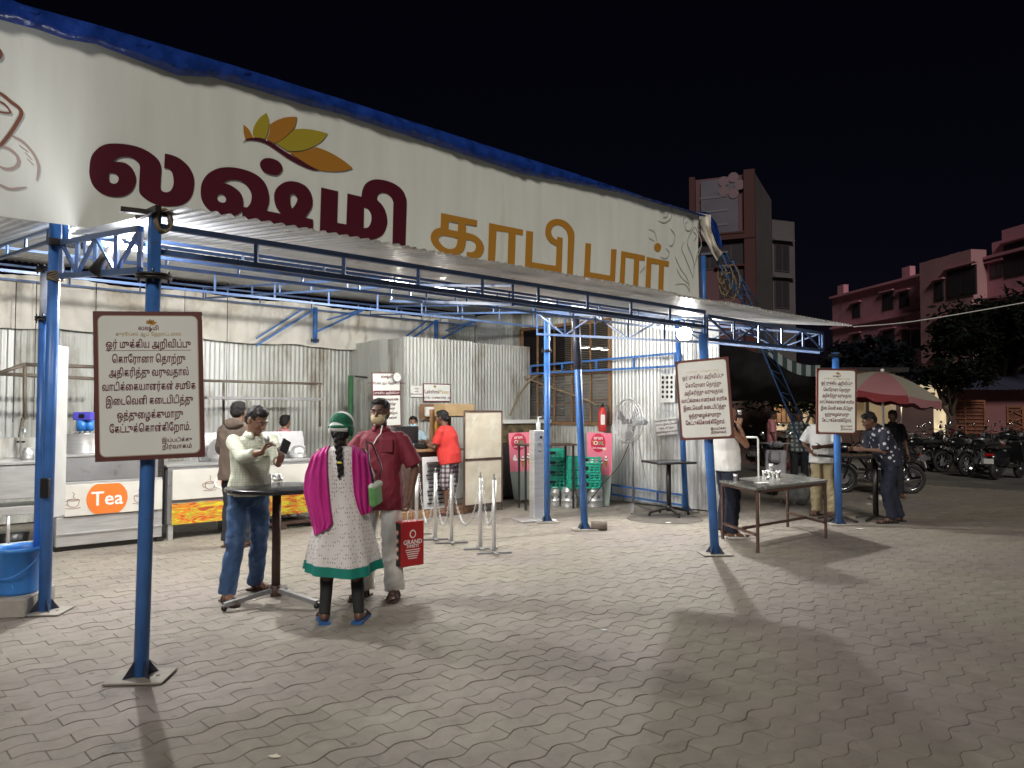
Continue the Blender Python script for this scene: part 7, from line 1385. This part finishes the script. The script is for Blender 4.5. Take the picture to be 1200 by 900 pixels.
# left face runs from the corner away to the left so its far end is seen at x=812
def along(px, dirv): # ground point on line CN+dirv*s seen at px
    r = ray(px, 480); k = r.x / r.y; s = (CN.y * k - CN.x) / (dirv.x - k * dirv.y); return CN + dirv * s
dl = Vector((-.92, .39, 0)).normalized(); dr_ = Vector((.45, .89, 0)).normalized(); PLt = along(811, dl); PRt = along(907, dr_)
t = thing('tall_building', 'tall narrow pink and grey building with a hoarding on its upper floors', 'building', CN); o = CN.copy()
F1 = Face(PLt, CN); F2 = Face(CN, PRt); W1 = (CN - PLt).length; W2 = (PRt - CN).length
corners = [PLt, CN, PRt, PRt + (PLt - CN)]; v = [q - o for q in corners] + [q - o + Z * H_ for q in corners]
mesh('wall', v, [(0, 1, 5, 4)], 'tower_pink', t); mesh('wall', v, [(1, 2, 6, 5)], 'tower_pale', t); mesh('wall', v, [(2, 3, 7, 6), (3, 0, 4, 7)], 'tower_pale', t); mesh('roof', v, [(4, 5, 6, 7)], 'tower_pale', t)
mb = MB(); F1.slab(mb, W1 - .55, W1 + .0, 0, H_ + .15, .005, .35); q = mb.build('corner_fin', 'tower_maroon', t); q.location = -o
mb = MB(); F1.slab(mb, -.0, .3, 0, H_ + .1, .005, .3); q = mb.build('corner_fin', 'tower_maroon', t); q.location = -o
zb_ = F1.hit(850, 275)[1]; mb = MB(); F1.slab(mb, .6, W1 - .85, zb_, H_ - .15, .01, .2); hd = mb.build('hoarding', M('hoarding_m', (.09, .08, .11), .6, 0, .2, .8), t); hd.location = -o
fcx, fcz = F1.hit(857, 219); 
for k in range(5):
    a = k * 2 * PI / 5; pf = F1.P(fcx + math.cos(a) * .45, fcz + math.sin(a) * .45, .24) - o; fill2d('flower_petal', [ell(0, 0, .28, .28, 10)], M('hoard_pink', (.15, .09, .11), .6), t, frame(pf, F1.x, Z), .01)
for k in range(5): fill2d('print_line', [rloop(W1 * .42, .12, .03)], M('hoard_line', (.12, .11, .15), .6), t, frame(F1.P(W1 * .38, H_ - 1.1 - k * .75, .22) - o, F1.x, Z), .01)
for x_, y_, ww, hh in ((857, 296, 1.4, 1.7), (859, 332, 1.4, 1.5), (832, 300, 1.2, 1.5)): window_on(F1, t, o, x_, y_, ww, hh)
mb = MB(); F1.slab(mb, 0, W1, zb_ - .35, zb_ - .1, .01, .4); q = mb.build('ledge', 'tower_maroon', t); q.location = -o
# annex
CN2 = PRt; PR2 = along(930, dr_); H2 = D(915, 262, PRt.y + 1).z; F3 = Face(CN2, CN2 + Vector((1, .25, 0)).normalized() * 3); e = CN2 + Vector((.93, .37, 0)) * 1.7
t2 = thing('grey_annex', 'lower grey building block attached right of the tall one', 'building', CN2); o2 = CN2.copy(); F3 = Face(CN2, e)
v = [q - o2 for q in (CN2 + Vector((.02, 0, 0)), e, e + Vector((-.4, 5, 0)), CN2 + Vector((-.4, 5, 0)))]; v += [q + Z * H2 for q in v]; mesh('wall', v, [(0, 1, 5, 4), (1, 2, 6, 5), (2, 3, 7, 6)], 'tower_pale', t2); mesh('roof', v, [(4, 5, 6, 7)], 'tower_pale', t2)
for y_ in (302, 345): window_on(F3, t2, o2, 916, y_, 1.1, 1.7)
# long pink block on the right
A3 = (31.8, 76); B3 = (36.2, 50); F = Face(A3, B3); 
t = thing('pink_apartments', 'long pink apartment block with three storeys of windows on the right', 'building', Vector((A3[0], A3[1], 0))); o = t.location.copy(); Lb = (F.B - F.A).length + 6; Hl = F.hit(985, 345)[1]
bx_ = [F.P(0, 0), F.P(Lb, 0), F.P(Lb, 0, -14), F.P(0, 0, -14)]; v = [q - o for q in bx_] + [q - o + Z * Hl for q in bx_]; mesh('wall', v, [(0, 1, 5, 4), (1, 2, 6, 5), (2, 3, 7, 6), (3, 0, 4, 7)], 'bldg_pink', t); mesh('roof', v, [(4, 5, 6, 7)], 'bldg_pink', t)
a1_, _ = F.hit(1095, 340); a2_, _ = F.hit(1157, 340); mb = MB(); F.slab(mb, a1_, a2_, 0, F.hit(1125, 301)[1], .01, 1.3); q = mb.build('projecting_bay', 'bldg_pale', t); q.location = -o
for x_ in (985, 1062, 1094, 1119, 1170): a, z = F.hit(x_, 330); mb = MB(); F.slab(mb, a - .5, a + .5, Hl + .003, Hl + .9, -.5, .02); q = mb.build('parapet_post', 'bldg_pink', t); q.location = -o
a, z = F.hit(1175, 300); mb = MB(); F.slab(mb, a, Lb, Hl + .004, Hl + 1.6, -6, .03); q = mb.build('upper_storey', 'bldg_pink', t); q.location = -o
for z_ in (Hl - .25, Hl - 3.3, Hl - 6.4): mb = MB(); F.slab(mb, .02, Lb - .02, z_, z_ + .2, .01, .35); q = mb.build('ledge', 'bldg_pink', t); q.location = -o
F_bay = Face(F.P(0, 0, 1.31), F.P(10, 0, 1.31))
for (x_, y_, ww, hh, fc) in ((1004, 364, 1.2, 1.3, F), (1041, 353, 1.5, 1.5, F), (1060, 351, 1.2, 1.3, F), (1101, 341, 1.0, 1.5, F_bay), (1127, 331, 3.0, 2.2, F_bay), (1168, 317, 1.2, 1.1, F), (1193, 303, 2.4, 2.4, F), (1042, 397, 1.6, 1.5, F), (1062, 397, 1.0, 1.5, F), (1073, 397, 1.0, 1.5, F), (1102, 388, 1.0, 1.5, F_bay), (1125, 387, 1.8, 1.6, F_bay), (1168, 374, 1.4, 1.5, F), (1004, 400, 1.2, 1.3, F), (1042, 436, 1.6, 1.5, F), (1102, 430, 1.2, 1.5, F_bay), (1170, 425, 1.4, 1.5, F), (1012, 430, 1.3, 1.4, F)): window_on(fc, t, o, x_, y_, ww, hh, True, 2)
# ============================================================ TREES
def tree(label, base, h, cr, seed, n_leaf=5200, trunk_r=.18, lm='leaf_dark', squash=(1, 1, .7), ls=.16, kind='tree'):
    rnd = random.Random(seed); t = thing(kind, label, 'tree', base); M('bark', (.07, .05, .04), .9, 0, .3, 6, .01, 20); mb = MB(); pts = [Vector((rnd.uniform(-.1, .1) * i, rnd.uniform(-.1, .1) * i, h * .62 * i / 5)) for i in range(6)]; mb.path(pts, [trunk_r * (1 - .12 * i) for i in range(6)], 9); tips = []
    for k in range(11):
        a = rnd.uniform(0, 2 * PI); s = pts[rnd.choice((3, 4, 5))]; e = Vector((math.cos(a) * cr * squash[0] * rnd.uniform(.45, .95), math.sin(a) * cr * squash[1] * rnd.uniform(.45, .95), h - cr * squash[2] * rnd.uniform(.2, 1.5))); m_ = s.lerp(e, .5) + Vector((0, 0, .12 * h)); mb.path([s, m_, e], [trunk_r * .45, trunk_r * .3, trunk_r * .1], 6); tips += [e, m_]
    mb.build('trunk', 'bark', t)
    cl = []
    for k in range(46):
        d = Vector((rnd.gauss(0, 1), rnd.gauss(0, 1), rnd.gauss(0, 1))).normalized() * rnd.uniform(.35, 1.0); cl.append((Vector((d.x * cr * squash[0], d.y * cr * squash[1], h - cr * squash[2] + d.z * cr * squash[2])), rnd.uniform(.14, .30) * cr))
    cl += [(e, .24 * cr) for e in tips]; v = []; f = []
    for k in range(n_leaf):
        c_, r = rnd.choice(cl); d = Vector((rnd.gauss(0, 1), rnd.gauss(0, 1), rnd.gauss(0, .8))); p = c_ + d.normalized() * r * rnd.uniform(.2, 1.15); a = Vector((rnd.gauss(0, 1), rnd.gauss(0, 1), rnd.gauss(0, .5))).normalized(); b_ = a.cross(Vector((rnd.gauss(0, 1), rnd.gauss(0, 1), rnd.gauss(0, 1)))).normalized(); L_ = ls * rnd.uniform(.6, 1.3); i0 = len(v)
        v += [p - a * L_, p + b_ * L_ * .35, p + a * L_, p - b_ * L_ * .35]; f.append((i0, i0 + 1, i0 + 2, i0 + 3))
    o = mesh('crown', v, f, lm, t); return t
M('leaf_dark', (.006, .009, .006), .8, 0, .5, 1.5, spec=.1); M('leaf_mid', (.015, .02, .01), .8, 0, .5, 1.5, spec=.1); M('leaf_blue', (.006, .008, .011), .8, 0, .5, 1.5, spec=.1)
def tp(px, Yd): q = D(px, 480, Yd); q.z = 0; return q
tree('dark rounded tree behind the farthest notice board and the parasol', tp(1015, 30), D(1015, 397, 30).z, 1.7, 3, 5000, lm='leaf_blue', squash=(1, .8, .5))
tree('large dark tree on the right in front of the pink apartments', tp(1180, 38), D(1180, 352, 38).z, 4.0, 5, 9000, .3, lm='leaf_dark', squash=(1, .9, .42), ls=.22)
tree('bushy tree behind the awning lit from the shop', tp(925, 22), D(925, 438, 22).z, 1.6, 8, 3500, .1, lm='leaf_mid', squash=(1.1, .7, .35), ls=.1)
tree('spreading dark tree in front of the shed roof', tp(1112, 33), D(1112, 425, 33).z, 1.6, 14, 3000, .15, lm='leaf_dark', squash=(1.2, .8, .3), ls=.15)
# dark boundary wall closing the far left of the street
for px0, px1, Yd, h, lab in ((838, 905, 24, 2.6, 'dark compound wall behind the awning'), (955, 1092, 30, 2.3, 'dark brick compound wall behind the parasol')):
    a, b_ = D(px0, 480, Yd), D(px1, 480, Yd); o_ = MB().box((0, 0, h / 2), (b_.x - a.x, .25, h)).box((0, 0, h + .05), (b_.x - a.x + .1, .35, .1)).build('compound_wall', M('old_wall', (.10, .06, .055), .9, 0, .25, 1.2)); o_.location = ((a.x + b_.x) / 2, Yd, 0); tag(o_, lab, 'wall')
# low crates and sacks near the stay foot
p = G(938, 592); t = thing('sack', 'grey sack standing by the foot of the lattice stay', 'sack', p); mb = MB(); mb.ball((0, 0, .25), (.2, .17, .26)).ball((.02, 0, .48), (.1, .09, .08)); remesh(mb, 'sack_body', M('sack_m', (.25, .25, .24), .9), t, .02, 3, .02, 6)
# dark road sheet beyond the pavers on the right
v = [Vector((7.6, 9.0, -.009)), Vector((60, 9.0, -.009)), Vector((60, 34, -.009)), Vector((4.5, 34, -.009)), Vector((5.4, 17.6, -.009))]; q = mesh('road', v, [(0, 1, 2, 3, 4)], M('road_m', (.085, .085, .08), .9, 0, .25, .6, .004, 50, dirt=(.14, .13, .115), ds=.7, dt=.5)); tag(q, kind='structure')
